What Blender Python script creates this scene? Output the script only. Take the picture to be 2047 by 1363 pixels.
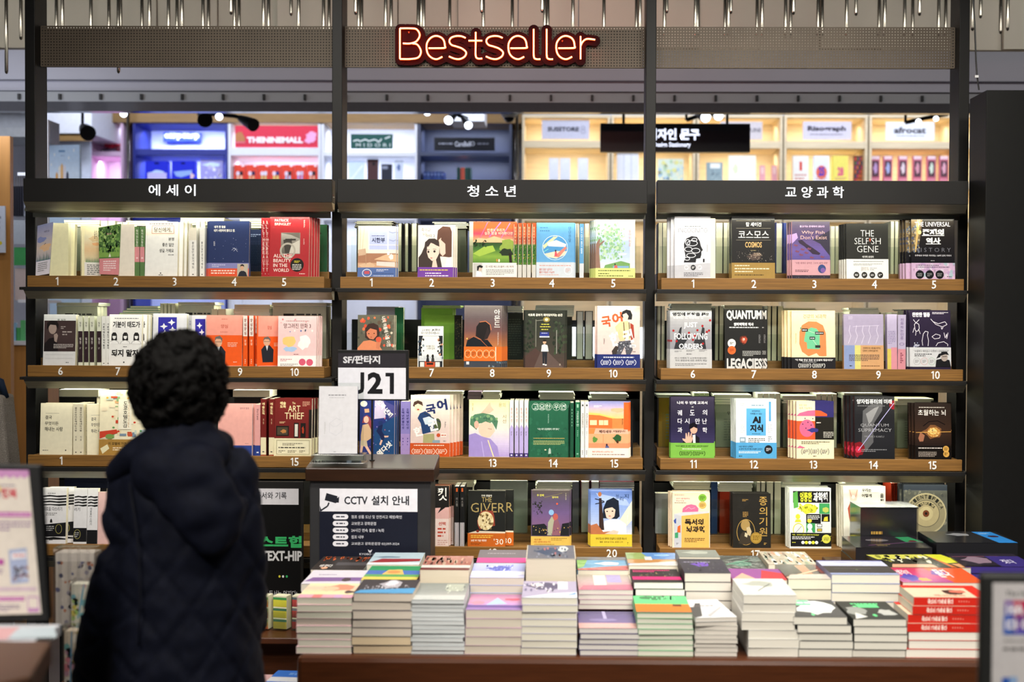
import bpy, math, random
from mathutils import Vector, Matrix
from mathutils.geometry import tessellate_polygon
from mathutils import noise as mnoise
rnd = random.Random(7)
for o in list(bpy.data.objects): bpy.data.objects.remove(o)
SC = bpy.context.scene
# ------------------------------------------------------------------ camera
W, H, FPX = 2047, 1363, 2650.0
CAM = Vector((0.0, 0.0, 1.62))
CX, CY = 1088.0, 681.5
ROT = Matrix.Rotation(math.radians(.66), 3, 'Z') @ Matrix.Rotation(math.radians(90-1.1), 3, 'X') @ Matrix.Rotation(math.radians(.24), 3, 'Z')
cd = bpy.data.cameras.new('camera'); cam = bpy.data.objects.new('camera', cd)
SC.collection.objects.link(cam); SC.camera = cam
cam.matrix_world = Matrix.Translation(CAM) @ ROT.to_4x4()
cd.sensor_width = 36; cd.lens = 36*FPX/W; cd.shift_x = (W/2-CX)/W
cd.dof.use_dof = True; cd.dof.focus_distance = 4.66; cd.dof.aperture_fstop = 2.2
cd.clip_start = .05
def at(px, py, Y):
    d = ROT @ Vector(((px-CX)/FPX, -(py-CY)/FPX, -1.0))
    return CAM + d*((Y-CAM.y)/d.y)
# ------------------------------------------------------------------ world, lights, exposure
wd = bpy.data.worlds.new('store_ambience'); SC.world = wd; wd.use_nodes = True
wd.node_tree.nodes['Background'].inputs[0].default_value = (.80, .86, 1, 1)
wd.node_tree.nodes['Background'].inputs[1].default_value = .10
SC.view_settings.view_transform = 'Standard'; SC.view_settings.look = 'None'
SC.view_settings.gamma = 1; SC.view_settings.use_curve_mapping = False
SC.view_settings.exposure = 0.0
SC.cycles.use_denoising = True
SC.cycles.max_bounces = 6; SC.cycles.transparent_max_bounces = 12
SC.cycles.sample_clamp_indirect = 4
def area(name, loc, target, sx, sy, power, col, spread=180):
    l = bpy.data.lights.new(name, 'AREA'); l.shape = 'RECTANGLE'; l.size = sx; l.size_y = sy
    l.energy = power; l.color = col; l.spread = math.radians(spread)
    o = bpy.data.objects.new(name, l); SC.collection.objects.link(o); o.location = loc
    o.rotation_euler = (Vector(target)-Vector(loc)).to_track_quat('-Z', 'Y').to_euler(); return o
NEUT = (1, .95, .86); LEDC = (1, .985, .80); COOL = (.80, .86, 1)
area('ceiling_and_fill_light', (-.9, 3.1, 3.25), (-.8, 4.3, 1.0), 1.2, .35, 18, NEUT, 110)
area('ceiling_and_fill_light', (.9, 3.1, 3.25), (.8, 4.3, 1.0), 1.2, .35, 22, NEUT, 110)
area('ceiling_and_fill_light', (.9, 1.9, 3.1), (.6, 3.9, .8), 1.8, .3, 27, NEUT, 90)
area('ceiling_and_fill_light', (-1.4, 1.6, 3.1), (-.8, 4.4, 1.2), 1.2, .3, 6, NEUT, 90)
for i, x in enumerate((-2.6, -.9, .9, 2.6)):
    area('ceiling_and_fill_light', (x, 7.9, 3.25), (x, 9.3, 2.6), 1.5, .3, 22, COOL)
area('ceiling_and_fill_light', (-2.9, 5.9, 2.6), (-2.6, 7.3, 1.6), .8, .3, 8, COOL)
area('ceiling_and_fill_light', (0, 6.03, 2.93), (0, 6.75, 2.72), 7.5, .08, 11, (1, .985, .97))
area('ceiling_and_fill_light', (0, 5.0, 2.95), (0, 5.9, 2.95), 6.5, .06, 18, (1, .97, .9))
area('added_red_fill', (-.03, 4.86, 2.66), (0, 5.9, 2.95), .8, .03, 4.0, (1, .35, .28))  # added red light with no fitting of its own, tints the fascia
area('ceiling_and_fill_light', (.9, .3, 3.0), (1.1, 2.3, .9), .8, .3, 8, NEUT, 60)  # added front fill near the camera, brightens the notice stand
area('ceiling_and_fill_light', (-1.6, .8, 3.0), (-1.3, 2.6, .8), .8, .3, 8, NEUT, 60)  # added front fill, brightens the poster corner at the lower left
# ------------------------------------------------------------------ helpers
PEND = []          # every object is linked at the end of the script
TAGS = ('label', 'category', 'group', 'kind')
def tag(o, label=None, cat=None, group=None, kind=None):
    for k, v in zip(TAGS, (label, cat, group, kind)):
        if v: o[k] = v
    return o
def empty(name, loc, label, cat, group=None, rot=(0, 0, 0)):
    o = bpy.data.objects.new(name, None); o.location = loc; o.rotation_euler = rot
    o.empty_display_size = .02
    PEND.append(o); return tag(o, label, cat, group)
def link(name, data, parent=None, loc=None, rot=None):
    o = bpy.data.objects.new(name, data); PEND.append(o)
    if parent: o.parent = parent
    if loc is not None: o.location = loc
    if rot is not None: o.rotation_euler = rot
    return o
_hx = {}
def hexc(c):
    if isinstance(c, tuple): return c
    if c not in _hx:
        s = c.lstrip('#')
        if len(s) == 3: s = ''.join(x*2 for x in s)
        v = [int(s[i:i+2], 16)/255 for i in (0, 2, 4)]
        _hx[c] = tuple(x/12.92 if x <= .04045 else ((x+.055)/1.055)**2.4 for x in v)
    return _hx[c]
def mixc(a, b, t):
    a, b = hexc(a), hexc(b); return tuple(a[i]*(1-t)+b[i]*t for i in range(3))
# ------------------------------------------------------------------ materials
def newmat(name):
    m = bpy.data.materials.new(name); m.use_nodes = True; nt = m.node_tree
    return m, nt, nt.nodes['Principled BSDF']
def N(nt, kind, **kw):
    n = nt.nodes.new('ShaderNode'+kind)
    for k, v in kw.items(): n.inputs[k.replace('_', ' ')].default_value = v
    return n
def noise_var(nt, src, bs, scale, amt, coord='Object', stretch=(1, 1, 1), lo=None):
    tc = N(nt, 'TexCoord'); mp = N(nt, 'Mapping'); mp.inputs['Scale'].default_value = stretch
    nz = N(nt, 'TexNoise', Scale=scale, Detail=4.0)
    nt.links.new(tc.outputs[coord], mp.inputs[0]); nt.links.new(mp.outputs[0], nz.inputs[0])
    mr = N(nt, 'MapRange'); mr.inputs[1].default_value = .3; mr.inputs[2].default_value = .7
    mr.inputs[3].default_value = 1-amt; mr.inputs[4].default_value = 1+amt*.4
    nt.links.new(nz.outputs[0], mr.inputs[0])
    mx = N(nt, 'Mix'); mx.data_type = 'RGBA'; mx.blend_type = 'MULTIPLY'; mx.inputs[0].default_value = 1
    if isinstance(src, tuple): mx.inputs[6].default_value = (*src, 1)
    else: nt.links.new(src, mx.inputs[6])
    nt.links.new(mr.outputs[0], mx.inputs[7]); nt.links.new(mx.outputs[2], bs.inputs['Base Color'])
    return nz
def mat_attr(name, rough, spec=.4, coat=0, scale=60, amt=.06, stretch=(1, 1, 1), bump=0):
    m, nt, bs = newmat(name); a = N(nt, 'Attribute'); a.attribute_name = 'Col'
    nz = noise_var(nt, a.outputs['Color'], bs, scale, amt, stretch=stretch)
    bs.inputs['Roughness'].default_value = rough; bs.inputs['Specular IOR Level'].default_value = spec
    if coat: bs.inputs['Coat Weight'].default_value = coat; bs.inputs['Coat Roughness'].default_value = .07
    if bump:
        b = N(nt, 'Bump'); b.inputs['Strength'].default_value = bump; b.inputs['Distance'].default_value = .004
        n2 = N(nt, 'TexNoise', Scale=28.0, Detail=3.0); tc = N(nt, 'TexCoord')
        nt.links.new(tc.outputs['Object'], n2.inputs[0]); nt.links.new(n2.outputs[0], b.inputs['Height'])
        nt.links.new(b.outputs[0], bs.inputs['Coat Normal'])
    return m
def mat(name, col, rough=.5, spec=.4, metal=0, scale=40, amt=.1, stretch=(1, 1, 1), emit=None, es=0, bump=0, bscale=200):
    m, nt, bs = newmat(name); c = hexc(col)
    nz = noise_var(nt, c, bs, scale, amt, stretch=stretch)
    bs.inputs['Roughness'].default_value = rough; bs.inputs['Specular IOR Level'].default_value = spec
    bs.inputs['Metallic'].default_value = metal
    if emit: bs.inputs['Emission Color'].default_value = (*hexc(emit), 1); bs.inputs['Emission Strength'].default_value = es
    if bump:
        b = N(nt, 'Bump'); b.inputs['Strength'].default_value = bump; b.inputs['Distance'].default_value = .003
        n2 = N(nt, 'TexNoise', Scale=float(bscale), Detail=4.0); tc = N(nt, 'TexCoord')
        nt.links.new(tc.outputs['Object'], n2.inputs[0]); nt.links.new(n2.outputs[0], b.inputs['Height'])
        nt.links.new(b.outputs[0], bs.inputs['Normal'])
    return m
def mat_clear(name, tint=(.93, .95, .93), gl=.10, rough=.04):
    m = bpy.data.materials.new(name); m.use_nodes = True; nt = m.node_tree
    nt.nodes.remove(nt.nodes['Principled BSDF']); out = nt.nodes['Material Output']
    t = N(nt, 'BsdfTransparent'); t.inputs[0].default_value = (*tint, 1)
    g = N(nt, 'BsdfGlossy'); g.inputs['Roughness'].default_value = rough
    lw = N(nt, 'LayerWeight'); lw.inputs[0].default_value = .25
    mr = N(nt, 'MapRange'); mr.inputs[3].default_value = gl*.5; mr.inputs[4].default_value = min(1, gl*5)
    nt.links.new(lw.outputs['Facing'], mr.inputs[0])
    mx = N(nt, 'MixShader'); nt.links.new(mr.outputs[0], mx.inputs[0])
    nt.links.new(t.outputs[0], mx.inputs[1]); nt.links.new(g.outputs[0], mx.inputs[2])
    nt.links.new(mx.outputs[0], out.inputs[0]); return m
PRINT = mat_attr('printed_card', .48, .18)
GLOSS = mat_attr('laminated_print', .2, .32)
FILM = mat_attr('shrink_wrapped_print', .38, .2, coat=.4, bump=.6)
PAGE = mat_attr('page_edges', .8, .15, scale=1.0, amt=.09, stretch=(6, 1400, 6))
METAL = mat('charcoal_metal', '#1d1c1b', .45, .25, amt=.12, scale=8)
BEVEL = mat('brushed_metal', '#a3a292', .30, .6, metal=.7, amt=.2, scale=6, stretch=(1, 20, 20))
PERF = mat('bronze_metal', '#6b5f51', .5, .3, metal=.1, amt=.15, scale=5)
WOOD = mat('oak', '#87602f', .45, .35, scale=30, amt=.33, stretch=(.25, 6, 8))
DWOOD = mat('dark_walnut', '#48240f', .36, .35, scale=20, amt=.25, stretch=(.4, 5, 6))
CLEAR = mat_clear('clear_acrylic', gl=.05)
ACRYL = mat_clear('thick_acrylic', (.86, .88, .88), gl=.12)
WRAP = mat_clear('plastic_film', (.97, .97, .97), gl=.24, rough=.16)
CHROME = mat('chrome', '#8f8a80', .22, .5, metal=1, amt=.1)
BLACK = mat('black_satin', '#141414', .4, .4)
# ------------------------------------------------------------------ mesh builder
class MB:
    def __init__(s): s.v = []; s.f = []; s.c = []; s.m = []
    def face(s, pts, col='#888', mat=0):
        n = len(s.v); s.v.extend(tuple(p) for p in pts); s.f.append(tuple(range(n, n+len(pts)))); s.c.append(hexc(col)); s.m.append(mat)
    def mesh(s, pts, faces, col='#888', mat=0):
        n = len(s.v); s.v.extend(tuple(p) for p in pts); c = hexc(col)
        for f in faces: s.f.append(tuple(n+i for i in f)); s.c.append(c); s.m.append(mat)
    def box(s, x0, x1, y0, y1, z0, z1, col='#888', mat=0, M=None):
        p = [Vector((x, y, z)) for z in (z0, z1) for y in (y0, y1) for x in (x0, x1)]
        if M: p = [M @ q for q in p]
        s.mesh(p, [(0, 2, 3, 1), (4, 5, 7, 6), (0, 1, 5, 4), (2, 6, 7, 3), (0, 4, 6, 2), (1, 3, 7, 5)], col, mat)
    def prism(s, poly, x0, x1, col='#888', mat=0):      # poly in (y,z), counter-clockwise seen from -x side; extruded in x
        n = len(poly); p = [(x0, y, z) for y, z in poly]+[(x1, y, z) for y, z in poly]
        s.mesh(p, [tuple(range(n))[::-1], tuple(range(n, 2*n))]+[(i, (i+1) % n, n+(i+1) % n, n+i) for i in range(n)], col, mat)
    def slab(s, poly, y0, y1, col='#888', mat=0):       # poly in (x,z), extruded in y
        n = len(poly); p = [(x, y0, z) for x, z in poly]+[(x, y1, z) for x, z in poly]
        fs = [(i, n+i, n+(i+1) % n, (i+1) % n) for i in range(n)]
        for t in tessellate_polygon([[Vector((x, z, 0)) for x, z in poly]]):
            fs += [tuple(t), tuple(n+i for i in t[::-1])]
        s.mesh(p, fs, col, mat)
    def tube(s, pts, r, col='#888', mat=0, k=8, cap=True):
        pts = [Vector(p) for p in pts]; n0 = len(s.v); up = Vector((.13, .31, .94)); rings = []
        for i, p in enumerate(pts):
            d = (pts[min(i+1, len(pts)-1)]-pts[max(i-1, 0)]).normalized()
            a = d.cross(up if abs(d.dot(up)) < .95 else Vector((1, 0, 0))).normalized(); b = d.cross(a)
            rr = r[i] if isinstance(r, (list, tuple)) else r
            rings.append([p+a*(rr*math.cos(2*math.pi*j/k))+b*(rr*math.sin(2*math.pi*j/k)) for j in range(k)])
        P = [q for rg in rings for q in rg]; F = []
        for i in range(len(pts)-1):
            for j in range(k): F.append((i*k+j, i*k+(j+1) % k, (i+1)*k+(j+1) % k, (i+1)*k+j))
        if cap: F += [tuple(range(k))[::-1], tuple(range((len(pts)-1)*k, len(pts)*k))]
        s.mesh(P, F, col, mat)
    def ball(s, c, rx, ry, rz, col='#888', mat=0, nu=12, nv=8, dis=0, seed=0):
        P = []; F = []
        for i in range(nv+1):
            for j in range(nu):
                th = math.pi*i/nv; ph = 2*math.pi*j/nu
                d = Vector((math.sin(th)*math.cos(ph), math.sin(th)*math.sin(ph), math.cos(th)))
                k = 1+dis*mnoise.noise(d*2.5+Vector((seed, seed*.7, 0))) if dis else 1
                P.append((c[0]+rx*d.x*k, c[1]+ry*d.y*k, c[2]+rz*d.z*k))
        for i in range(nv):
            for j in range(nu): F.append((i*nu+j, (i+1)*nu+j, (i+1)*nu+(j+1) % nu, i*nu+(j+1) % nu))
        s.mesh(P, F, col, mat)
    def data(s, name, mats, smooth=False):
        me = bpy.data.meshes.new(name); me.from_pydata(s.v, [], s.f)
        for m in mats: me.materials.append(m)
        a = me.color_attributes.new('Col', 'FLOAT_COLOR', 'CORNER'); buf = []
        for f, c in zip(s.f, s.c): buf.extend((c[0], c[1], c[2], 1.0)*len(f))
        a.data.foreach_set('color', buf)
        me.polygons.foreach_set('material_index', s.m)
        if smooth: me.polygons.foreach_set('use_smooth', [True]*len(me.polygons))
        me.update(); return me
    def obj(s, name, mats, parent=None, smooth=False, bevel=0):
        if not isinstance(mats, (list, tuple)): mats = [mats]
        o = link(name, s.data(name, mats, smooth), parent)
        if bevel:
            b = o.modifiers.new('bevel', 'BEVEL'); b.width = bevel; b.segments = 2; b.limit_method = 'ANGLE'
        return o
# ------------------------------------------------------------------ lettering
_cu = bpy.data.curves.new('lettering', 'FONT'); _to = bpy.data.objects.new('lettering', _cu)
SC.collection.objects.link(_to); _cu.resolution_u = 2
_tx = {}
def glyphs(s, bold):
    k = (s, bold)
    if k not in _tx:
        _cu.body = s; _cu.offset = bold
        me = _to.to_mesh(); v = [(p.co.x, p.co.y) for p in me.vertices]; f = [tuple(p.vertices) for p in me.polygons]
        _to.to_mesh_clear()
        xs = [p[0] for p in v] or [0, 1]; ys = [p[1] for p in v] or [0, 1]
        _tx[k] = (v, f, min(xs), max(xs), min(ys), max(ys))
    return _tx[k]
ONE = [(.17, 0), (.27, 0), (.27, .69), (.18, .69), (.02, .565), (.065, .49), (.17, .57)]
def digits(s):
    V, F, x = [], [], 0
    for ch in s:
        if ch == '1': v = ONE; f = [tuple(t) for t in tessellate_polygon([[Vector((a, b, 0)) for a, b in ONE]])]; a, b = -.02, .34
        else: v, f, a, b, _, _ = glyphs(ch, .012); a -= .045; b += .045
        n = len(V); V = V+[(p-a+x, q) for p, q in v]; F = F+[tuple(n+i for i in t) for t in f]; x += b-a
    return V, F, min(p[0] for p in V), max(p[0] for p in V), min(p[1] for p in V), max(p[1] for p in V)
# ------------------------------------------------------------------ printed artwork: items are given in pixels of one zoomed crop of the photo
CROP = {'c4': (40, 400, .26412), 'c5': (350, 400, .26412), 'c6': (660, 400, .26418), 'c7': (980, 400, .26418), 'd1': (1300, 400, .26418),
        'd2': (1600, 400, .26412), 'd3': (40, 740, .27885), 'd4': (400, 740, .27885), 'd5': (680, 760, .25682), 'd6': (980, 760, .25681),
        'd7': (1300, 760, .2568), 'd8': (1600, 760, .2935), 't4': (590, 1070, .2296), 't5': (1030, 1070, .2296), 't6': (1450, 1000, .29165),
        'b1': (0, 0, .34196), 'b2': (650, 0, .34196), 'b3': (1280, 0, .3747), 'l1': (0, 900, .33975), 'p3': (480, 900, .3398), 'px': (0, 0, 1),
        's8': (600, 690, .19078), 's6': (490, 1160, .14891), 's7': (1940, 1120, .17833), 's5': (0, 920, .32496), 'e1': (0, 200, .11736), 'e2': (230, 220, .11236), 'e3': (440, 200, .12702)}
def px(crop, x, y):
    a, b, k = CROP[crop]; return a+x*k, b+y*k
class Art:
    EPS = 3e-5
    def __init__(s, mb, box, put, mat=0):               # box: crop-pixel rectangle (x0,ytop,x1,ybot); put(fx,fy,depth): fractions -> point
        s.mb = mb; s.b = box; s.put = put; s.n = 1; s.mat = mat
        s.asp = None
    def P(s, x, y):
        x0, y0, x1, y1 = s.b
        return s.put(min(1, max(0, (x-x0)/(x1-x0))), min(1, max(0, 1-(y-y0)/(y1-y0))), s.n*s.EPS)
    def poly(s, pts, col):
        p = [s.P(*q) for q in pts]
        if len(p) < 5: s.mb.face(p, col, s.mat)
        else:
            t = tessellate_polygon([[Vector((a, -b, 0)) for a, b in pts]])
            s.mb.mesh(p, [tuple(i) for i in t], col, s.mat)
    def text(s, string, x0, y0, x1, y1, col, bold=.012, rot=0):
        v, f, a, b, c, d = glyphs(string, bold); w = (b-a) or 1; h = (d-c) or 1
        if rot == 0: q = [(x0+(X-a)/w*(x1-x0), y1-(Y-c)/h*(y1-y0)) for X, Y in v]
        elif rot == 90: q = [(x1-(Y-c)/h*(x1-x0), y0+(X-a)/w*(y1-y0)) for X, Y in v]      # reads top to bottom
        else:                                                   # any slant about the box centre
            cx, cy = (x0+x1)/2, (y0+y1)/2; ca, sa = math.cos(math.radians(rot)), math.sin(math.radians(rot)); q = []
            for X, Y in v:
                u = ((X-a)/w-.5)*(x1-x0); t = -((Y-c)/h-.5)*(y1-y0); q.append((cx+u*ca+t*sa, cy-u*sa+t*ca))
        s.mb.mesh([s.P(*p) for p in q], f, col, s.mat)
    def draw(s, items):
        for it in items:
            k = it[0]; s.n += 1
            if k == 'R': _, x0, y0, x1, y1, c = it; s.poly([(x0, y1), (x1, y1), (x1, y0), (x0, y0)], c)
            elif k == 'G':
                _, x0, y0, x1, y1, cs = it; st = 6*(len(cs)-1)
                for i in range(st):
                    t = (i+.5)/st*(len(cs)-1); j = min(int(t), len(cs)-2); c = mixc(cs[j], cs[j+1], t-j)
                    ya, yb = y0+(y1-y0)*i/st, y0+(y1-y0)*(i+1)/st; s.poly([(x0, yb), (x1, yb), (x1, ya), (x0, ya)], c)
            elif k == 'E':
                _, x, y, rx, ry, c = it[:6]; n = 20 if rx > 12 else 9
                s.poly([(x+rx*math.cos(2*math.pi*i/n), y-ry*math.sin(2*math.pi*i/n)) for i in range(n)], c)
            elif k == 'O':                                  # ring: x y rx ry width colour
                _, x, y, rx, ry, w, c = it; n = 28; a = [(math.cos(2*math.pi*i/n), math.sin(2*math.pi*i/n)) for i in range(n)]
                for i in range(n):
                    (p, q), (r, t) = a[i], a[(i+1) % n]
                    s.poly([(x+rx*p, y-ry*q), (x+rx*r, y-ry*t), (x+(rx-w)*r, y-(ry-w)*t), (x+(rx-w)*p, y-(ry-w)*q)], c)
            elif k == 'P': s.poly(it[1], it[2])
            elif k == 'L':
                _, pts, w, c = it
                for (xa, ya), (xb, yb) in zip(pts, pts[1:]):
                    dx, dy = xb-xa, yb-ya; l = math.hypot(dx, dy) or 1; nx, ny = -dy/l*w/2, dx/l*w/2
                    s.poly([(xa+nx, ya+ny), (xb+nx, yb+ny), (xb-nx, yb-ny), (xa-nx, ya-ny)], c)
            elif k == 'T': s.text(*it[1:])
            elif k == 'V':                                  # upright characters one below the other
                _, st, x0, y0, x1, y1, c = it[:7]; n = len(st); h = (y1-y0)/n
                for i, ch in enumerate(st):
                    if ch != ' ': s.text(ch, x0, y0+i*h+h*.08, x1, y0+i*h+h*.92, c, it[7] if len(it) > 7 else .012)
            elif k == 'K':                                  # fine print
                _, x0, y0, x1, y1, n, c = it; h = (y1-y0)/n
                for i in range(n):
                    x = x0; e = x0+(x1-x0)*(1 if i < n-1 or n == 1 else rnd.uniform(.5, .95))
                    while x < e-1:
                        wl = min(rnd.uniform(.8, 2.6)*h*.7, e-x); yy = y0+i*h
                        s.poly([(x, yy+h*.74), (x+wl, yy+h*.74), (x+wl, yy+h*.26), (x, yy+h*.26)], c); x += wl+h*.3
            elif k == 'B':
                _, x, y, rx, ry, c, sd = it; r2 = random.Random(sd); n = 14; pr = [r2.uniform(.68, 1.12) for _ in range(n)]
                s.poly([(x+rx*pr[i]*math.cos(2*math.pi*i/n), y-ry*pr[i]*math.sin(2*math.pi*i/n)) for i in range(n)], c)
            elif k == 'S':
                _, x0, y0, x1, y1, n, r, cs = it; r2 = random.Random(int(x0*7+y0))
                for i in range(n):
                    if i % 40 == 39: s.n += 1
                    rr = r*r2.uniform(.5, 1.2); x = r2.uniform(x0, x1); y = r2.uniform(y0, y1); a0 = r2.uniform(0, 6)
                    s.poly([(x+rr*r2.uniform(.6, 1.1)*math.cos(a0+6.283*i/6), y-rr*math.sin(a0+6.283*i/6)) for i in range(6)], r2.choice(cs))
# ------------------------------------------------------------------ books
BANDM = PRINT
class Book:
    """w,h,t in metres; art drawn on the front; local frame: x width, y thickness (front at 0, facing -y), z height"""
    def __init__(s, w, h, t, cov='#eee', spine=None, page='#efe8cf', back=None, art=(), box=None, sart=(), sbox=None, bart=(), bbox=None, band=None, hard=False, mat=None, wrap=False):
        mt = mat or PRINT; spine = spine or cov; back = back or spine; c = .0024 if hard else .0007; q = .003 if hard else .0006
        s.w, s.h, s.t = w, h, t; m = MB(); x0, x1 = -w/2, w/2
        m.box(x0, x1, 0, c, 0, h, cov); m.box(x0, x1, t-c, t, 0, h, back); m.box(x0, x0+c, c, t-c, 0, h, spine)
        if art:
            A = Art(m, box, lambda fx, fy, d: (x0+fx*w, -d, fy*h)); A.draw(art)
        if sart:
            A = Art(m, sbox, lambda fx, fy, d: (x0-d, t-fx*t, fy*h)); A.draw(sart)
        if bart:
            A = Art(m, bbox, lambda fx, fy, d: (x1-fx*w, t+d, fy*h)); A.draw(bart)
        s.cover = m.data('cover', [mt])
        g = MB(); g.box(x0+c+.0003, x1-q, c+.0001, t-c-.0001, q, h-q, page)
        s.pages = g.data('page_block', [PAGE]); s.band = None
        if band:                                            # (v0,v1 fraction of height, colour, art, art box)
            v0, v1, bc, ba, bb = band; z0, z1 = v0*h, v1*h; b = MB(); e = .0004; L = len(art)*Art.EPS+.0006
            b.box(x0-e, x1+e, -L-e, -L, z0, z1, bc); b.box(x0-e-.0002, x0-e, -L, t+e, z0, z1, bc); b.box(x0-e, x1+e, t+e-.0002, t+e, z0, z1, bc)
            if ba:
                A = Art(b, bb, lambda fx, fy, d: (x0+fx*w, -L-e-d, z0+fy*(z1-z0))); A.draw(ba)
            s.band = b.data('paper_band', [mt])
        s.wrap = None; s.prot = len(art)*Art.EPS+(.0012+len(band[3])*Art.EPS if band else 0)
        if wrap:
            k = MB(); e = .0012; L = len(art)*Art.EPS+.002
            k.box(x0-e, x1+e, -L, t+e, 0, h+e); s.wrap = k.data('shrink_wrap', [WRAP])
    def place(s, name, loc, rot, label, cat='book', group=None):
        o = empty(name, loc, label, cat, group, rot)
        link('cover', s.cover, o); link('page_block', s.pages, o)
        if s.band: link('paper_band', s.band, o)
        if s.wrap: link('shrink_wrap', s.wrap, o)
        return o
ORD = ['first', 'second', 'third', 'fourth', 'fifth', 'sixth', 'seventh', 'eighth', 'ninth', 'tenth', 'eleventh', 'twelfth', 'thirteenth', 'fourteenth', 'fifteenth', 'sixteenth']
# ------------------------------------------------------------------ the setting
M_FLOOR = mat('floor_stone', '#6b6258', .35, .4, scale=3, amt=.25)
M_CEIL = mat('ceiling_paint', '#3a3a3c', .8, .2)
M_CREAM = mat('cream_panel', '#c9c2b4', .5, .3, scale=2, amt=.06)
M_SOFF = mat('soffit_paint', '#a8a7b0', .55, .3, scale=2, amt=.06)
M_SOFG = mat('soffit_trim', '#8f9092', .45, .3, scale=2, amt=.06)
M_MIRR = mat('mirror_strip', '#6a6a70', .16, .8, metal=.35, amt=.05)
M_WALL = mat('store_wall', '#cfd0d6', .7, .3, amt=.05)
def struct(name, mb, m): return tag(mb.obj(name, m), kind='structure')
b = MB(); b.box(-5, 5, -1.5, 9.6, -.1, 0); struct('floor', b, M_FLOOR)
b = MB(); b.box(-5, 5, -1.5, 9.6, 3.5, 3.6); struct('ceiling', b, M_CEIL)
b = MB(); b.box(-5, 5, 9.45, 9.6, 0, 3.5); struct('wall_back', b, M_WALL)
b = MB(); b.box(-5.1, -5, -1.5, 9.6, 0, 3.5); struct('wall_left', b, M_WALL)
b = MB(); b.box(5, 5.1, -1.5, 9.6, 0, 3.5); struct('wall_right', b, M_WALL)
# cream fascia of folded panels behind the hanging rods
def zat(y, Y, x=1000): return at(x, y, Y).z
b = MB(); zb = zat(96, 5.9)
edges = [-4.9]; x = -2.6
while x < 2.6: edges.append(x); x += .268
edges.append(4.9)
for i, (xa, xb) in enumerate(zip(edges, edges[1:])):
    d = .012*(i % 3); b.box(xa, xb-.004, 5.9+d, 5.96, zb, 3.5, mixc('#c9c2b4', '#bdb5a6', (i % 3)/2))
struct('trim_1', b, M_CREAM)
# stepped soffit: pale bands, ticked strip, mirror strip
b = MB(); z0, z1, z2, z3, z4 = [zat(v, 6.7) for v in (118, 159, 180, 205, 222)]
b.box(-4.9, 4.9, 6.72, 6.80, z1, 3.5); struct('trim_2', b, M_SOFF)
b = MB(); b.box(-4.9, 4.9, 6.76, 6.80, z2, z1-.001); b.box(-4.9, 4.9, 6.70, 6.80, z2-.006, z2-.0005); struct('trim_3', b, M_SOFF)
b = MB(); b.box(-4.9, 4.9, 6.72, 6.80, z3, z2-.008, '#8f9092')
struct('trim_4', b, M_SOFG)
b = MB(); X0 = at(36, 190, 6.7).x; st = .2075
for i in range(-6, 30):
    xx = X0+i*st; b.box(xx-.006, xx+.006, 6.705, 6.719, z3+.012, z2-.022, '#33343a')
tag(b.obj('trim_5', METAL), kind='structure')
b = MB(); b.prism([(6.69, z3-.001), (6.735, z4), (6.80, z4), (6.80, z3-.001)], -4.9, 4.9); struct('trim_6', b, M_MIRR)
# hanging chrome rods
RODS = [(13,148),(42,80),(113,75),(125,75),(182,75),(218,75),(237,147),(241,70),(284,75),(299,75),(337,75),(354,75),(364,75),(406,75),(417,75),(462,30),(469,75),(478,75),(527,75),(537,75),(582,32),(597,75),(647,75),(658,75),
 (711,30),(717,75),(723,75),(771,75),(782,75),(836,75),(842,75),(847,75),(899,75),(963,27),(966,75),(1024,75),(1084,26),(1089,75),(1095,75),(1145,75),(1207,75),(1272,75),(1279,75),
 (1328,75),(1333,27),(1390,75),(1394,75),(1449,75),(1456,75),(1461,28),(1513,75),(1523,75),(1570,75),(1580,75),(1586,30),(1635,75),(1643,75),(1692,75),(1711,32),(1757,75),(1768,75),(1808,75),(1824,75),(1838,32),(1876,75),(1890,75),(1944,62),(1960,37),(2000,68),(2014,62)]
rp = {}
for i, (rx, ry) in enumerate(RODS):
    Y = 5.45+.12*(i % 3); p = at(rx, ry, Y); k = (round(3.5-p.z, 3))
    if k not in rp:
        m = MB(); m.tube([(0, 0, k), (0, 0, .014), (0, 0, .004), (0, 0, 0)], [.0072, .0072, .0058, .001], k=10); rp[k] = m.data('hanging_rod', [CHROME], True)
    o = link('hanging_rod', rp[k], None, p)
    lab = 'slim chrome rod hanging from the ceiling above the bookcases'; g = 'chrome rods hanging from the ceiling'
    if ry == 147: lab, g = 'slim chrome rod whose tip shows below the left perforated panel', None
    elif ry == 148: lab, g = 'longest chrome rod, left of the left bookcase post', None
    elif ry == 80: lab, g = 'chrome rod just left of the left bookcase post', None
    elif ry == 62 and rx < 1950: lab, g = 'chrome rod beside the black cable at the right', None
    tag(o, lab, 'hanging rod', g)
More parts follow.
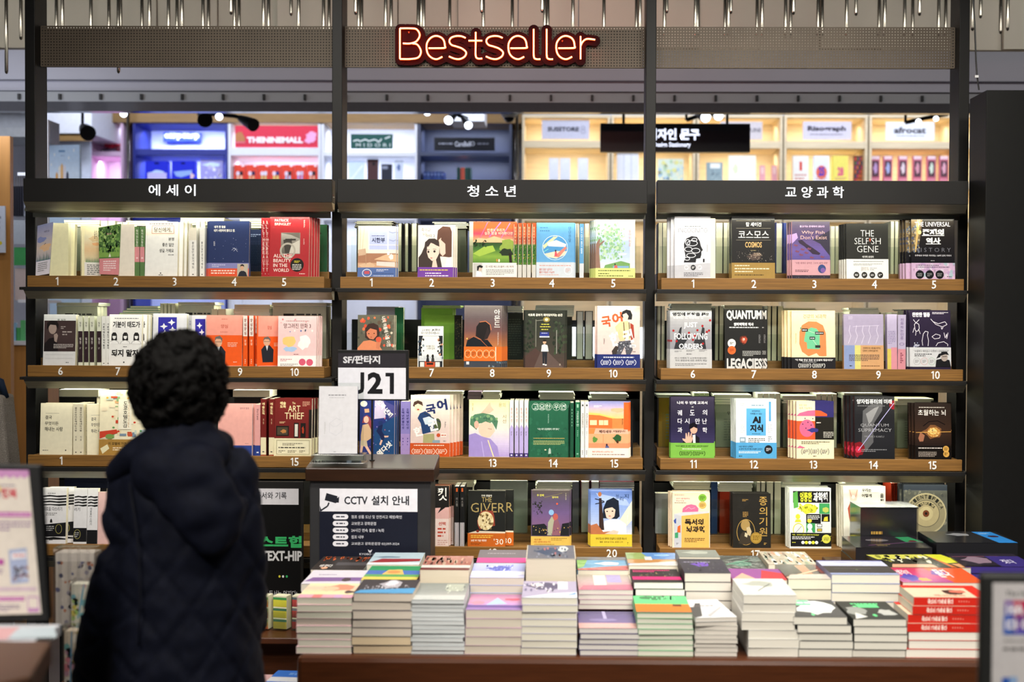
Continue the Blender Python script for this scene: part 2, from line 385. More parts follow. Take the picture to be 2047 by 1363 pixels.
# ------------------------------------------------------------------ the three bookcases
YS = 4.60                                    # front edge of shelves and headers
TZ = [1.7525, 1.4380, 1.1235, .8090]        # top of the oak trays
TF, TB = 4.625, 4.755                        # tray front, tray back
YB = 4.646                                   # front of the standing books
HZ0, HZ1 = 2.009, 2.090
EXT = [(at(47, 580, YS).x, at(663, 580, YS).x), (at(674, 580, YS).x, at(1293, 580, YS).x), (at(1313, 580, YS).x, at(1934, 580, YS).x)]
POSTX = [at(50, 300, 4.76).x, at(663.5, 300, 4.76).x, at(1290.5, 300, 4.76).x, at(1916, 300, 4.76).x]
PW = .0365
TRX = [(at(54.5, 565, TF).x, at(648, 565, TF).x), (at(680, 565, TF).x, at(1287, 565, TF).x), (at(1322, 565, TF).x, at(1927, 565, TF).x)]
PZ0, PZ1 = zat(134, 4.81), zat(54, 4.81)
BAY = ['left', 'middle', 'right']; SHELF = ['top', 'second', 'third', 'bottom']
M_LED = mat('lit_lettering', '#ffffff', .4, emit='#eaf2ff', es=1.25)
M_NUM = mat('white_numeral', '#f4f2ee', .4, .4)
NUMS = {(0,0): [(1,114),(2,232),('3',349),(4,468),(5,568)], (1,0): [(1,742),(2,863),(3,985),(4,1103),(5,1226)], (2,0): [(1,1385),(2,1507),(3,1628),(4,1748),(5,1867)],
 (0,1): [(6,121),(7,236),(9,480),(10,589)], (1,1): [(7,863),(8,984),(9,1097),(10,1226)], (2,1): [(6,1385),(7,1507),(8,1628),(9,1756),(10,1870)],
 (0,2): [(1,122),(15,589)], (1,2): [(13,985),(14,1106),(15,1228)], (2,2): [(11,1386),(12,1507),(13,1626),(14,1746),(15,1864)],
 (1,3): [(18,985),(20,1223)], (2,3): [(17,1510)]}
HEAD = ['에 세 이', '청 소 년', '교 양 과 학']; HPX = [(297, 391), (934, 1031), (1570, 1687)]
DIGW = {}
perf = {}
def perf_mesh(w, h):
    m = MB(); n = round(w/.0104); k = round(h/.0104); cw, ch = w/n, h/k; r = .0028
    for i in range(n):
        for j in range(k):
            cx, cz = (i+.5)*cw, (j+.5)*ch
            o = [(cx-cw/2, 0, cz-ch/2), (cx+cw/2, 0, cz-ch/2), (cx+cw/2, 0, cz+ch/2), (cx-cw/2, 0, cz+ch/2)]
            q = [(cx+r*math.cos(math.radians(a)), 0, cz+r*math.sin(math.radians(a))) for a in (225, 315, 45, 135)]
            m.mesh(o+q, [(0, 1, 5, 4), (1, 2, 6, 5), (2, 3, 7, 6), (3, 0, 4, 7)], '#555')
    m.box(0, w, 0, .014, -.002, 0); m.box(0, w, 0, .014, h, h+.002); m.box(-.002, 0, 0, .014, 0, h); m.box(w, w+.002, 0, .014, 0, h)
    return m.data('perforated_panel', [PERF])
for k in range(3):
    x0, x1 = EXT[k]; px0, px1 = POSTX[k]+PW, POSTX[k+1]; cxm = (x0+x1)/2
    root = empty('bookcase', (cxm, 4.75, 0), ['dark steel bookcase on the left, behind the person in navy', 'dark steel bookcase in the middle below the red neon word', 'dark steel bookcase on the right beside the black pillar'][k], 'bookcase', 'lit bookcases in a row')
    mi = Matrix.Translation((-cxm, -4.75, 0))
    def sub(mb, name, m, parent=root, bevel=0, smooth=False):
        mb.v = [tuple(mi @ Vector(p)) for p in mb.v]; return mb.obj(name, m, parent, smooth, bevel)
    for j in ([k] if k < 2 else [2, 3]):
        m = MB(); m.box(POSTX[j], POSTX[j]+PW, 4.76, 4.875, 0, 3.5); sub(m, 'post', METAL, bevel=.002)
    m = MB(); m.box(x0, x1, YS, YS+.07, HZ0, HZ1); hd = sub(m, 'header_panel', METAL, bevel=.0015)
    m = MB(); A = Art(m, (HPX[k][0], 370, HPX[k][1], 392), None)
    pa, pb = at(HPX[k][0], 392, YS-.001), at(HPX[k][1], 370, YS-.001); zc = (HZ0+HZ1)/2
    A.put = lambda fx, fy, d: (pa.x+fx*(pb.x-pa.x), YS-.0015, zc-.019+fy*.039)
    m_items = HEAD[k]; A.text(m_items, HPX[k][0], 370, HPX[k][1], 392, '#fff', .008)
    sub(m, 'header_lettering', M_LED, hd)
    m = MB(); m.prism([(YS+.001, HZ0), (YS+.034, HZ0-.028), (YS+.04, HZ0-.028), (YS+.06, HZ0-.028), (YS+.06, HZ0)], x0, x1); m.box(px0+.001, px1-.001, YS+.06, YS+.135, HZ0-.028, HZ0-.018); m.box(px0+.001, px1-.001, YS+.135, YS+.147, HZ0-.044, HZ0-.018); sub(m, 'light_trough', BEVEL, hd)
    for r in range(4):
        zt = TZ[r]; zs = zt-.040
        m = MB(); m.box(x0, x1, YS, YS+.012, zs-.014, zs); m.box(px0+.001, px1-.001, YS+.012, 4.97, zs-.010, zs); m.box(x0, x1, YS+.012, 4.757, zs-.010, zs)
        sh = sub(m, 'shelf', METAL, bevel=.0012)
        m = MB(); m.prism([(YS+.0005, zs-.0145), (YS+.033, zs-.041), (YS+.062, zs-.041), (YS+.062, zs-.011), (YS+.012, zs-.011)], x0+.001, x1-.001); sub(m, 'light_trough', BEVEL, sh)
        ta, tb = TRX[k]
        m = MB(); m.box(ta, tb, TF, TF+.014, zs+.0005, zt); m.box(ta, tb, TF+.014, TB, zs+.0005, zt-.004); tr = sub(m, 'tray', WOOD, bevel=.001)
        m = MB(); m.box(px0+.012, px1-.012, 4.775, 4.965, zs+.0005, zt+.022); sub(m, 'riser', WOOD, bevel=.001)
        m = MB(); m.box(px0+.016, px1-.016, 4.765, 4.768, zs+.001, zt+.118); m.box(px0+.03, px1-.03, 4.779, 4.7815, zt+.0225, zt+.150); sub(m, 'acrylic_guard', CLEAR)
        if r: 
            m = MB(); m.box(px0+.002, px1-.002, 4.975, 4.985, zs-.09 if r < 3 else .02, TZ[r-1]-.10 if r > 1 else zt+.165); sub(m, 'back_panel', BLACK)  # added black panel, stands in for the dark beyond the open back
        for d, pxx in NUMS.get((k, r), []):
            s = str(d); yy = {0: 565, 1: 746, 2: 926, 3: 1105}[r]+(0, 1, 3)[k]
            if (k, r) == (0, 2): yy = 920
            c = at(pxx, yy, TF-.001); hh = .0285; v, f, a, b_, cc, dd = digits(s); ww = hh*(b_-a)/(dd-cc)*.92
            m = MB(); zc = zs+.0205
            def fx(X, Y, dp): return (c.x+((X-a)/(b_-a)-.5)*ww, TF-dp, zc+((Y-cc)/(dd-cc)-.5)*hh)
            pts = [(X, Y) for X, Y in v]
            m.mesh([fx(X, Y, .0022) for X, Y in pts], f)
            ed = {}
            for fc in f:
                for i in range(len(fc)): e = (fc[i], fc[(i+1) % len(fc)]); ed[e] = 1
            n0 = len(m.v); m.v += [fx(X, Y, .0001) for X, Y in pts]
            for (p, q) in ed:
                if (q, p) not in ed: m.f.append((q, p, n0+p, n0+q)); m.c.append((.9, .9, .9)); m.m.append(0)
            if s == '3' and pxx == 349:      # the photo's 3 has lost its lower left end
                keep = [i for i, fc in enumerate(m.f) if not all(m.v[v_][2] < zc-.002 and m.v[v_][0] < c.x+.003 for v_ in fc)]
                m.f = [m.f[i] for i in keep]; m.c = [m.c[i] for i in keep]; m.m = [m.m[i] for i in keep]
            sub(m, 'numeral', M_NUM, tr)
        # LED line under each shelf
        ztop = HZ0 if r == 0 else TZ[r-1]-.040
        l = area('led_line', ((x0+x1)/2, YS+.047, ztop-(.046 if r == 0 else .043)), ((x0+x1)/2, YS+.050, ztop-.5), x1-x0-.06, .02, .66 if r else .85, LEDC)
        if r: area('led_line', ((px0+px1)/2, 4.835, ztop-.0135), ((px0+px1)/2, 4.85, ztop-.5), px1-px0-.06, .025, 1.9, LEDC)
        else: area('led_line', ((px0+px1)/2, 4.757, HZ0-.022), ((px0+px1)/2, 4.84, HZ0-.3), px1-px0-.06, .02, 1.1, LEDC)
    pa, pb = px0+.003, px1-.003
    me = perf_mesh(pb-pa, PZ1-PZ0); o = link('perforated_panel', me, root, (pa-cxm, 4.81-4.75, PZ0))
    if k < 2: m = MB(); m.box(pa+.004, pb-.004, 4.828, 4.831, PZ0+.004, PZ1-.004); sub(m, 'added_dark_sheet', BLACK)  # unseen black sheet added so the holes look dark
# loose wires at the left header's end
m = MB(); p = at(655, 388, 4.63)
m.tube([p, p+Vector((.006, -.01, -.006)), p+Vector((.012, -.004, .002)), p+Vector((.02, .0, -.004))], .0012, '#c33')
m.tube([p+Vector((0, 0, -.012)), p+Vector((.01, -.008, -.01)), p+Vector((.024, 0, -.011))], .0012, '#ddd')
tag(m.obj('loose_wire', PRINT), 'red and white loose wire ends at the right end of the left header', 'wire')
# ------------------------------------------------------------------ neon word
NY = 4.775
def neon(pts, smooth=True):
    P = [at(*px('b2', x, y), NY) for x, y in pts]
    if not smooth or len(P) < 3: return P
    out = []
    for i in range(len(P)-1):
        a, b_, c, d = P[max(i-1, 0)], P[i], P[i+1], P[min(i+2, len(P)-1)]
        for j in range(6):
            t = j/6; out.append(.5*((2*b_)+(c-a)*t+(2*a-5*b_+4*c-d)*t*t+(3*b_-a-3*c+d)*t**3))
    return out+[P[-1]]
M_NEON = mat('neon_tube', '#ff5a30', .4, emit='#ff4a22', es=13.0)
M_NCORE = mat('neon_core', '#ffd9a0', .4, emit='#ffb672', es=10.0)
def ee(x0): return [(x0+18, 282), (x0+60, 282), (x0+112, 280), (x0+113, 268), (x0+108, 240), (x0+92, 220), (x0+62, 210), (x0+32, 220), (x0+10, 248), (x0+6, 282), (x0+14, 315), (x0+36, 338), (x0+66, 346), (x0+98, 332)]
def ss(x0): return [(x0+105, 222), (x0+80, 212), (x0+50, 211), (x0+22, 220), (x0+10, 240), (x0+22, 262), (x0+52, 272), (x0+84, 284), (x0+108, 306), (x0+100, 330), (x0+72, 345), (x0+40, 343), (x0+8, 330)]
LET = [('B', [[(437, 166), (437, 344)], [(437, 166), (500, 166), (535, 172), (553, 205), (535, 240), (500, 254), (455, 254)], [(510, 254), (540, 262), (560, 300), (545, 335), (500, 345), (437, 345)]]),
 ('e', [ee(587)]), ('s', [ss(716)]), ('t', [[(880, 188), (880, 260), (880, 325), (892, 342), (918, 342)], [(838, 238), (918, 238)]]),
 ('s', [ss(932)]), ('e', [ee(1065)]), ('l', [[(1219, 170), (1219, 260), (1220, 330), (1232, 345), (1258, 346)]]), ('l', [[(1295, 170), (1295, 260), (1296, 330), (1308, 345), (1332, 346)]]),
 ('e', [ee(1345)]), ('r', [[(1493, 212), (1493, 346)], [(1493, 270), (1505, 245), (1530, 228), (1578, 232)]])]
root = empty('neon_sign', (0, NY, 2.5), 'red neon handwriting sign on the middle perforated panel', 'neon sign')
mi = Vector((0, NY, 2.5))
bk = MB(); n = 0
for nm, strokes in LET:
    t = MB()
    for s in strokes:
        P = [p-mi for p in neon(s, not (nm == 'B' and len(s) == 2))]
        t.tube(P, .0033, k=8, mat=0); t.tube([p+Vector((0, -.0022, 0)) for p in P], .0018, k=6, mat=1)
        for i, p in enumerate(P):                      # backing board follows the letters
            n += 1
            if i % 2 == 0 or i == len(P)-1:
                kk = 14; r = .0195; d = .016+.00006*(n % 40)
                bk.slab([(p.x+r*math.cos(6.2832*j/kk), p.z+r*math.sin(6.2832*j/kk)) for j in range(kk)], d, d+.008, '#3a1a1e')
            if i and (p-P[i-1]).length > .02:
                q = P[i-1]; dv = (p-q).normalized(); w = Vector((-dv.z, 0, dv.x))*r
                bk.slab([((a).x, (a).z) for a in (q-w, p-w, p+w, q+w)], .0158, .0238, '#3a1a1e')
    t.obj('neon_tube', [M_NEON, M_NCORE], root, True)
def bz(x, y): p = at(*px('b2', x, y), NY)-mi; return p.x, p.z
bk.slab([bz(*q) for q in ((437, 345), (548, 345), (556, 300), (535, 250), (550, 205), (530, 170), (437, 166))], .0155, .0235, '#3a1a1e')
for x0 in (587, 1065, 1345): bk.slab([bz(x0+60+45*math.cos(a), 282-62*math.sin(a)) for a in [i*.4488 for i in range(14)]], .0155, .0235, '#3a1a1e')
bk.obj('backing_board', mat('sign_board', '#260408', .6, .08), root)
for pxx, pyy in ((487, 185), (1387, 236)):
    p = at(*px('b2', pxx, pyy), NY)-mi; m = MB(); m.ball((p.x, .012, p.z), .004, .004, .004, '#ccc', nu=8, nv=6); m.obj('screw', CHROME, root)
# ------------------------------------------------------------------ books on the shelves
LEAN = math.radians(4.0)
NW = 'zero one two three four five six seven eight nine ten eleven twelve thirteen fourteen fifteen sixteen seventeen eighteen nineteen twenty'.split()
def place_words(bay, row, num): return f"numeral {'one' if (bay, row, num) == (0, 2, 11) else NW[num]}, {SHELF[row]} {BAY[bay]} shelf"
def F(bay, row, num, crop, x0, yt, x1, yb, desc, cov, art=(), n=1, dx=(), t=.018, spine=None, page='#efe8cf', back=None, band=None, hard=False, mat=None, sart=(), yaw=0, dz=0, wrap=False, name=None, first='in front', w=None, kind=None):
    """one facing: the book whose cover faces out plus its copies behind; x0..x1,yt..yb in crop pixels"""
    a, b_ = px(crop, x0, (yt+yb)/2), px(crop, x1, (yt+yb)/2); X0, X1 = at(*a, YB).x, at(*b_, YB).x
    zt = at(*px(crop, (x0+x1)/2, yt), YB+.012).z; h = zt-TZ[row]+.004-dz; ya = math.radians(yaw); ca, sa = math.cos(ya), abs(math.sin(ya))
    w = w or (X1-X0-t*sa)/ca
    ax0 = x0 if yaw <= 0 else x0+(x1-x0)*t*sa/(X1-X0)
    ax1 = x1
    bnd = None
    if band:
        y0, y1, bc, ba = band; bnd = ((yb-y1)/(yb-yt), (yb-y0)/(yb-yt), bc, ba, (ax0, y0, ax1, y1))
    B = Book(w, h, t, cov, spine, page, back, art, (ax0, yt, ax1, yb), sart, (0, 0, 10, 100), band=bnd, hard=hard, mat=mat, wrap=wrap)
    zb = TZ[row]-.004+.0005+dz; y = YB; nm = name or ('hardcover' if hard else 'paperback')
    where = place_words(bay, row, num)
    k = CROP[crop][2]/569
    for i in range(n):
        ox = dx[i-1]*k if i and i-1 < len(dx) else (0 if i == 0 else rnd.uniform(-.0008, .0008))
        yy = y+(w/2*sa if ya else 0)
        lift = t*math.sin(LEAN) if not ya else .0
        lab = f"{desc}, {'front copy, ' if n > 1 else ''}{where}" if i == 0 else f"{desc}, {ORD[i]} copy, {where}"
        if n == 2 and i == 1: lab = f"{desc}, second copy, {where}"
        B.place(nm, ((X0+X1)/2+ox+(t*sa/2 if yaw > 0 else 0), yy, zb+lift+.0002), (-LEAN if not ya else 0, 0, ya+(rnd.uniform(-.002, .002) if i else 0)), lab, 'book', f"copies of one title, {where}" if n > 1 else None)
        y += (t+B.prot+.0006)/math.cos(LEAN)
    return B
def S(bay, row, num, crop, xs, yt, yb, desc, cov, sart=(), art=(), band=None, page='#efe8cf', lastx=None, depth=.112, hard=False, mat=None, tilt=0):
    """books standing spine out; xs = list of (x0,x1) in crop pixels; sart in a 10x100 box"""
    where = place_words(bay, row, num)
    B = None
    for i, (x0, x1) in enumerate(xs):
        X0, X1 = at(*px(crop, x0, (yt+yb)/2), YB+.004).x, at(*px(crop, x1, (yt+yb)/2), YB+.004).x
        if B is None:
            h = at(*px(crop, x0, yt), YB+.004).z-TZ[row]+.004; bnd = None
            if band: bnd = (band[0], band[1], band[2], [], (0, 0, 1, 1))
            B = Book(depth, h, X1-X0-.0006, cov, page=page, sart=sart, sbox=(0, 0, 10, 100), art=art, box=(0, 0, 100, 100*h/depth), band=bnd, hard=hard, mat=mat)
        n = len(xs); ordn = f"{ORD[i]} from left, " if n > 1 else ''
        B.place('hardcover' if hard else 'paperback', (X1-.0003, YB+.004+depth/2, TZ[row]-.0035), (0, 0, math.pi/2) if not tilt else (0, 0, math.pi/2),
                f"{desc}, {ordn}{where}", 'book', f"spine-out copies, {desc}" if n > 1 else None)
    # rotated by +90 deg the local x axis becomes world y, local y becomes -x
    return B
# the rear rows: fore-edges, spines and lying piles on the riser
RN = {}
SLX = [(114, 232, 349, 468, 579), (742, 863, 985, 1104, 1226), (1385, 1507, 1628, 1748, 1867)]
def rlabel(bay, row, what, xpx, order):
    j = min(range(5), key=lambda q: abs(SLX[bay][q]-xpx)); key = (bay, row, j, what)
    i = RN.get(key, 0); RN[key] = i+1
    return f"{what}, {ORD[i]} {order}, behind numeral {NW[row*5+j+1]}, {SHELF[row]} {BAY[bay]} shelf"
def RV(bay, row, crop, xs, yt, cov, what, page='#f1ecd2', spine_out=False, depth=.13, hard=False, Y=4.80):
    """rear books standing edge on (fore-edge or spine towards us)"""
    for x0, x1 in xs:
        X0, X1 = at(*px(crop, x0, yt), Y).x, at(*px(crop, x1, yt), Y).x; zb = TZ[row]+.0225; h = at(*px(crop, x0, yt), Y).z-zb
        B = Book(depth, h, X1-X0-.0008, cov, page=page, hard=hard)
        B.place('shelved_book', (X0+.0004 if not spine_out else X1-.0004, Y+depth/2, zb), (0, 0, -math.pi/2 if not spine_out else math.pi/2), rlabel(bay, row, what.split(' with ')[0]+(' edge-on' if not spine_out else ''), px(crop, (x0+x1)/2, 0)[0], 'from left'), 'book')
def RF(bay, row, crop, x0, x1, yt, cov, what, n=1, t=.02, page='#f1ecd2', art=(), yb=None, hard=False, Y=4.80, dxs=()):
    """rear books facing us with a cover or a plain back"""
    X0, X1 = at(*px(crop, x0, yt), Y).x, at(*px(crop, x1, yt), Y).x; zb = TZ[row]+.0225; h = at(*px(crop, x0, yt), Y).z-zb; ybp = yb or yt+200
    B = Book(X1-X0, h, t, cov, page=page, art=art, box=(x0, yt, x1, ybp), hard=hard)
    for i in range(n):
        B.place('shelved_book', ((X0+X1)/2+(dxs[i-1]/569*.264 if i and i <= len(dxs) else 0), Y+i*(t+.001), zb), (0, 0, 0), rlabel(bay, row, what, px(crop, (x0+x1)/2, 0)[0], 'from front'), 'book')
def RL(bay, row, crop, x0, x1, yt, yb, n, cov, what, page='#f3efd8', Y=4.805, jit=4, spine=False, depth=.13, hard=False, rise=None):
    """rear pile of lying books between yt and yb, standing on a rear block of books of its own"""
    X0, X1 = at(*px(crop, x0, yt), Y).x, at(*px(crop, x1, yt), Y).x; z1, z0 = at(*px(crop, x0, yt), Y).z, at(*px(crop, x0, yb), Y).z
    t = (z1-z0)/n; B = Book(X1-X0, depth, t-.0004, cov, page=page, hard=hard)
    for i in range(n):
        ox = rnd.uniform(-jit, jit)*.00046
        B.place('shelved_book', ((X0+X1)/2+ox, Y+rnd.uniform(0, .004), z0+(i+1)*t), (-math.pi/2, 0, rnd.uniform(-.02, .02)), rlabel(bay, row, what+' lying flat', px(crop, (x0+x1)/2, 0)[0], 'from bottom'), 'book')
    return z0
def support(bay, row, crop, x0, x1, yb, cov='#8f9383', what='pale upright book under the lying pile', n=3, Y=4.812, art=()):
    zb = TZ[row]+.0225; X0, X1 = at(*px(crop, x0, yb), Y).x, at(*px(crop, x1, yb), Y).x; h = at(*px(crop, x0, yb), Y-.007).z-zb-.0006
    t = .034; B = Book(X1-X0, h, t, cov, page='#e9e4cc', art=art, box=(0, 0, 100, 140))
    for i in range(n): B.place('shelved_book', ((X0+X1)/2, Y+i*(t+.001), zb), (0, 0, 0), rlabel(bay, row, what, px(crop, (x0+x1)/2, 0)[0], 'from front'), 'book')
def flap(bay, row, num, crop, pts, desc, col, art, Y=YB-.004):
    """the opened front cover of the book beside it"""
    m = MB(); P = [at(*px(crop, *p), Y) for p in pts]; o = sum(P, Vector())/len(P); Q = [p-o for p in P]
    m.mesh([tuple(q) for q in Q]+[(q.x, q.y+.0008, q.z) for q in Q], [(3, 2, 1, 0), (4, 5, 6, 7), (0, 1, 5, 4), (1, 2, 6, 5), (2, 3, 7, 6), (3, 0, 4, 7)], col)
    (ax, ay), (bx, by), (cx_, cy_), (dx_, dy_) = pts       # bl, br, tr, tl
    def put(fx, fy, d):
        l = Q[0].lerp(Q[3], fy); r = Q[1].lerp(Q[2], fy); p = l.lerp(r, fx); return (p.x, p.y-d, p.z)
    A = Art(m, (0, 0, 100, 150), put); A.draw(art)
    return m, o
W0 = '#f2f0ea'; INK = '#22201f'; CRM = '#efe6c8'
# ================= left bookcase, top shelf
TREES = [('G', 0, 0, 100, 105, ['#8288ae', '#a6a2b6', '#c8b8ac', '#a9a5b0']), ('B', 60, 70, 40, 12, '#d9b28c', 1), ('B', 30, 45, 30, 10, '#7d86b4', 2),
 ('T', '바람의 숲', 45, 20, 78, 26, '#4a4a60')]+[('P', [(x, 118), (x+4, 82+(x*7) % 17), (x+8, 118)], c) for x, c in zip(range(4, 98, 8), ['#1f5a3c', '#2e6b4a', '#204d3a', '#3b7a4d']*3)]+[('R', 0, 108, 100, 150, '#d9d4de'), ('K', 14, 112, 80, 140, 5, '#777'), ('L', [(50, 62), (56, 59), (62, 58)], 1.6, '#222')]
B = F(0, 0, 1, 'c4', 222, 180, 366, 572, 'cream book with its front cover folded open', '#eee9bd', n=2, dx=(22,), t=.024, spine='#e9e3d8', page='#f3eec9')
m, o = flap(0, 0, 1, 'c4', [(118, 574), (222, 556), (252, 164), (132, 194)], '', '#8c90b4', TREES)
cv = [q for q in PEND if q.get('label', '').startswith('cream book with its front cover folded open, front')][0]
l = m.obj('open_cover', PRINT, cv); l.location = o-Vector(cv.location); l['label'] = 'lavender cover with a row of green trees'; l.rotation_euler = (0, 0, 0)
cv.rotation_euler = (0, 0, 0)
T2 = [('R', 480, 195, 600, 575, '#e9e0b4'), ('G', 484, 200, 596, 460, ['#e8dfb2', '#d8cfae', '#dcb98c', '#d8cda8']), ('B', 545, 290, 36, 22, '#cfb48a', 3), ('B', 560, 330, 30, 14, '#e0a877', 8), ('T', '숲의 아침', 545, 225, 590, 290, '#7a6a58')]+[('P', [(x, 470), (x+4, 420+(x % 5)*4), (x+8, 470)], '#2e6b4a') for x in range(492, 594, 10)]+[('R', 484, 466, 596, 572, '#e3dfd9'), ('K', 500, 480, 580, 560, 6, '#666')]
F(0, 0, 1, 'c4', 440, 195, 588, 575, 'pale yellow tree book turned to show its spine', '#e9e0b4', T2, yaw=28, t=.026, spine='#e9e4c8', sart=[('V', '숲의아침', 3.5, 8, 6.5, 48, '#6a6250'), ('K', 4, 85, 6, 93, 2, '#444')])
GREEN = [('R', 0, 0, 100, 150, '#54783f'), ('S', 4, 4, 96, 70, 150, 5, ['#6f9a4c', '#89ad58', '#3f6234', '#a5c277', '#2f4c2a']), ('R', 0, 66, 100, 96, '#7ea34e'), ('S', 0, 60, 100, 80, 50, 5, ['#35552d', '#2d4a28', '#5c8442']), ('P', [(46, 96), (52, 84), (58, 96)], '#e8e8d8'),
 ('T', '빛이 있는', 38, 22, 60, 28, '#d8a0a0'), ('R', 0, 100, 100, 150, '#d58a8e'), ('K', 20, 106, 84, 140, 5, '#f3dede')]
F(0, 0, 2, 'c4', 742, 190, 866, 574, 'cream-paged book with its green cover folded open', '#ece3d2', t=.026, page='#f1ead0')
m, o = flap(0, 0, 2, 'c4', [(602, 560), (748, 566), (764, 178), (594, 208)], '', '#54783f', GREEN)
cv = [q for q in PEND if q.get('label', '').startswith('cream-paged book with its green cover')][0]; cv.rotation_euler = (0, 0, 0)
l = m.obj('open_cover', PRINT, cv); l.location = o-Vector(cv.location); l['label'] = 'green leafy cover with a pink band'
S(0, 0, 2, 'c4', [(868, 904), (907, 943)], 202, 575, 'green spine with pink label', '#5c7d4c', [('S', 1, 2, 9, 38, 30, 1, ['#7fa268', '#3f6234']), ('V', '빛이있는동안', 3, 5, 7, 40, '#e8e8d8'), ('R', 0, 40, 10, 70, '#d98f93'), ('E', 5, 62, 2.5, 2, '#f0c8c8')])
F(0, 0, 3, 'c4', 944, 168, 1190, 577, 'off-white book with a red-stamped top flap', W0, [('R', 944, 265, 1190, 577, '#e9e8e2'), ('R', 944, 170, 1168, 268, '#efe6d6'), ('R', 990, 196, 1160, 200, '#c98a70'), ('R', 990, 252, 1160, 256, '#c98a70'), ('R', 990, 196, 994, 256, '#c98a70'), ('R', 1156, 196, 1160, 256, '#c98a70'), ('T', '당신에게,', 1008, 208, 1140, 246, '#4a3830', .01), ('K', 972, 176, 1150, 190, 1, '#7a6a60'),
 ('T', '분명', 1118, 284, 1160, 308, INK, .014), ('T', '좋은 일만', 1072, 325, 1160, 352, INK, .014), ('T', '생길 거예요', 1050, 368, 1160, 396, INK, .014), ('K', 1118, 408, 1160, 418, 1, '#555'), ('E', 1063, 550, 5, 5, '#444'), ('K', 1048, 558, 1080, 568, 1, '#555')], n=4, dx=(26, 44, 58), t=.02)
S(0, 0, 3, 'c4', [(1282, 1336)], 210, 577, 'white spine under a cream flap', '#eeece4', [('R', 0, 0, 10, 25, '#e6dfcc'), ('V', '좋은일만생길거예요', 3.5, 28, 6.5, 82, '#555'), ('E', 5, 94, 1.5, 1, '#444')], page='#e9e0cc')
S(0, 0, 3, 'c5', [(186, 222)], 208, 578, 'slim white spine beside the navy book', '#eeece4', [('V', '좋은일만생길거예요', 3, 28, 7, 82, '#555'), ('E', 5, 94, 1.5, 1, '#444')])
NAVY = '#222f58'
F(0, 0, 4, 'c5', 250, 162, 557, 575, 'navy hardcover with stars and an orange band', NAVY, [('T', '내가 한 말을', 290, 196, 375, 214, '#e9e6da', .02), ('T', '내가 사랑하게 됐다고 함.', 288, 222, 448, 242, '#e9e6da', .02), ('V', '한정원', 286, 312, 298, 346, '#cfcfd8'), ('L', [(425, 378), (445, 360), (470, 388)], 2, '#c8cde0'), ('L', [(440, 385), (458, 365)], 2, '#c8cde0'), ('L', [(432, 360), (470, 372)], 1.6, '#c8cde0'), ('S', 270, 260, 540, 460, 16, 2, ['#8f97bb', '#c9cbe0'])],
 n=2, dx=(-28,), t=.022, hard=True, page='#e9e2cc', band=(472, 572, '#7f7fae', [('R', 250, 512, 557, 572, '#d5512f'), ('K', 278, 480, 382, 506, 2, '#c3c2dd'), ('K', 272, 520, 460, 556, 2, '#f0d8c8'), ('R', 470, 478, 551, 572, '#b3aa98'), ('P', [(474, 572), (486, 540), (500, 530), (520, 530), (536, 540), (548, 572)], '#20232c'), ('E', 506, 508, 13, 18, '#c89f82'), ('P', [(492, 505), (494, 486), (508, 480), (521, 488), (521, 502), (514, 494), (498, 494)], '#17171a')]))
RED = '#a5262b'
F(0, 0, 5, 'c5', 712, 128, 1011, 577, 'red shrink-wrapped book with a grey museum picture', RED, [('T', 'PATRICK', 748, 146, 855, 165, '#e8d3c8'), ('T', 'BRINGLEY', 748, 173, 872, 192, '#e8d3c8'), ('R', 798, 246, 943, 404, '#8f8a80'), ('G', 800, 250, 940, 400, ['#b0aba0', '#7d776c', '#5f594f']), ('P', [(815, 300), (880, 290), (880, 400), (830, 400)], '#3d3832'), ('P', [(880, 330), (940, 300), (940, 400), (860, 400)], '#c2bcae'), ('O', 850, 380, 60, 60, 14, '#a9a294'), ('R', 830, 292, 910, 304, '#2e2a26'), ('P', [(800, 250), (940, 246), (940, 290), (870, 262)], '#6d675d'),
 ('T', 'ALL THE', 742, 405, 884, 431, '#ead6cc'), ('T', 'BEAUTY', 742, 441, 876, 466, '#ead6cc'), ('T', 'IN THE', 742, 476, 848, 501, '#ead6cc'), ('T', 'WORLD', 742, 512, 862, 537, '#ead6cc'), ('E', 922, 485, 51, 51, '#17130f'), ('K', 900, 452, 944, 472, 2, '#d3c432'), ('K', 886, 478, 958, 524, 4, '#cfcac2'), ('K', 940, 545, 985, 556, 1, '#e8d3c8'), ('K', 968, 150, 978, 210, 8, '#e0b8b0'), ('K', 968, 290, 976, 335, 6, '#e0b8b0')],
 n=5, dx=(10, 24, 36, 46), t=.0175, mat=FILM, page='#e0b4a8')
S(0, 0, 5, 'c5', [(652, 688), (690, 714)], 136, 577, 'red glittering spine', RED, [('V', 'ALLTHEBEAUTY', 3, 4, 7, 90, '#e6cfc6'), ('S', 1, 4, 9, 96, 40, .7, ['#d9a9a0', '#8a1c20', '#eed8d0'])], mat=FILM)
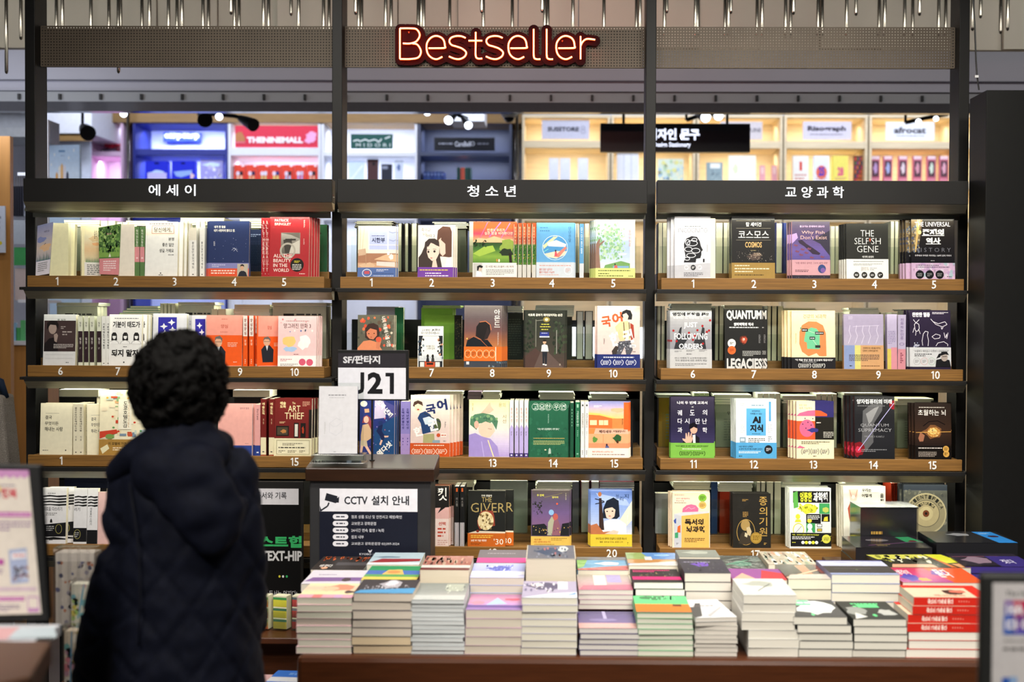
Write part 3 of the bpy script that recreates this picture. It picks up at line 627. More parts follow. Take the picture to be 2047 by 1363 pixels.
# rear
RF(0, 0, 'c5', 1050, 1150, 185, '#2f5f3f', 'dark green book behind guard', n=2, art=[('P', [(1075, 260), (1095, 240), (1110, 246), (1095, 256)], '#101a14')], yb=520)
RF(0, 0, 'c5', 560, 655, 222, '#2a3658', 'dark blue book behind guard', n=1, t=.011, art=[('K', 565, 252, 650, 276, 2, '#9fb0d8'), ('K', 565, 300, 650, 470, 14, '#3d4a70')], yb=520)
for a in [(0,0,'c4',330,600,150,200,3,'#e8e6d8','pale book'), (0,0,'c4',800,1110,155,195,3,'#e9e4cc','cream book'), (0,0,'c5',40,370,132,190,4,'#e6e4d6','pale book'), (0,0,'c5',490,655,142,212,4,'#a9af98','grey-green book')]:
    RL(*a); support(a[0], a[1], a[2], a[3]+20, a[4]-20, a[6])
for x0, x1, y in ((610, 720, 155), (735, 815, 165), (1215, 1270, 160), (1330, 1400, 160)): RV(0, 0, 'c4', [(x0, (x0+x1)/2-1), ((x0+x1)/2+1, x1)], y, '#e4e2cf', 'pale book with its page edges to the front')
# ================= left bookcase, second shelf
MAN = [('G', 176, 915, 415, 1148, ['#3a2c2c', '#453636', '#3a2c2c']), ('P', [(176, 1148), (180, 1090), (215, 1050), (260, 1040), (280, 1090), (284, 1148)], '#1d1719'), ('E', 240, 975, 30, 42, '#a08d84'), ('P', [(196, 985), (198, 930), (228, 915), (270, 918), (286, 945), (282, 985), (268, 950), (222, 945)], '#1a1414'), ('P', [(250, 1020), (272, 1010), (282, 1028), (272, 1080), (255, 1070)], '#a08d84'), ('K', 302, 955, 342, 980, 2, '#a59a96'), ('K', 314, 990, 386, 1030, 2, '#a59a96'), ('K', 250, 1090, 400, 1126, 4, '#c4bcb8')]
F(0, 1, 6, 'c4', 172, 868, 416, 1256, 'grey-white book in a dark brown portrait wrapper', '#dcdcdc', [('R', 172, 868, 416, 916, '#d3d5d4'), ('T', '좋 빛한', 275, 902, 338, 916, '#4a5a4a')]+MAN+[('L', [(190, 1172), (400, 1172)], 1.5, '#c0c0c0'), ('L', [(190, 1200), (400, 1200)], 1.5, '#c0c0c0'), ('K', 345, 1226, 368, 1236, 1, '#333')], n=2, dx=(-10,), t=.02)
BRS = [('R', 0, 0, 10, 30, '#e3e6d0'), ('R', 0, 30, 10, 92, '#33242a'), ('V', '빛한', 3, 11, 7, 22, '#555'), ('V', '빛한', 3, 42, 7, 56, '#d8d0cc'), ('K', 3, 62, 7, 66, 2, '#b8b0ac')]
S(0, 1, 6, 'c4', [(440, 474), (484, 518), (524, 562), (570, 616)], 878, 1256, 'white spine in a dark brown wrapper', '#e3e6d0', BRS)
S(0, 1, 7, 'c4', [(618, 650), (652, 682)], 878, 1258, 'white spine with black lettering', '#efefe8', [('V', '기분이태도가되지말자', 3, 14, 7.5, 66, '#2a2a2a', .03), ('E', 5, 94, 1.6, 1, '#444')])
WOM = []
for cx_ in (708, 792, 876):
    WOM += [('P', [(cx_-22, 1064), (cx_-20, 1020), (cx_-10, 1004), (cx_+10, 1004), (cx_+20, 1020), (cx_+22, 1064)], INK), ('E', cx_, 1036, 13, 19, '#f0efec'), ('P', [(cx_-14, 1030), (cx_, 1012), (cx_+14, 1030), (cx_+10, 1022), (cx_-10, 1022)], INK), ('P', [(cx_-38, 1090), (cx_-30, 1070), (cx_, 1062), (cx_+30, 1070), (cx_+38, 1090)], '#f4f3f0'), ('L', [(cx_-38, 1090), (cx_-28, 1072), (cx_-10, 1066)], 2, INK), ('L', [(cx_+38, 1090), (cx_+28, 1072), (cx_+10, 1066)], 2, INK)]
F(0, 1, 7, 'c4', 670, 868, 916, 1257, 'white book with three drawn women and black lettering', '#efeeea', [('K', 708, 892, 890, 904, 1, '#777'), ('T', '기분이 태도가', 696, 920, 902, 968, '#1c1b1a', .035)]+WOM+[('T', '되지 말자', 690, 1132, 896, 1186, '#1c1b1a', .035), ('K', 778, 1106, 806, 1116, 1, '#777'), ('E', 785, 1228, 6, 6, '#444')], n=3, dx=(26, 40), t=.018)
BIRDS = [('R', 1040, 890, 1180, 1090, '#3431a0')]+[('P', [(x, y), (x+22, y-8), (x+30, y-26), (x+40, y-8), (x+60, y-2), (x+40, y+8), (x+30, y+24), (x+24, y+8)], '#f0f0f4') for x, y in ((1052, 960), (1110, 930), (1118, 985), (1060, 1010))]+[('E', 1110, 1050, 30, 30, '#cfd4ee')]
F(0, 1, 8, 'c4', 1000, 862, 1256, 1258, 'white hardcover with a blue square of white birds', '#dcdde2', BIRDS, hard=True, t=.026, page='#e8e2c8')
F(0, 1, 8, 'c4', 1262, 872, 1400, 1258, 'white hardcover with blue square, turned to show its spine', '#dcdde2', [('R', 1322, 900, 1385, 1090, '#3431a0')]+[('P', [(x, y), (x+14, y-8), (x+18, y-26), (x+24, y-8), (x+36, y-2), (x+24, y+8), (x+18, y+24), (x+14, y+8)], '#f0f0f4') for x, y in ((1330, 950), (1344, 1000))], yaw=38, hard=True, t=.03, sart=[('V', '사랑', 3, 10, 7, 20, '#3431a0'), ('K', 4, 25, 6, 60, 6, '#888')])
def SUIT(x, y, s): return [('P', [(x-30*s, y+160*s), (x-40*s, y+60*s), (x-18*s, y+30*s), (x+20*s, y+26*s), (x+48*s, y+62*s), (x+44*s, y+160*s)], '#23252d'), ('P', [(x-8*s, y+30*s), (x+2*s, y+70*s), (x+10*s, y+28*s)], '#d9dde0'), ('E', x, y, 24*s, 32*s, '#d9a888'), ('P', [(x-26*s, y-4*s), (x-20*s, y-34*s), (x+8*s, y-42*s), (x+26*s, y-24*s), (x+24*s, y-2*s), (x+14*s, y-20*s), (x-14*s, y-22*s)], '#6a625c'), ('L', [(x-22*s, y-2*s), (x+22*s, y-2*s)], 3*s, '#4a4440')]
ORG = '#e8591c'
F(0, 1, 9, 'c5', 232, 873, 504, 1258, 'pink-orange book with a suited man', ORG, [('R', 232, 873, 504, 1023, '#eb9a88'), ('R', 232, 1023, 504, 1258, ORG), ('T', '양심', 342, 942, 394, 970, '#b0402a'), ('K', 346, 898, 390, 906, 1, '#b0584a'), ('K', 338, 994, 394, 1004, 1, '#c86a58')]+SUIT(325, 1075, 1.15)+[('K', 394, 1075, 470, 1098, 2, '#f3b89a'), ('T', '바로 양심이다', 396, 1098, 462, 1110, '#f7d8c8'), ('K', 440, 1218, 468, 1228, 1, '#f7d8c8'), ('R', 232, 1250, 504, 1258, '#eb9a88')], n=2, dx=(8,), t=.014)
OSP = [('R', 0, 0, 10, 40, '#efe6dc'), ('V', '양심양심', 2.5, 5, 7.5, 38, '#8a3a24', .03), ('V', '양심', 3, 46, 7, 58, '#f6d8c0'), ('K', 4, 84, 6, 94, 3, '#f6d8c0')]
S(0, 1, 9, 'c5', [(514, 548), (554, 594)], 875, 1258, 'orange spine with a cream top', ORG, OSP)
F(0, 1, 9, 'c5', 598, 878, 772, 1256, 'pink and orange suit book turned to show its spine', ORG, [('R', 628, 878, 772, 1030, '#eb9a88'), ('T', '양심', 690, 950, 718, 978, '#b0402a')]+SUIT(686, 1070, .95)+[('K', 734, 1075, 764, 1105, 3, '#f3b89a'), ('R', 628, 1246, 772, 1256, '#eb9a88')], yaw=30, t=.02, sart=[('R', 0, 0, 10, 34, '#efe0d4')]+OSP[1:]+[('R', 0, 94, 10, 100, '#efe0d4')])
F(0, 1, 10, 'c5', 776, 880, 1066, 1262, 'pale pink comic with a round white label band', '#efc6c4', [('T', '망그러진 만화 3', 818, 936, 1024, 972, '#3a2c28', .012), ('K', 834, 912, 1010, 922, 1, '#9a7a78'), ('B', 868, 1070, 56, 50, '#ecc878', 4), ('B', 975, 1080, 50, 54, '#f3f1ec', 5), ('B', 868, 1128, 52, 22, '#a8c4e4', 6), ('S', 800, 985, 1040, 1000, 6, 9, ['#d98a50', '#f0ede6', '#5f78b0']), ('S', 795, 905, 1045, 940, 5, 7, ['#d87a80', '#e8a0a8']), ('K', 896, 1163, 936, 1173, 1, '#8a5a58'),
 ('R', 776, 1178, 1066, 1262, '#f3ede8'), ('E', 962, 1226, 26, 26, '#d45a74'), ('E', 1018, 1228, 26, 26, '#d45a74'), ('K', 796, 1200, 884, 1222, 2, '#c87880'), ('K', 796, 1236, 930, 1256, 2, '#888')], n=4, dx=(6, 12, 20), t=.017, mat=FILM, page='#f0dcd8')
for x0, x1, y0, y1, n, cr, c, w in ((275, 592, 775, 800, 2, 'c4', '#d9dacb', 'pale book'), (20, 300, 772, 792, 2, 'c5', '#d9dacb', 'pale book'), (445, 715, 790, 885, 6, 'c5', '#e4e2d0', 'cream book'), (735, 1150, 775, 800, 2, 'c5', '#d9dacb', 'pale book')):
    RL(0, 1, cr, x0, x1, y0, y1, n, c, w); support(0, 1, cr, x0+4, x1-6, y1, '#c9ccba', 'grey-white back cover', art=[('R', 20, 20, 40, 34, '#1c1c1c'), ('K', 44, 18, 90, 36, 2, '#444')])
for i in range(5): RL(0, 1, 'c4', 720+i*28, 1050-i*2, 868-i*17, 885-i*17, 1, '#2f9a50', 'bright green book', jit=0)
support(0, 1, 'c4', 740, 1040, 885, '#2a3a2e', 'dark book under green pile')
RV(0, 1, 'c4', [(1060, 1085), (1088, 1112), (1116, 1140), (1143, 1175)], 780, '#b9b79a', 'pale book with its page edges to the front')
RV(0, 1, 'c5', [(275, 320), (324, 385)], 822, '#e4e2cf', 'pale book with its page edges to the front')
# ================= left bookcase, third shelf
CRB = '#e9e2c6'
CRS = [('V', '결국무엇이든해내는사람', 3, 6, 7, 54, '#4a453c', .02), ('V', '지음', 3.5, 62, 6.5, 72, '#6a655c'), ('E', 5, 94, 1.6, 1, '#444')]
CRA = [('L', [(176, 310), (274, 310)], 1.6, '#555'), ('T', '결국', 174, 326, 222, 352, INK, .012), ('T', '무엇이든', 172, 368, 270, 394, INK, .012), ('T', '해내는 사람', 172, 406, 302, 436, INK, .012), ('K', 160, 566, 200, 575, 1, '#666'), ('E', 326, 570, 5, 5, '#444')]
F(0, 2, 11, 'd3', 140, 238, 371, 603, 'cream book with three short lines of lettering', CRB, CRA, n=2, dx=(22,), t=.018)
S(0, 2, 11, 'd3', [(380, 420), (424, 456)], 242, 605, 'plain cream spine', CRB, CRS)
F(0, 2, 11, 'd3', 458, 244, 572, 606, 'cream book turned to show its spine', CRB, [('L', [(505, 322), (560, 322)], 1.6, '#555'), ('T', '결국', 505, 338, 535, 362, INK, .012), ('T', '무엇이든', 505, 378, 562, 404, INK, .012), ('T', '해내는 사람', 505, 420, 570, 448, INK, .012)], yaw=30, t=.022, sart=CRS)
rr = random.Random(3); TOK = [('R', 565, 145, 922, 606, '#efe6c6')]
for i in range(46):
    x, y = rr.uniform(575, 890), rr.uniform(152, 470); w_, h_ = rr.uniform(14, 50), rr.uniform(10, 40)
    TOK.append(('R', x, y, min(x+w_, 918), min(y+h_, 490), rr.choice(['#c9d3c4', '#b9c9cf', '#e3b27c', '#c95a3c', '#8fae7a', '#f3ead2', '#d8c49a', '#7f93a4', '#f3ead2', '#efe0c0', '#e8d8b0'])))
    if i % 4 == 0: TOK.append(('E', x+8, y+10, 9, 7, rr.choice(['#c9402c', '#5d9a5a', '#e0a83c', '#4f78a0'])))
TOK += [('P', [(568, 440), (690, 425), (698, 450), (568, 490)], '#c9452e'), ('E', 640, 475, 30, 18, '#7a9a52'), ('R', 700, 210, 795, 425, '#f2ecd6'), ('V', '도쿄호텔도감', 735, 225, 765, 415, '#3a342c', .02), ('V', 'TOKYOHOTEL', 770, 230, 780, 410, '#c9a070'), ('R', 565, 495, 922, 606, '#a8813f'), ('T', '이 호텔에 가면', 632, 515, 760, 536, '#33270f', .02), ('K', 665, 548, 740, 576, 2, '#f0e4c8'), ('P', [(575, 560), (625, 530), (640, 560), (592, 598)], '#e6dfb8')]
F(0, 2, 12, 'd3', 565, 145, 922, 606, 'colourful illustrated book with a brown lower band', '#efe6c6', TOK, t=.028)
PKB = '#e3a69c'
F(0, 2, 14, 'd4', 125, 243, 370, 612, 'plain pink book with a blue lower strip', PKB, [('R', 125, 538, 370, 612, '#2b3f86'), ('T', '엄마의 말로', 280, 268, 346, 282, '#8a6a6c'), ('K', 320, 520, 346, 528, 1, '#a07a78')], n=2, dx=(22,), t=.018, page='#e8eef0')
S(0, 2, 14, 'd4', [(392, 432)], 246, 614, 'pink spine with a blue foot', '#dfa09c', [('V', '엄마의말로', 3.5, 8, 6.5, 30, '#5a4248'), ('R', 0, 79, 10, 100, '#2b3f86'), ('K', 3, 90, 7, 95, 1, '#dfe4f0')])
MAR = '#6e1f1c'
S(0, 2, 15, 'd4', [(434, 474), (476, 532)], 206, 614, 'dark red spine with a cream foot', MAR, [('V', '예술도둑', 2.5, 6, 7.5, 28, '#e6cf9a', .03), ('V', '지음', 4, 34, 6, 44, '#d8b890'), ('R', 0, 67, 10, 97, '#e6ddb8'), ('K', 3, 90, 7, 94, 1, '#444'), ('R', 0, 97, 10, 100, '#9a3a20')])
F(0, 2, 15, 'd4', 530, 205, 797, 615, 'dark red book with pictures and cream band', MAR, [('T', '예술', 568, 228, 610, 250, '#e9d5a0', .03), ('T', '도둑', 568, 252, 610, 274, '#e9d5a0', .03), ('T', 'The', 655, 230, 678, 246, '#e9d5a0'), ('T', 'ART', 626, 256, 714, 300, '#ead8a8', .0), ('T', 'THIEF', 602, 306, 740, 352, '#ead8a8', .0), ('K', 730, 225, 782, 262, 4, '#c89a80'), ('K', 566, 368, 608, 384, 2, '#e0c090'), ('R', 542, 400, 634, 472, '#1d1712'), ('R', 550, 410, 626, 464, '#4a4030'), ('B', 595, 438, 24, 14, '#b87a40', 3), ('R', 670, 378, 704, 484, '#1a1512'), ('R', 676, 388, 698, 475, '#d9d4c8'), ('R', 718, 380, 754, 482, '#1a1512'), ('B', 735, 430, 9, 30, '#a83a20', 9), ('R', 776, 285, 797, 486, '#1a1512')],
 n=4, dx=(10, 26, 42), t=.018, band=(488, 614, '#e2dab4', [('R', 545, 500, 786, 604, '#b5ae8c'), ('R', 551, 506, 780, 598, '#e6dfbe'), ('K', 590, 520, 735, 540, 2, '#5a5240'), ('K', 562, 546, 755, 562, 1, '#3a3428'), ('K', 562, 572, 610, 592, 2, '#6a624c'), ('K', 628, 572, 690, 592, 2, '#6a624c'), ('K', 712, 572, 752, 592, 2, '#6a624c')]))
for x0, x1, y0, y1, cr in ((278, 560, 138, 190, 'd3'), (235, 500, 142, 192, 'd4')):
    RL(0, 2, cr, x0, x1, y0, y1, 1, '#dfe4dc', 'white boxed book', depth=.12); support(0, 2, cr, x0+10, x1-10, y1, '#151515', 'dark book under white box', n=2)
# ================= left bookcase, bottom shelf
def STRO(x0, x1, y0): return [('P', [(x0, y0+i*20-3), (x0+(x1-x0)*.3, y0+i*20-9+4*(i % 2)), (x0+(x1-x0)*.6, y0+i*20-4), (x1, y0+i*20-8), (x1, y0+i*20+4), (x0+(x1-x0)*.7, y0+i*20+8), (x0+(x1-x0)*.35, y0+i*20+2), (x0, y0+i*20+6)], '#191919') for i in range(4)]
F(0, 3, 16, 'd3', 150, 845, 325, 1238, 'white book with brush strokes and black band', '#dedde0', STRO(152, 325, 905)+[('K', 190, 880, 246, 890, 1, '#777'), ('T', '외로움 다스리기', 160, 980, 296, 1008, '#3a3a40', .008), ('K', 180, 1018, 260, 1042, 2, '#888'), ('P', [(210, 1090), (212, 1072), (219, 1062), (226, 1072), (228, 1090)], '#191919'), ('P', [(150, 1105), (325, 1088), (325, 1186), (150, 1190)], '#17171a'), ('O', 274, 1134, 24, 34, 4, '#8f8a50'), ('K', 185, 1110, 240, 1150, 3, '#aaa'), ('P', [(150, 1200), (240, 1190), (325, 1200), (325, 1208), (150, 1210)], '#191919'), ('K', 208, 1206, 232, 1216, 1, '#333')], n=2, dx=(38,), t=.022)
F(0, 3, 16, 'd3', 380, 850, 475, 1240, 'second white brush-stroke book, half turned', '#dedde0', STRO(384, 472, 910)+[('T', '리기', 384, 985, 424, 1010, '#3a3a40', .008), ('R', 380, 1128, 475, 1225, '#17171a'), ('O', 408, 1172, 24, 34, 4, '#8f8a50'), ('K', 388, 1155, 420, 1195, 3, '#aaa')], t=.02)
F(0, 3, 16, 'd3', 477, 850, 552, 1240, 'third white brush-stroke book, spine showing', '#dedde0', STRO(480, 550, 912)+[('V', '외로움다스리기', 496, 985, 510, 1110, '#3a3a40', .01), ('R', 477, 1142, 552, 1240, '#17171a')], t=.02)
F(0, 3, 17, 'd3', 554, 875, 640, 1242, 'pale pink book half hidden by the navy coat', '#d9b4b0', [('O', 605, 1035, 24, 24, 3, '#b08a88')], t=.02)
RL(0, 3, 'd3', 318, 630, 768, 845, 2, '#1b2034', 'dark navy book', page='#1b2034', jit=12); support(0, 3, 'd3', 330, 620, 845, '#1b1b20', 'dark book under navy pile')
# ================= middle bookcase, top shelf
F(1, 0, 1, 'c6', 208, 200, 496, 578, 'pale classroom book with a blue lower band', '#c9cbe2', [('R', 208, 200, 496, 400, '#b9c2ea'), ('R', 208, 200, 290, 400, '#e4dcc4'), ('L', [(225, 205), (222, 390)], 5, '#cdbf9c'), ('L', [(255, 205), (240, 380)], 5, '#d6caa8'), ('R', 284, 204, 294, 380, '#efe9da'), ('R', 284, 372, 496, 400, '#e9e2d2'), ('R', 430, 204, 440, 372, '#e9e6e0'), ('R', 294, 335, 496, 342, '#e2dfe0'), ('L', [(440, 240), (470, 250), (496, 244)], 2.5, '#6f7390'), ('L', [(445, 300), (475, 310), (496, 300)], 2.5, '#6f7390'),
 ('K', 312, 266, 410, 276, 1, '#55597a'), ('T', '시한부', 312, 284, 412, 322, '#1d2440', .025), ('R', 208, 400, 496, 505, '#a5765a'), ('R', 208, 470, 496, 505, '#c79c7a'), ('P', [(330, 445), (420, 408), (496, 408), (496, 462)], '#d8b28c'), ('P', [(350, 460), (490, 464), (490, 500), (350, 490)], '#d9cfc4'), ('P', [(210, 375), (265, 365), (272, 410), (212, 420)], '#c9a98c'), ('P', [(212, 485), (300, 466), (342, 486), (330, 500), (240, 503)], '#d3b08e'), ('L', [(268, 405), (270, 480)], 5, '#b08a6a'), ('B', 460, 425, 20, 22, '#e9e4dc', 3), ('R', 430, 388, 448, 412, '#f0f0f0')],
 n=2, dx=(10,), t=.02, band=(505, 578, '#51699e', [('O', 278, 545, 36, 30, 5, '#d7dce8'), ('R', 258, 530, 298, 552, '#b8505a'), ('K', 350, 515, 440, 535, 2, '#c3cbe0'), ('K', 325, 545, 480, 552, 1, '#26335a'), ('K', 325, 560, 480, 570, 1, '#c3cbe0')]))
def GIRL(face, hair, skin, coat, s=1): return []
F(1, 0, 2, 'c6', 663, 193, 930, 578, 'cream book with two girls and purple band', '#e9e3d6', [('T', '죽이고', 686, 214, 756, 240, '#6a6054', .006), ('T', '싶은', 696, 246, 730, 266, '#8a7c6c', .0), ('T', '아이 2', 722, 258, 790, 284, '#6a6054', .006), ('K', 892, 212, 900, 266, 7, '#777'),
 ('P', [(825, 420), (806, 300), (812, 230), (850, 200), (905, 205), (918, 240), (918, 430), (880, 425)], '#5f4034'), ('P', [(820, 300), (836, 285), (868, 300), (872, 400), (850, 420), (828, 395), (815, 350)], '#e6c4b2'), ('P', [(836, 300), (846, 240), (918, 240), (918, 430), (875, 425), (870, 330)], '#5f4034'), ('P', [(880, 430), (918, 425), (918, 500), (870, 500)], '#e8e6e0'),
 ('P', [(668, 430), (690, 400), (712, 350), (716, 318), (745, 292), (790, 290), (822, 312), (828, 380), (832, 430), (846, 500), (668, 500)], '#3c302c'), ('P', [(732, 345), (760, 318), (800, 340), (826, 350), (824, 400), (800, 446), (770, 455), (742, 430), (730, 392)], '#eccdbb'), ('E', 742, 388, 8, 9, '#2a2220'), ('E', 788, 385, 9, 9, '#2a2220'), ('L', [(730, 374), (752, 372)], 3, '#3c302c'), ('L', [(776, 368), (802, 370)], 3, '#3c302c'), ('E', 765, 433, 9, 4, '#c8746a'), ('P', [(726, 350), (745, 318), (800, 312), (826, 352), (800, 335), (760, 322), (742, 350)], '#3c302c'), ('P', [(776, 455), (800, 446), (812, 500), (770, 500)], '#e6c4b2')],
 n=3, dx=(12, 22), t=.019, band=(500, 578, '#6f3f98', [('K', 678, 514, 895, 528, 1, '#e8c94a'), ('K', 720, 538, 840, 552, 1, '#e9def0'), ('K', 720, 556, 895, 570, 1, '#e9def0')]))
LAND = [('G', 1080, 166, 1410, 300, ['#c8482c', '#d9632f', '#b8405a', '#e69a6a']), ('L', [(1130, 290), (1190, 170)], 6, '#c9608a'), ('L', [(1200, 280), (1290, 170)], 8, '#b86aa8'), ('L', [(1290, 290), (1360, 175)], 7, '#c070a0'), ('T', '인생이 우리가', 1186, 216, 1320, 240, '#f6d8b8', .01), ('T', '싶은 밤을 바라본다면', 1166, 240, 1380, 262, '#f6d8b8', .01), ('P', [(1080, 306), (1120, 285), (1180, 292), (1240, 272), (1330, 298), (1410, 290), (1410, 330), (1080, 330)], '#e6b48a'), ('G', 1080, 318, 1410, 470, ['#26401f', '#3d6a2c', '#7fa23c', '#4d7a30']), ('P', [(1080, 400), (1160, 350), (1230, 340), (1250, 380), (1130, 420)], '#9cb848'), ('S', 1085, 305, 1180, 345, 22, 9, ['#1d3018', '#2a4420']), ('B', 1340, 345, 62, 50, '#8aa044', 5), ('B', 1330, 390, 60, 34, '#1e2c18', 7), ('P', [(1350, 395), (1372, 395), (1378, 465), (1356, 465)], '#20180f'), ('E', 1262, 448, 7, 12, '#b8863c'), ('E', 1278, 450, 7, 12, '#e6d8c0'), ('S', 1080, 560, 1410, 576, 30, 4, ['#b83a24', '#2a4a20', '#d8a040'])]
F(1, 0, 3, 'c6', 1080, 166, 1410, 577, 'sunset meadow book with a white lower band', '#d9632f', LAND, n=1, t=.02, mat=FILM, band=(466, 570, '#dedcd6', [('R', 1084, 470, 1150, 568, '#b9b7b2'), ('P', [(1104, 568), (1106, 530), (1132, 516), (1148, 540), (1150, 568)], '#e8e8e6'), ('E', 1134, 510, 16, 20, '#c8b4a4'), ('P', [(1112, 520), (1112, 492), (1134, 482), (1158, 492), (1150, 505), (1128, 500), (1120, 530)], '#1a1a1a'), ('T', '전 서점 베스트셀러 1위 저자', 1176, 486, 1390, 502, '#6a4a44', .01), ('K', 1180, 512, 1390, 556, 4, '#888')]))
SUN = [('R', 0, 0, 10, 25, '#d0542c'), ('R', 0, 25, 10, 38, '#a83a20'), ('V', '밤을바라보면', 3, 6, 7, 40, '#f0d0a0'), ('S', 1, 40, 9, 74, 30, 1.2, ['#2f5a24', '#6f9a38', '#1a2a14', '#c8b83c']), ('R', 0, 75, 10, 98, '#c9c7c0'), ('L', [(1, 2), (1, 98)], .8, '#f0e0d0')]
S(1, 0, 3, 'c7', [(176, 206), (208, 240), (242, 274), (276, 308), (310, 346)], 174, 578, 'sunset-coloured spine', '#3d6a2c', SUN, mat=FILM)
F(1, 0, 4, 'c7', 350, 174, 636, 577, 'sky blue book with a round seaside picture', '#5f9cc9', [('K', 376, 204, 434, 216, 1, '#3d6f9c'), ('K', 376, 226, 448, 240, 1, '#3d6f9c'), ('V', '단단한말', 592, 200, 612, 316, '#34628c', .008), ('E', 490, 355, 97, 90, '#cfe0ea'), ('E', 490, 355, 93, 86, '#4a8ec2'), ('P', [(400, 340), (480, 275), (510, 275), (405, 365)], '#e6d8a0'), ('P', [(430, 320), (500, 300), (575, 330), (570, 350), (440, 345)], '#dce6ea'), ('P', [(410, 400), (500, 380), (580, 380), (560, 410), (500, 435), (440, 425)], '#d6cdb4'), ('P', [(480, 420), (570, 345), (580, 358), (520, 425)], '#d87a6a'), ('E', 495, 378, 6, 8, '#2a2422'), ('P', [(486, 415), (490, 385), (502, 385), (508, 415)], '#d84a5a'), ('L', [(405, 385), (440, 365)], 4, '#7ad8c8')],
 n=2, dx=(10,), t=.02, mat=FILM, page='#dfe6ea', band=(461, 577, '#c3cbd2', [('T', '틀린 말은 없지만', 372, 505, 470, 522, '#b8604e', .02), ('T', '틀린 마음은 아닐까', 372, 526, 486, 542, '#b8604e', .02), ('K', 372, 478, 610, 492, 1, '#c89a90'), ('K', 372, 546, 520, 558, 1, '#c89a90'), ('O', 590, 520, 30, 30, 3, '#e6ebee'), ('K', 572, 505, 606, 535, 3, '#c89a90')]))
S(1, 0, 4, 'c7', [(676, 708)], 180, 578, 'sky blue spine with a white foot', '#5f9cc9', [('V', '단단한말', 3, 5, 7, 55, '#d8e8f4', .02), ('R', 0, 72, 10, 100, '#cdd2d6')], mat=FILM)
RV(1, 0, 'c7', [(642, 655), (657, 670)], 176, '#d8dce0', 'white book by sky-blue cover')
TREE = [('R', 797, 155, 1090, 577, '#c9d3dc'), ('G', 797, 160, 1090, 460, ['#d9dccb', '#b8c9da', '#a8bcd8', '#c2d0dc']), ('S', 805, 185, 1000, 440, 170, 12, ['#8db48a', '#a9c8a0', '#7aa67c', '#b8d0ac', '#96bd9a']), ('S', 880, 200, 1020, 380, 60, 10, ['#9fc39a', '#b9d2ad', '#86b088']), ('P', [(765, 505), (775, 400), (800, 330), (820, 295), (834, 290), (826, 330), (826, 400), (835, 505)], '#8a6a5c'), ('P', [(820, 330), (860, 300), (866, 308), (826, 345)], '#8a6a5c'), ('B', 1020, 290, 36, 12, '#e6ebee', 3), ('B', 1000, 400, 34, 9, '#e3e9ee', 6), ('P', [(870, 480), (930, 465), (990, 450), (1060, 468), (1090, 480), (1090, 505), (860, 505)], '#6f9a5a'), ('R', 930, 486, 1050, 500, '#7aa0c8'), ('E', 945, 475, 5, 8, '#2a2422'), ('P', [(938, 502), (942, 482), (960, 480), (966, 502)], '#c85a5a'), ('R', 1058, 160, 1090, 505, '#e4dcd2'), ('V', '어린이집', 930, 164, 1054, 188, '#c98a80', .006), ('V', '열대의위로', 1048, 220, 1066, 345, '#c88a90', .006), ('K', 812, 168, 855, 176, 1, '#5a6a5a')]
TREE[-3] = ('T', '여름은 집 업', 932, 164, 1052, 188, '#c98a80', .004)
F(1, 0, 5, 'c7', 797, 152, 1096, 577, 'pale green tree book with a yellow band', '#c9d3dc', TREE, n=4, dx=(-14, -28, -40), t=.018, spine='#b8cfa8', page='#eef0dc', band=(502, 577, '#d3da82', [('K', 818, 514, 1060, 526, 1, '#3a4020'), ('K', 818, 536, 900, 548, 1, '#3a4020'), ('K', 818, 552, 1008, 564, 1, '#3a4020'), ('K', 1046, 554, 1080, 564, 1, '#222')]))
for x0, x1, y0, y1, n, cr, c, w in ((190, 470, 158, 215, 7, 'c6', '#1d1d1b', 'black-edged book'), (780, 1040, 163, 215, 5, 'c6', '#4a5044', 'dark-edged book')):
    RL(1, 0, cr, x0, x1, y0, y1, n, c, w, jit=12); support(1, 0, cr, x0+10, x1-14, y1, '#55594c', 'grey-green book behind guard')
RV(1, 0, 'c6', [(512, 545), (562, 595), (612, 660)], 172, '#2c2c28', 'thick book with cream page edges to the front', hard=True)
RV(1, 0, 'c6', [(1052, 1100), (1110, 1160), (1166, 1210)], 160, '#e4e2d4', 'pale book with its page edges to the front')
RV(1, 0, 'c7', [(716, 748)], 176, '#d8dce0', 'pale book by blue spine')
# ================= middle bookcase, second shelf
FLW = [('R', 205, 875, 482, 1275, '#5c5a4c'), ('S', 208, 880, 480, 1260, 60, 14, ['#4d5044', '#6a6656', '#3f4238', '#5a4a3c']), ('S', 208, 882, 470, 1000, 20, 13, ['#d4573c', '#c9482f', '#e07048']), ('S', 400, 900, 478, 1240, 10, 12, ['#d4573c', '#e07048', '#d6c8b0']), ('P', [(262, 1040), (262, 975), (285, 940), (325, 932), (360, 950), (372, 1000), (368, 1045), (330, 1060), (285, 1058)], '#3a2722'), ('P', [(272, 1000), (300, 972), (350, 985), (352, 1025), (325, 1055), (295, 1050), (276, 1028)], '#c97a58'), ('E', 290, 1012, 5, 4, '#2a1a16'), ('E', 330, 1010, 5, 4, '#2a1a16'), ('E', 308, 1038, 6, 3, '#a03a2c'), ('P', [(205, 1120), (250, 1068), (300, 1060), (350, 1075), (390, 1130), (390, 1275), (205, 1275)], '#d8865e'), ('P', [(345, 1120), (350, 1050), (375, 1040), (385, 1065), (370, 1130)], '#c97a58'), ('E', 365, 1055, 22, 20, '#d4573c'), ('T', '너의 여름에 나를 더한', 306, 980, 536, 1012, '#efe6d8', .02, -78)]
F(1, 1, 6, 'c6', 205, 872, 482, 1262, 'green book with a girl among red flowers', '#5c5a4c', FLW, n=2, dx=(6,), t=.02)
LIME = '#7fb03f'
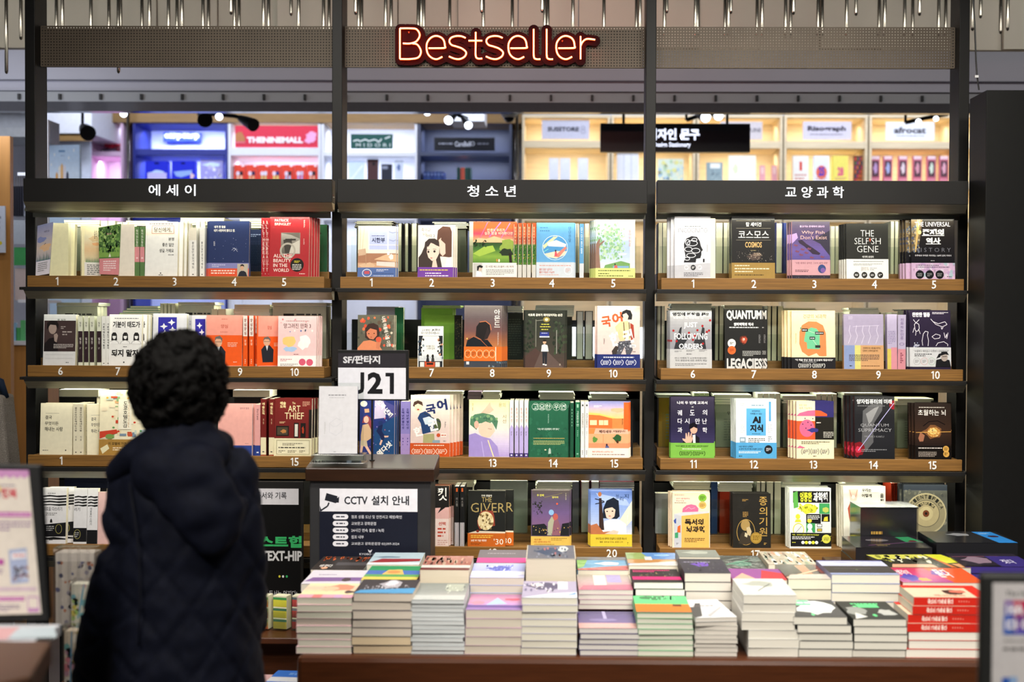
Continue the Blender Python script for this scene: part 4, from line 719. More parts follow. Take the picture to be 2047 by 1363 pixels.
RL(1, 1, 'c6', 275, 520, 805, 872, 8, '#8a8290', 'violet-edged book', page='#c9c2c6', jit=3)
support(1, 1, 'c6', 280, 470, 872, '#2d6a48', 'dark green book behind flower book')
RF(1, 1, 'c6', 490, 556, 812, '#2f7a50', 'bright green book behind the flower book', n=3, dxs=(-4, -8))
RF(1, 1, 'c6', 712, 940, 868, LIME, 'lime green book behind the small notice', n=1, yb=1165, Y=4.79)
RF(1, 1, 'c6', 690, 930, 818, '#8cbf48', 'second-row lime green book', n=3, yb=1165, Y=4.815, dxs=(6, 12))
RL(1, 1, 'c6', 700, 990, 796, 818, 3, '#a8c860', 'lime green book', page='#e6ecc8', jit=10)
RF(1, 1, 'c6', 944, 996, 870, '#2a2a22', 'dark patterned spine beside lime books', n=1, yb=1160, art=[('S', 946, 890, 994, 1150, 60, 4, ['#7a6a3a', '#5a5238'])], Y=4.792)
# the small reservation notice standing on the tray
P0, P1 = at(*px('c6', 662, 1100), YB), at(*px('c6', 855, 1100), YB); zt = at(*px('c6', 760, 953), YB+.006).z; zb = TZ[1]-.0035
m = MB(); w_, h_ = P1.x-P0.x, zt-zb; m.box(-w_/2, w_/2, 0, .0022, 0, h_, '#efefea')
A = Art(m, (662, 953, 855, 1248), lambda fx, fy, d: (-w_/2+fx*w_, -d, fy*h_))
A.draw([('T', '도서 예약은', 692, 972, 756, 990, '#333', .014), ('T', 'JK코너', 766, 970, 828, 990, '#222', .03), ('T', '데스크로 문의 바랍니다.', 686, 992, 826, 1010, '#333', .014), ('R', 668, 1020, 850, 1242, '#20242a'), ('P', [(700, 1022), (820, 1022), (838, 1090), (820, 1200), (700, 1200), (684, 1090)], '#efece0'), ('S', 668, 1040, 706, 1180, 16, 11, ['#3a4a5a', '#7a8a94', '#d9a080', '#101216']), ('S', 814, 1040, 850, 1180, 16, 11, ['#3a4a5a', '#9aa6ac', '#d9a080', '#101216']), ('T', '세계를 건너', 724, 1088, 786, 1102, '#444', .01), ('T', '너에게 갈게', 732, 1104, 790, 1118, '#444', .01), ('R', 672, 1162, 846, 1200, '#c9ced0'), ('S', 676, 1165, 842, 1196, 12, 6, ['#e9e9e4', '#8a9498']), ('R', 716, 1200, 792, 1240, '#c9502c'), ('R', 730, 1212, 780, 1226, '#2a1a14'), ('E', 738, 1165, 9, 14, '#1c1c1c'), ('E', 776, 1165, 9, 14, '#1c1c1c'), ('P', [(724, 1208), (730, 1176), (746, 1176), (752, 1208)], '#22242a'), ('P', [(764, 1208), (768, 1176), (786, 1176), (790, 1208)], '#3a3a3a'), ('R', 680, 1206, 712, 1240, '#d9d9d4'), ('R', 796, 1206, 830, 1240, '#d9d9d4')])
tag(m.obj('notice_card', PRINT), 'small white notice card with an illustrated cover above the number 7', 'notice card'); PEND[-1].location = ((P0.x+P1.x)/2, YB, zb); PEND[-1].rotation_euler = (-LEAN, 0, 0)
DUSK = [('G', 1013, 800, 1300, 1268, ['#6f6664', '#5c4f50', '#6a4a48', '#a5643c', '#c98a50', '#8a5a40']), ('P', [(1100, 1030), (1105, 960), (1130, 925), (1175, 920), (1205, 945), (1212, 1000), (1190, 1050), (1150, 1060)], '#1a1616'), ('L', [(1130, 925), (1175, 918), (1210, 945), (1218, 985)], 4, '#e08048'), ('P', [(1190, 960), (1206, 1000), (1190, 1050), (1160, 1060)], '#2a2020'), ('P', [(1025, 1110), (1040, 1050), (1085, 1035), (1130, 1058), (1190, 1058), (1240, 1120), (1260, 1200), (1025, 1200)], '#14181e'), ('L', [(1036, 1060), (1085, 1034), (1130, 1050), (1200, 1120)], 3, '#b86a40'), ('R', 1013, 1215, 1300, 1268, '#3a3f48'), ('S', 1200, 1190, 1295, 1262, 16, 9, ['#5f7a8a', '#8a9aa0', '#26303a']), ('V', '아몬드', 1240, 825, 1284, 968, '#e6dcd4', .012), ('K', 1266, 1000, 1274, 1100, 12, '#c9b8ac'), ('E', 1035, 1050, 6, 6, '#f0c060'), ('R', 1030, 1222, 1052, 1244, '#d0d4d8')]
F(1, 1, 8, 'c6', 1013, 800, 1300, 1268, 'dusk-coloured silhouette book with an orange band', '#5c4f50', DUSK, n=4, dx=(12, 24, 34), t=.019, band=(1110, 1218, '#d46a24', [('O', x, 1164, 24, 30, 3, '#f2c898') for x in (1042, 1086, 1132, 1180, 1226)]+[('K', x-14, 1150, x+14, 1178, 3, '#7a2e10') for x in (1042, 1086, 1132, 1180, 1226)]+[('R', 1250, 1112, 1256, 1216, '#f2d8c0')]))
RL(1, 1, 'c7', 130, 246, 800, 850, 3, '#d9dacb', 'pale book'); RF(1, 1, 'c7', 134, 246, 852, '#31352b', 'dark green-black book beside the dusk book', n=2, yb=1175, art=[('K', 138, 890, 232, 1150, 16, '#4d5344')])
NIGHT = [('G', 264, 836, 562, 1268, ['#23261f', '#2e3128', '#3d382f', '#4a3a34']), ('S', 266, 880, 330, 1150, 50, 12, ['#1e271c', '#33402c', '#2a3324']), ('S', 480, 920, 558, 1160, 50, 13, ['#1e271c', '#33402c', '#3a4630']), ('P', [(330, 1268), (380, 1150), (440, 1150), (560, 1268)], '#5a4a44'), ('P', [(264, 1268), (264, 1180), (340, 1120), (380, 1150), (330, 1268)], '#4a3630'), ('L', [(345, 905), (345, 1110)], 6, '#7a7a6c'), ('L', [(345, 915), (420, 908)], 5, '#7a7a6c'), ('E', 425, 906, 26, 20, '#8a7a3c'), ('E', 425, 906, 13, 10, '#f6ecb0'), ('L', [(502, 985), (502, 1160)], 5, '#9a9a90'), ('T', '이토록 공부가 재미있어지는 순간', 286, 862, 546, 882, '#eae6d8', .025), ('K', 386, 935, 446, 948, 1, '#d6d050'), ('K', 376, 954, 456, 966, 1, '#d6d050'), ('K', 386, 974, 440, 986, 1, '#d6d050'), ('R', 376, 1000, 444, 1040, '#2b3486'), ('K', 388, 1004, 432, 1012, 1, '#d8dcf0'), ('R', 372, 1030, 448, 1040, '#c8ccd4'), ('E', 411, 1074, 13, 15, '#d3a684'), ('P', [(398, 1070), (402, 1056), (420, 1056), (425, 1070)], '#1a1614'), ('P', [(385, 1145), (390, 1098), (410, 1090), (434, 1098), (442, 1145)], '#dcdcd8'), ('P', [(394, 1145), (432, 1145), (428, 1240), (416, 1240), (412, 1170), (408, 1240), (398, 1240)], '#1c2028'), ('R', 398, 1236, 412, 1246, '#e8e8e8'), ('R', 414, 1240, 428, 1250, '#e8e8e8'), ('E', 528, 1242, 6, 8, '#9a9080')]
F(1, 1, 9, 'c7', 262, 836, 566, 1268, 'dark night street book with a boy walking', '#2a2c24', NIGHT, n=3, dx=(-12, 16), t=.02, spine='#4a6f9c')
RL(1, 1, 'c7', 340, 634, 795, 880, 5, '#dfe3cc', 'pale green book'); support(1, 1, 'c7', 350, 620, 880, '#3a3a32', 'dark book behind night street book')
RV(1, 1, 'c7', [(652, 708), (716, 778)], 838, '#1c1c1c', 'black-bound book with white page edges to the front', hard=True, page='#eef0ea')
K = [('T', '국', 842, 880, 914, 962, '#d2552c', .04, 8), ('T', '어', 922, 852, 1002, 944, '#d2552c', .04, 8), ('P', [(990, 880), (1000, 845), (1030, 830), (1062, 838), (1076, 870), (1072, 905), (1020, 905)], '#1f2022'), ('P', [(1002, 868), (1030, 856), (1048, 880), (1040, 905), (1012, 908)], '#f0cdb6'), ('P', [(945, 960), (985, 920), (1040, 915), (1070, 960), (1062, 1050), (985, 1068), (960, 1010)], '#d8c596'), ('P', [(1060, 930), (1085, 945), (1092, 1040), (1066, 1060)], '#a23c2c'), ('L', [(1010, 925), (1020, 1050)], 6, '#5a3a24'), ('L', [(1050, 925), (1060, 1040)], 6, '#5a3a24'), ('T', '한 권', 905, 990, 1082, 1092, '#f4efe8', .05, 12), ('P', [(975, 1068), (1062, 1060), (1080, 1130), (1062, 1165), (1030, 1165), (1018, 1110), (990, 1165), (950, 1165)], '#4f5058'), ('S', 960, 1070, 1066, 1140, 40, 5, ['#8a8c94', '#2c2d34', '#b8bac0']), ('P', [(920, 1140), (950, 1100), (972, 1110), (955, 1165), (925, 1165)], '#38302c'), ('R', 1056, 1092, 1104, 1112, '#f0e8e0'), ('K', 1068, 1098, 1092, 1108, 1, '#555'), ('K', 858, 1046, 868, 1090, 5, '#555'), ('K', 1078, 1138, 1100, 1150, 1, '#555')]
F(1, 1, 10, 'c7', 810, 804, 1134, 1268, 'blush school-girl book with a navy lower band', '#e8d3c8', [('G', 810, 804, 1134, 1170, ['#ead9c8', '#e3c8bf', '#dfc0ba'])]+K, n=3, dx=(-16, -10), t=.02, band=(1164, 1268, '#1e2a68', [('K', 858, 1178, 1088, 1194, 1, '#e3e6f2')]+sum([[('O', x, 1224, 40, 28, 4, '#e3e6f2'), ('R', x-24, 1194, x+24, 1254, '#1e2a68'), ('K', x-24, 1210, x+24, 1242, 3, '#e3e6f2')] for x in (876, 970, 1066)], [])))
# lit white box behind the second shelf
p0, p1 = at(*px('c7', 590, 1178), 5.02), at(*px('c7', 1150, 948), 5.02)
m = MB(); hw = (p1.x-p0.x)/2; m.box(-hw, hw, 0, .04, 0, p1.z-p0.z, '#fff'); o = m.obj('light_box', mat('lit_box', '#ffffff', .5, emit='#f4f6ff', es=1.6)); o.location = ((p0.x+p1.x)/2, 4.925, p0.z-.006)
tag(o, 'glowing white light box behind the school-girl book', 'light box')
RF(1, 1, 'c7', 596, 780, 1184, '#8a7a5a', 'low tan book under glowing box', n=2, t=.028, Y=4.86)
RF(1, 1, 'c7', 830, 1120, 1184, '#8a7a5a', 'low tan book under box', n=1, t=.05, Y=4.86)
# ================= middle bookcase, third shelf
FIG = [('R', 150, 160, 420, 582, '#2f3a78'), ('P', [(265, 160), (345, 165), (350, 290), (262, 300)], '#cfc4dc'), ('P', [(330, 160), (420, 200), (420, 330), (380, 280)], '#4a4a86'), ('P', [(262, 380), (420, 280), (420, 582), (262, 582)], '#274a78'), ('S', 155, 200, 420, 580, 24, 6, ['#c86a7a', '#5f8ac0', '#8a7ab8', '#3a5a9c']), ('E', 180, 186, 27, 22, '#e9ecd2'), ('P', [(168, 330), (178, 285), (205, 270), (232, 290), (246, 360), (235, 385), (210, 330)], '#9c4a50'), ('E', 200, 305, 20, 26, '#ecc0a8'), ('P', [(160, 420), (172, 345), (215, 335), (244, 390), (246, 440), (200, 470), (160, 462)], '#d9b690'), ('P', [(158, 462), (205, 460), (214, 510), (156, 500)], '#c9b89a'), ('P', [(190, 505), (214, 505), (246, 560), (238, 578)], '#ecc0a8'), ('P', [(158, 500), (180, 500), (165, 580), (152, 580)], '#ecc0a8'), ('P', [(185, 225), (220, 222), (224, 250), (188, 254)], '#d3a684'), ('P', [(280, 390), (300, 350), (330, 340), (322, 390), (350, 430), (330, 470), (310, 430)], '#232c52'), ('E', 312, 328, 18, 16, '#2a3a6a'), ('P', [(340, 425), (376, 425), (372, 436), (345, 438)], '#ecc0a8'), ('P', [(316, 455), (330, 460), (316, 496), (304, 490)], '#ecc0a8'), ('T', '오백 년째', 264, 198, 420, 244, '#f2f0ea', .04, -48), ('T', '열다섯', 276, 500, 410, 546, '#f2f0ea', .04, 42)]
F(1, 2, 11, 'd5', 150, 160, 420, 582, 'deep blue fantasy book with running figures', '#2f3a78', FIG, n=3, dx=(14, 24), t=.018, spine='#7a70b8', mat=GLOSS)
PUR = [('V', '오백년째열다섯', 2.5, 12, 7.5, 50, '#2c2a6a', .03), ('R', 0, 58, 10, 100, '#a890c8'), ('K', 4, 64, 6, 80, 3, '#5a4a8a')]
S(1, 2, 11, 'd5', [(470, 508), (518, 544)], 166, 582, 'violet spine with dark blue lettering', '#8f84c4', PUR)
BOY = [('G', 546, 118, 850, 494, ['#f0e2cf', '#e3cfc4', '#dcc4bd']), ('T', '국', 664, 190, 742, 268, '#1d2c5c', .05, 10), ('T', '어', 748, 152, 830, 240, '#1d2c5c', .05, 10), ('P', [(562, 205), (572, 172), (602, 160), (634, 172), (642, 200), (630, 214), (580, 212)], '#4a342a'), ('P', [(576, 200), (602, 185), (636, 200), (634, 235), (608, 252), (584, 238)], '#f0cdb0'), ('E', 604, 232, 10, 6, '#b84a3c'), ('P', [(600, 300), (618, 262), (660, 244), (700, 270), (720, 310), (735, 400), (640, 425), (625, 340)], '#24406c'), ('P', [(640, 300), (690, 285), (735, 310), (720, 345), (660, 350)], '#cfdde6'), ('E', 756, 350, 28, 50, '#4d5a38'), ('L', [(650, 260), (780, 330)], 7, '#2a3040'), ('T', '한', 572, 368, 646, 440, '#f6f3ee', .05, 12), ('T', '권', 682, 305, 756, 400, '#f6f3ee', .05, 12), ('P', [(646, 425), (730, 420), (736, 492), (644, 492)], '#a9a574'), ('R', 718, 470, 776, 492, '#8aa0ac'), ('E', 764, 432, 15, 15, '#c8502c'), ('R', 782, 418, 826, 446, '#f0e4da'), ('K', 786, 424, 822, 440, 1, '#c8502c'), ('K', 812, 326, 822, 374, 5, '#555'), ('K', 802, 472, 824, 482, 1, '#555')]
F(1, 2, 12, 'd5', 546, 118, 852, 602, 'blush school-boy book with an orange lower band', '#e8d6c8', BOY, n=5, dx=(22, 44, 66, 88), t=.017, band=(494, 602, '#c6501f', [('K', 574, 504, 812, 518, 1, '#f4e0cc')]+sum([[('O', x, 558, 44, 30, 4, '#f4e0cc'), ('R', x-26, 526, x+26, 592, '#c6501f'), ('K', x-26, 540, x+26, 576, 3, '#f4e0cc')] for x in (600, 696, 788)], [])))
LAV = [('G', 1002, 158, 1240, 600, ['#dfe2a2', '#e4e2bc', '#e0dcd2', '#cdbfdc', '#a894cc']), ('P', [(1090, 262), (1120, 230), (1165, 172), (1172, 205), (1195, 235), (1160, 262)], '#e6b49c'), ('P', [(1010, 350), (1012, 300), (1045, 270), (1110, 258), (1190, 275), (1228, 320), (1215, 390), (1180, 330), (1080, 340), (1060, 390)], '#4d7a5c'), ('S', 1015, 280, 1220, 350, 26, 12, ['#3a6650', '#5f8a68', '#7aa070']), ('P', [(1075, 350), (1130, 325), (1190, 345), (1205, 400), (1165, 450), (1110, 450), (1078, 410)], '#eec4ac'), ('E', 1060, 350, 18, 30, '#e4ac98'), ('L', [(1150, 380), (1180, 386)], 3, '#6a4a40'), ('P', [(1002, 600), (1002, 430), (1050, 415), (1100, 440), (1170, 460), (1225, 520), (1240, 600)], '#9a88c4'), ('L', [(1150, 470), (1195, 600)], 8, '#e6d8a0'), ('L', [(1100, 480), (1120, 600)], 6, '#b8a8d8'), ('V', '여름', 1024, 178, 1034, 244, '#b8a070')]
F(1, 2, 13, 'd5', 1002, 156, 1316, 604, 'yellow and lavender book with a green-haired boy', '#dfe0b0', [(a[:3]+(1316,)+a[4:] if a[0] == 'G' else a) for a in LAV]+[('T', '용의', 1232, 178, 1284, 212, '#a58a60', .004), ('V', '시선', 1262, 268, 1292, 340, '#a58a60', .004)], n=2, dx=(-4,), t=.018)
S(1, 2, 13, 'd6', [(150, 182), (188, 222), (228, 258), (262, 296)], 158, 606, 'white and lavender spine', '#ecebe2', [('V', '용의시선', 3, 12, 7, 38, '#c86a5a'), ('P', [(0, 50), (5, 42), (10, 48), (10, 92), (0, 92)], '#b9aadc'), ('K', 3.5, 54, 6.5, 62, 4, '#444'), ('R', 0, 92, 10, 100, '#4a3a80'), ('K', 3, 93, 7, 98, 1, '#e9e9f4')])
def bookstand(x0, x1, yt, label):
    Y = 4.748; P0 = at(*px('d6', x0, yt), Y); P1 = at(*px('d6', x1, yt), Y); m = MB(); h = P0.z-TZ[2]+.004; w_ = P1.x-P0.x; r = .008
    m.slab([(-w_/2, 0), (w_/2, 0), (w_/2, h-r), (w_/2-r, h), (-w_/2+r, h), (-w_/2, h-r)], 0, .003, '#151515'); m.box(-w_/2, w_/2, -.02, 0, 0, .0015, '#151515')
    o = m.obj('book_stand', BLACK); o.location = ((P0.x+P1.x)/2, Y, TZ[2]-.0038); tag(o, label, 'book stand')
bookstand(304, 678, 150, 'black metal book stand behind the dark green book'); bookstand(742, 1112, 152, 'black metal book stand behind the orange schoolyard book')
GRN = '#1f5a40'
F(1, 2, 14, 'd6', 300, 166, 606, 606, 'dark green book with circled white title letters', GRN, [('S', 305, 300, 600, 600, 40, 16, ['#245f46', '#1b503a', '#28664a'])]+[('O', x, 210, 29, 30, 2, '#b9d0c0') for x in (352, 402, 450, 514, 566)]+[('T', c, x-20, 190, x+20, 230, '#cfe0d4', .004) for c, x in zip('고요한우연', (352, 402, 450, 514, 566))]+[('K', 449, 266, 456, 340, 8, '#9fc0ac'), ('T', '"나는 네가 궁금해졌어. 아주 많이."', 368, 376, 538, 392, '#cfe0d4', .02), ('K', 336, 452, 578, 460, 1, '#d9b860'), ('K', 336, 472, 578, 508, 4, '#a8b878'), ('S', 400, 530, 560, 596, 14, 8, ['#173f2e', '#2c6a4e']), ('E', 430, 546, 8, 5, '#d8cfa8'), ('P', [(452, 578), (456, 540), (464, 530), (472, 545), (474, 575)], '#a9bcae')], n=2, dx=(14,), t=.02, spine='#2a7450', page='#f2f2ea')
S(1, 2, 14, 'd6', [(662, 698)], 170, 606, 'green spine with pale lettering', '#256a49', [('R', 3, 4, 7, 10, '#9ac8ac'), ('V', '고요한우연', 2.5, 16, 7.5, 44, '#c8e0d0'), ('K', 4, 50, 6, 62, 4, '#9ac0ac'), ('K', 3, 90, 7, 95, 1, '#9ac0ac')])
S(1, 2, 14, 'd6', [(622, 650)], 176, 606, 'darker green spine in shade of the stand', '#1d4f38', [('K', 4, 10, 6, 44, 6, '#8ab89a')])
CHS = [('V', '체리새우비밀글입니다', 3, 20, 7, 46, '#4a3a34', .02), ('E', 5, 6, 2.4, 2, '#4a4a4a'), ('K', 4, 52, 6, 60, 3, '#888'), ('R', 0, 82, 10, 100, '#e9e9e6'), ('K', 3.5, 86, 6.5, 94, 3, '#444')]
S(1, 2, 15, 'd6', [(704, 734), (738, 766)], 170, 606, 'white spine with thin dark lettering', '#e8e5de', CHS)
SCH = [('G', 766, 170, 1092, 300, ['#8f94cc', '#b9a8c8', '#e4bf9c', '#f0c880']), ('B', 1000, 235, 60, 22, '#eab088', 4), ('P', [(766, 300), (766, 255), (850, 262), (960, 290), (975, 300)], '#eec86a'), ('P', [(766, 385), (766, 272), (850, 276), (950, 300), (950, 385)], '#d9703a'), ('R', 776, 314, 830, 352, '#efd9a8'), ('R', 846, 314, 918, 352, '#efd9a8'), ('L', [(882, 314), (882, 352)], 3, '#d9703a'), ('R', 766, 376, 1092, 530, '#e6a87a'), ('R', 766, 378, 960, 420, '#e0884a'), ('R', 1040, 175, 1092, 400, '#d9642c'), ('P', [(808, 420), (820, 378), (1070, 386), (1092, 420)], '#eab49a'), ('T', '체리새우', 846, 390, 946, 414, '#2e201a', .035), ('T', ': 비밀글입니다', 950, 390, 1052, 408, '#2e201a', .03), ('L', [(880, 425), (880, 530)], 4, '#c88a60'), ('L', [(970, 425), (970, 530)], 4, '#c88a60'), ('B', 990, 452, 38, 30, '#2e5a34', 3), ('R', 984, 470, 1000, 492, '#4a3020'), ('B', 815, 465, 20, 26, '#5a8a40', 2), ('R', 766, 492, 1092, 530, '#d89068'), ('E', 908, 506, 8, 10, '#3a2a3c'), ('P', [(895, 528), (900, 512), (920, 512), (928, 528)], '#4a5a8a'), ('K', 806, 198, 870, 216, 2, '#e9e4f0'), ('K', 1026, 300, 1034, 350, 6, '#5a3020')]
F(1, 2, 15, 'd6', 766, 170, 1080, 606, 'orange schoolyard book with a pale lower band', '#e0884a', SCH, n=3, dx=(10, 18), t=.018, mat=GLOSS, band=(530, 606, '#f0e2d6', [('T', '제9회 문학동네청소년문학상 대상', 794, 552, 958, 566, '#c8604c', .02), ('K', 794, 574, 1048, 586, 1, '#8a6a60'), ('K', 1020, 574, 1048, 586, 1, '#222')]))
for x0, x1, y0, y1, n, cr, c, w in ((660, 945, 85, 150, 6, 'd5', '#e4e8da', 'white book'), (1110, 1246, 88, 150, 5, 'd5', '#dfe0d4', 'white book'), (386, 660, 92, 150, 5, 'd6', '#e4e8da', 'white book'), (780, 1070, 104, 150, 3, 'd6', '#dfe8dc', 'white book')):
    RL(1, 2, cr, x0, x1, y0, y1, n, c, w, jit=12); support(1, 2, cr, x0+6, x1-6, y1, '#26261f', 'dark book under white pile', n=2)
RL(1, 2, 'd5', 995, 1100, 88, 150, 2, '#6a5a6c', 'dull violet book', page='#8a7a88'); support(1, 2, 'd5', 1000, 1096, 150, '#26261f', 'dark book under violet pile', n=2)
# ================= middle bookcase, bottom shelf
F(1, 3, 17, 'd5', 690, 824, 846, 1292, 'black and pink book beside the podium', '#191715', [('T', '키', 756, 842, 790, 886, '#e6e2dc', .01), ('T', '킷', 760, 840, 828, 940, '#e6e2dc', .008), ('P', [(690, 1000), (846, 990), (846, 1080), (690, 1080)], '#d9aaa4'), ('P', [(756, 1040), (800, 960), (840, 950), (820, 990), (780, 1020)], '#191715'), ('P', [(690, 1080), (846, 1080), (846, 1292), (690, 1292)], '#e6d0c8'), ('T', '선택', 764, 1104, 820, 1132, '#b8402a', .03), ('K', 758, 1144, 820, 1226, 3, '#b8402a'), ('K', 758, 1240, 836, 1284, 3, '#c89a90')], n=3, dx=(10, 30), t=.018, back='#d2602c')
BSP = [('R', 3, 3, 7, 9, '#d2602c'), ('V', '바스켓', 3, 18, 7, 34, '#8a8680'), ('R', 0, 60, 10, 100, '#a8a4a6'), ('R', 4, 62, 6, 96, '#c3b8ba')]
S(1, 3, 17, 'd5', [(890, 926), (930, 968)], 826, 1294, 'black spine with orange mark', '#191919', BSP)
RF(1, 3, 'd5', 970, 1032, 830, '#2a2a28', 'dark book beside the apple book', n=2)
APP = [('T', '기억 전달자', 1096, 894, 1180, 910, '#e6e2d8', .02), ('T', 'THE', 1100, 914, 1178, 950, '#a8935c', .0), ('T', 'GIVER', 1016, 958, 1280, 1030, '#a8935c', -.006), ('B', 1135, 1092, 76, 88, '#8a3a2a', 11), ('E', 1132, 1095, 62, 72, '#d9c79a'), ('S', 1085, 1040, 1182, 1160, 50, 9, ['#b89c64', '#e6d8b0', '#7a6038', '#c8ae78']), ('L', [(1142, 1020), (1150, 1000)], 7, '#7a4a2a'), ('P', [(996, 1190), (1060, 1172), (1285, 1178), (1285, 1200), (996, 1200)], '#d9cdb8'), ('E', 1070, 1174, 12, 11, '#7a2a20')]
F(1, 3, 18, 'd5', 994, 862, 1285, 1292, 'black book with a carved apple and orange band', '#1c1d1b', APP, n=2, dx=(62,), t=.02, band=(1190, 1292, '#bd5f1d', [('K', 1018, 1202, 1190, 1228, 2, '#e8c04a'), ('T', '30만 부 기념 개정판', 1018, 1238, 1140, 1254, '#f0e8da', .02), ('K', 1018, 1262, 1100, 1282, 2, '#7a3a10'), ('T', "'30", 1196, 1232, 1270, 1276, '#f0e8da', .0)]))
ROM = [('G', 325, 858, 615, 1212, ['#5c5350', '#574a66', '#6a5480', '#7a5a80', '#4a3a50']), ('T', '두 번째', 362, 890, 416, 908, '#d8d050', .025), ('T', '엄마의', 480, 906, 528, 922, '#d8d050', .02), ('L', [(420, 915), (560, 882)], 1.5, '#a8a048'), ('V', '장편소설', 584, 880, 592, 935, '#c8c0a0'), ('L', [(340, 950), (380, 1000), (405, 1045)], 4, '#2a2a28'), ('S', 330, 945, 405, 1050, 20, 8, ['#1f221e', '#2e302a']), ('E', 520, 965, 8, 8, '#d8583c'), ('E', 475, 1032, 20, 22, '#8ab4dc'), ('E', 508, 1068, 20, 28, '#b85a50'), ('P', [(445, 1210), (450, 1110), (480, 1060), (500, 1100), (485, 1210)], '#a9a890'), ('P', [(480, 1210), (495, 1100), (525, 1080), (545, 1140), (548, 1210)], '#8a5a68'), ('P', [(325, 1212), (325, 1130), (420, 1120), (440, 1140), (440, 1212)], '#1d1e22'), ('P', [(545, 1212), (560, 1120), (615, 1110), (615, 1212)], '#1d1e22'), ('S', 330, 1140, 612, 1205, 26, 5, ['#d8b860', '#3a3c44', '#8a6a40'])]
F(1, 3, 19, 'd6', 318, 858, 618, 1300, 'violet night book with an embracing couple', '#5a4a60', ROM, n=2, dx=(14,), t=.02, band=(1218, 1300, '#d9b455', [('E', x, 1222, 17, 9, '#d9b455') for x in (340, 385, 430, 475, 520, 565, 600)]+[('T', '에스프 엘라', 344, 1236, 398, 1250, '#b8582c', .02), ('T', '<더딘 고양이에 시리즈> 두디', 338, 1254, 470, 1270, '#b8582c', .02), ('K', 475, 1228, 600, 1252, 2, '#a8843a'), ('K', 344, 1276, 500, 1284, 1, '#7a5a20')]))
CEL = [('G', 782, 862, 1104, 1200, ['#6a86cc', '#8aa4dc', '#a9bce4', '#d6d8e0']), ('P', [(1000, 1100), (1104, 940), (1104, 1090), (1020, 1180)], '#e6e2cc'), ('P', [(820, 880), (1060, 930), (1090, 980), (880, 960)], '#a8bce8'), ('P', [(872, 1100), (880, 1000), (905, 940), (960, 915), (1000, 940), (1008, 1060), (985, 1080), (880, 1075)], '#1e2430'), ('P', [(890, 1010), (930, 975), (975, 1010), (968, 1060), (935, 1085), (905, 1070)], '#ecc8b4'), ('P', [(885, 1010), (900, 950), (960, 935), (985, 1010), (950, 990), (905, 1000)], '#1e2430'), ('E', 910, 1022, 7, 5, '#2a2428'), ('E', 952, 1020, 7, 5, '#2a2428'), ('E', 930, 1058, 10, 4, '#c86a64'), ('P', [(870, 1190), (890, 1095), (930, 1085), (1000, 1080), (1060, 1120), (1062, 1200), (870, 1200)], '#dfe4f0'), ('P', [(848, 1165), (846, 920), (866, 920), (888, 1165)], '#3a2a26'), ('E', 853, 890, 14, 18, '#b8744a'), ('P', [(782, 1200), (782, 1130), (830, 1115), (880, 1180), (980, 1170), (985, 1200)], '#b8704a'), ('P', [(890, 1195), (960, 1165), (1000, 1175), (990, 1200)], '#ecc8b4'), ('L', [(815, 925), (888, 945)], 7, '#2a2a34'), ('L', [(818, 965), (890, 950)], 7, '#2a2a34'), ('T', '브', 978, 890, 1002, 922, '#39507c'), ('T', '리', 1008, 905, 1036, 942, '#39507c'), ('T', '지', 1042, 888, 1078, 922, '#39507c'), ('K', 1066, 1050, 1074, 1125, 8, '#e9ecf4')]
F(1, 3, 20, 'd6', 782, 862, 1104, 1298, 'sky-blue book with a girl and cello, yellow band', '#8aa4dc', CEL, n=4, dx=(-10, -18, 6), t=.016, spine='#5f7ac0', mat=GLOSS, band=(1198, 1292, '#ddc23e', [('T', '우리 청소년 문학의 진실하고 단단한 목소리', 822, 1222, 1062, 1240, '#3a3010', .02), ('T', "'훌훌', '밤에 달 우리는, 문경민 신작", 852, 1250, 1034, 1264, '#3a3010', .01), ('K', 1068, 1256, 1076, 1276, 2, '#3a3010')]))
for x0, x1, y0, y1, n, cr, c, w in ((360, 636, 790, 862, 5, 'd6', '#dfe3c8', 'pale green book'), (858, 1130, 790, 860, 4, 'd6', '#4a1c24', 'maroon-edged book'), (760, 1040, 775, 830, 4, 'd5', '#c9cdb8', 'pale book')):
    RL(1, 3, cr, x0, x1, y0, y1, n, c, w, jit=10); support(1, 3, cr, x0+8, x1-8, y1, '#4a4a40', 'grey book under lying pile', n=2)
RV(1, 3, 'd6', [(704, 775), (782, 852)], 785, '#4a1c24', 'maroon-bound book with pale page edges to the front', hard=True)
RF(1, 3, 'd6', 0, 290, 780, '#aab4a8', 'glossy pale grey back cover', n=2, yb=1140)
RF(1, 3, 'd6', 640, 690, 790, '#6f6f74', 'mid grey book behind violet book', n=2)
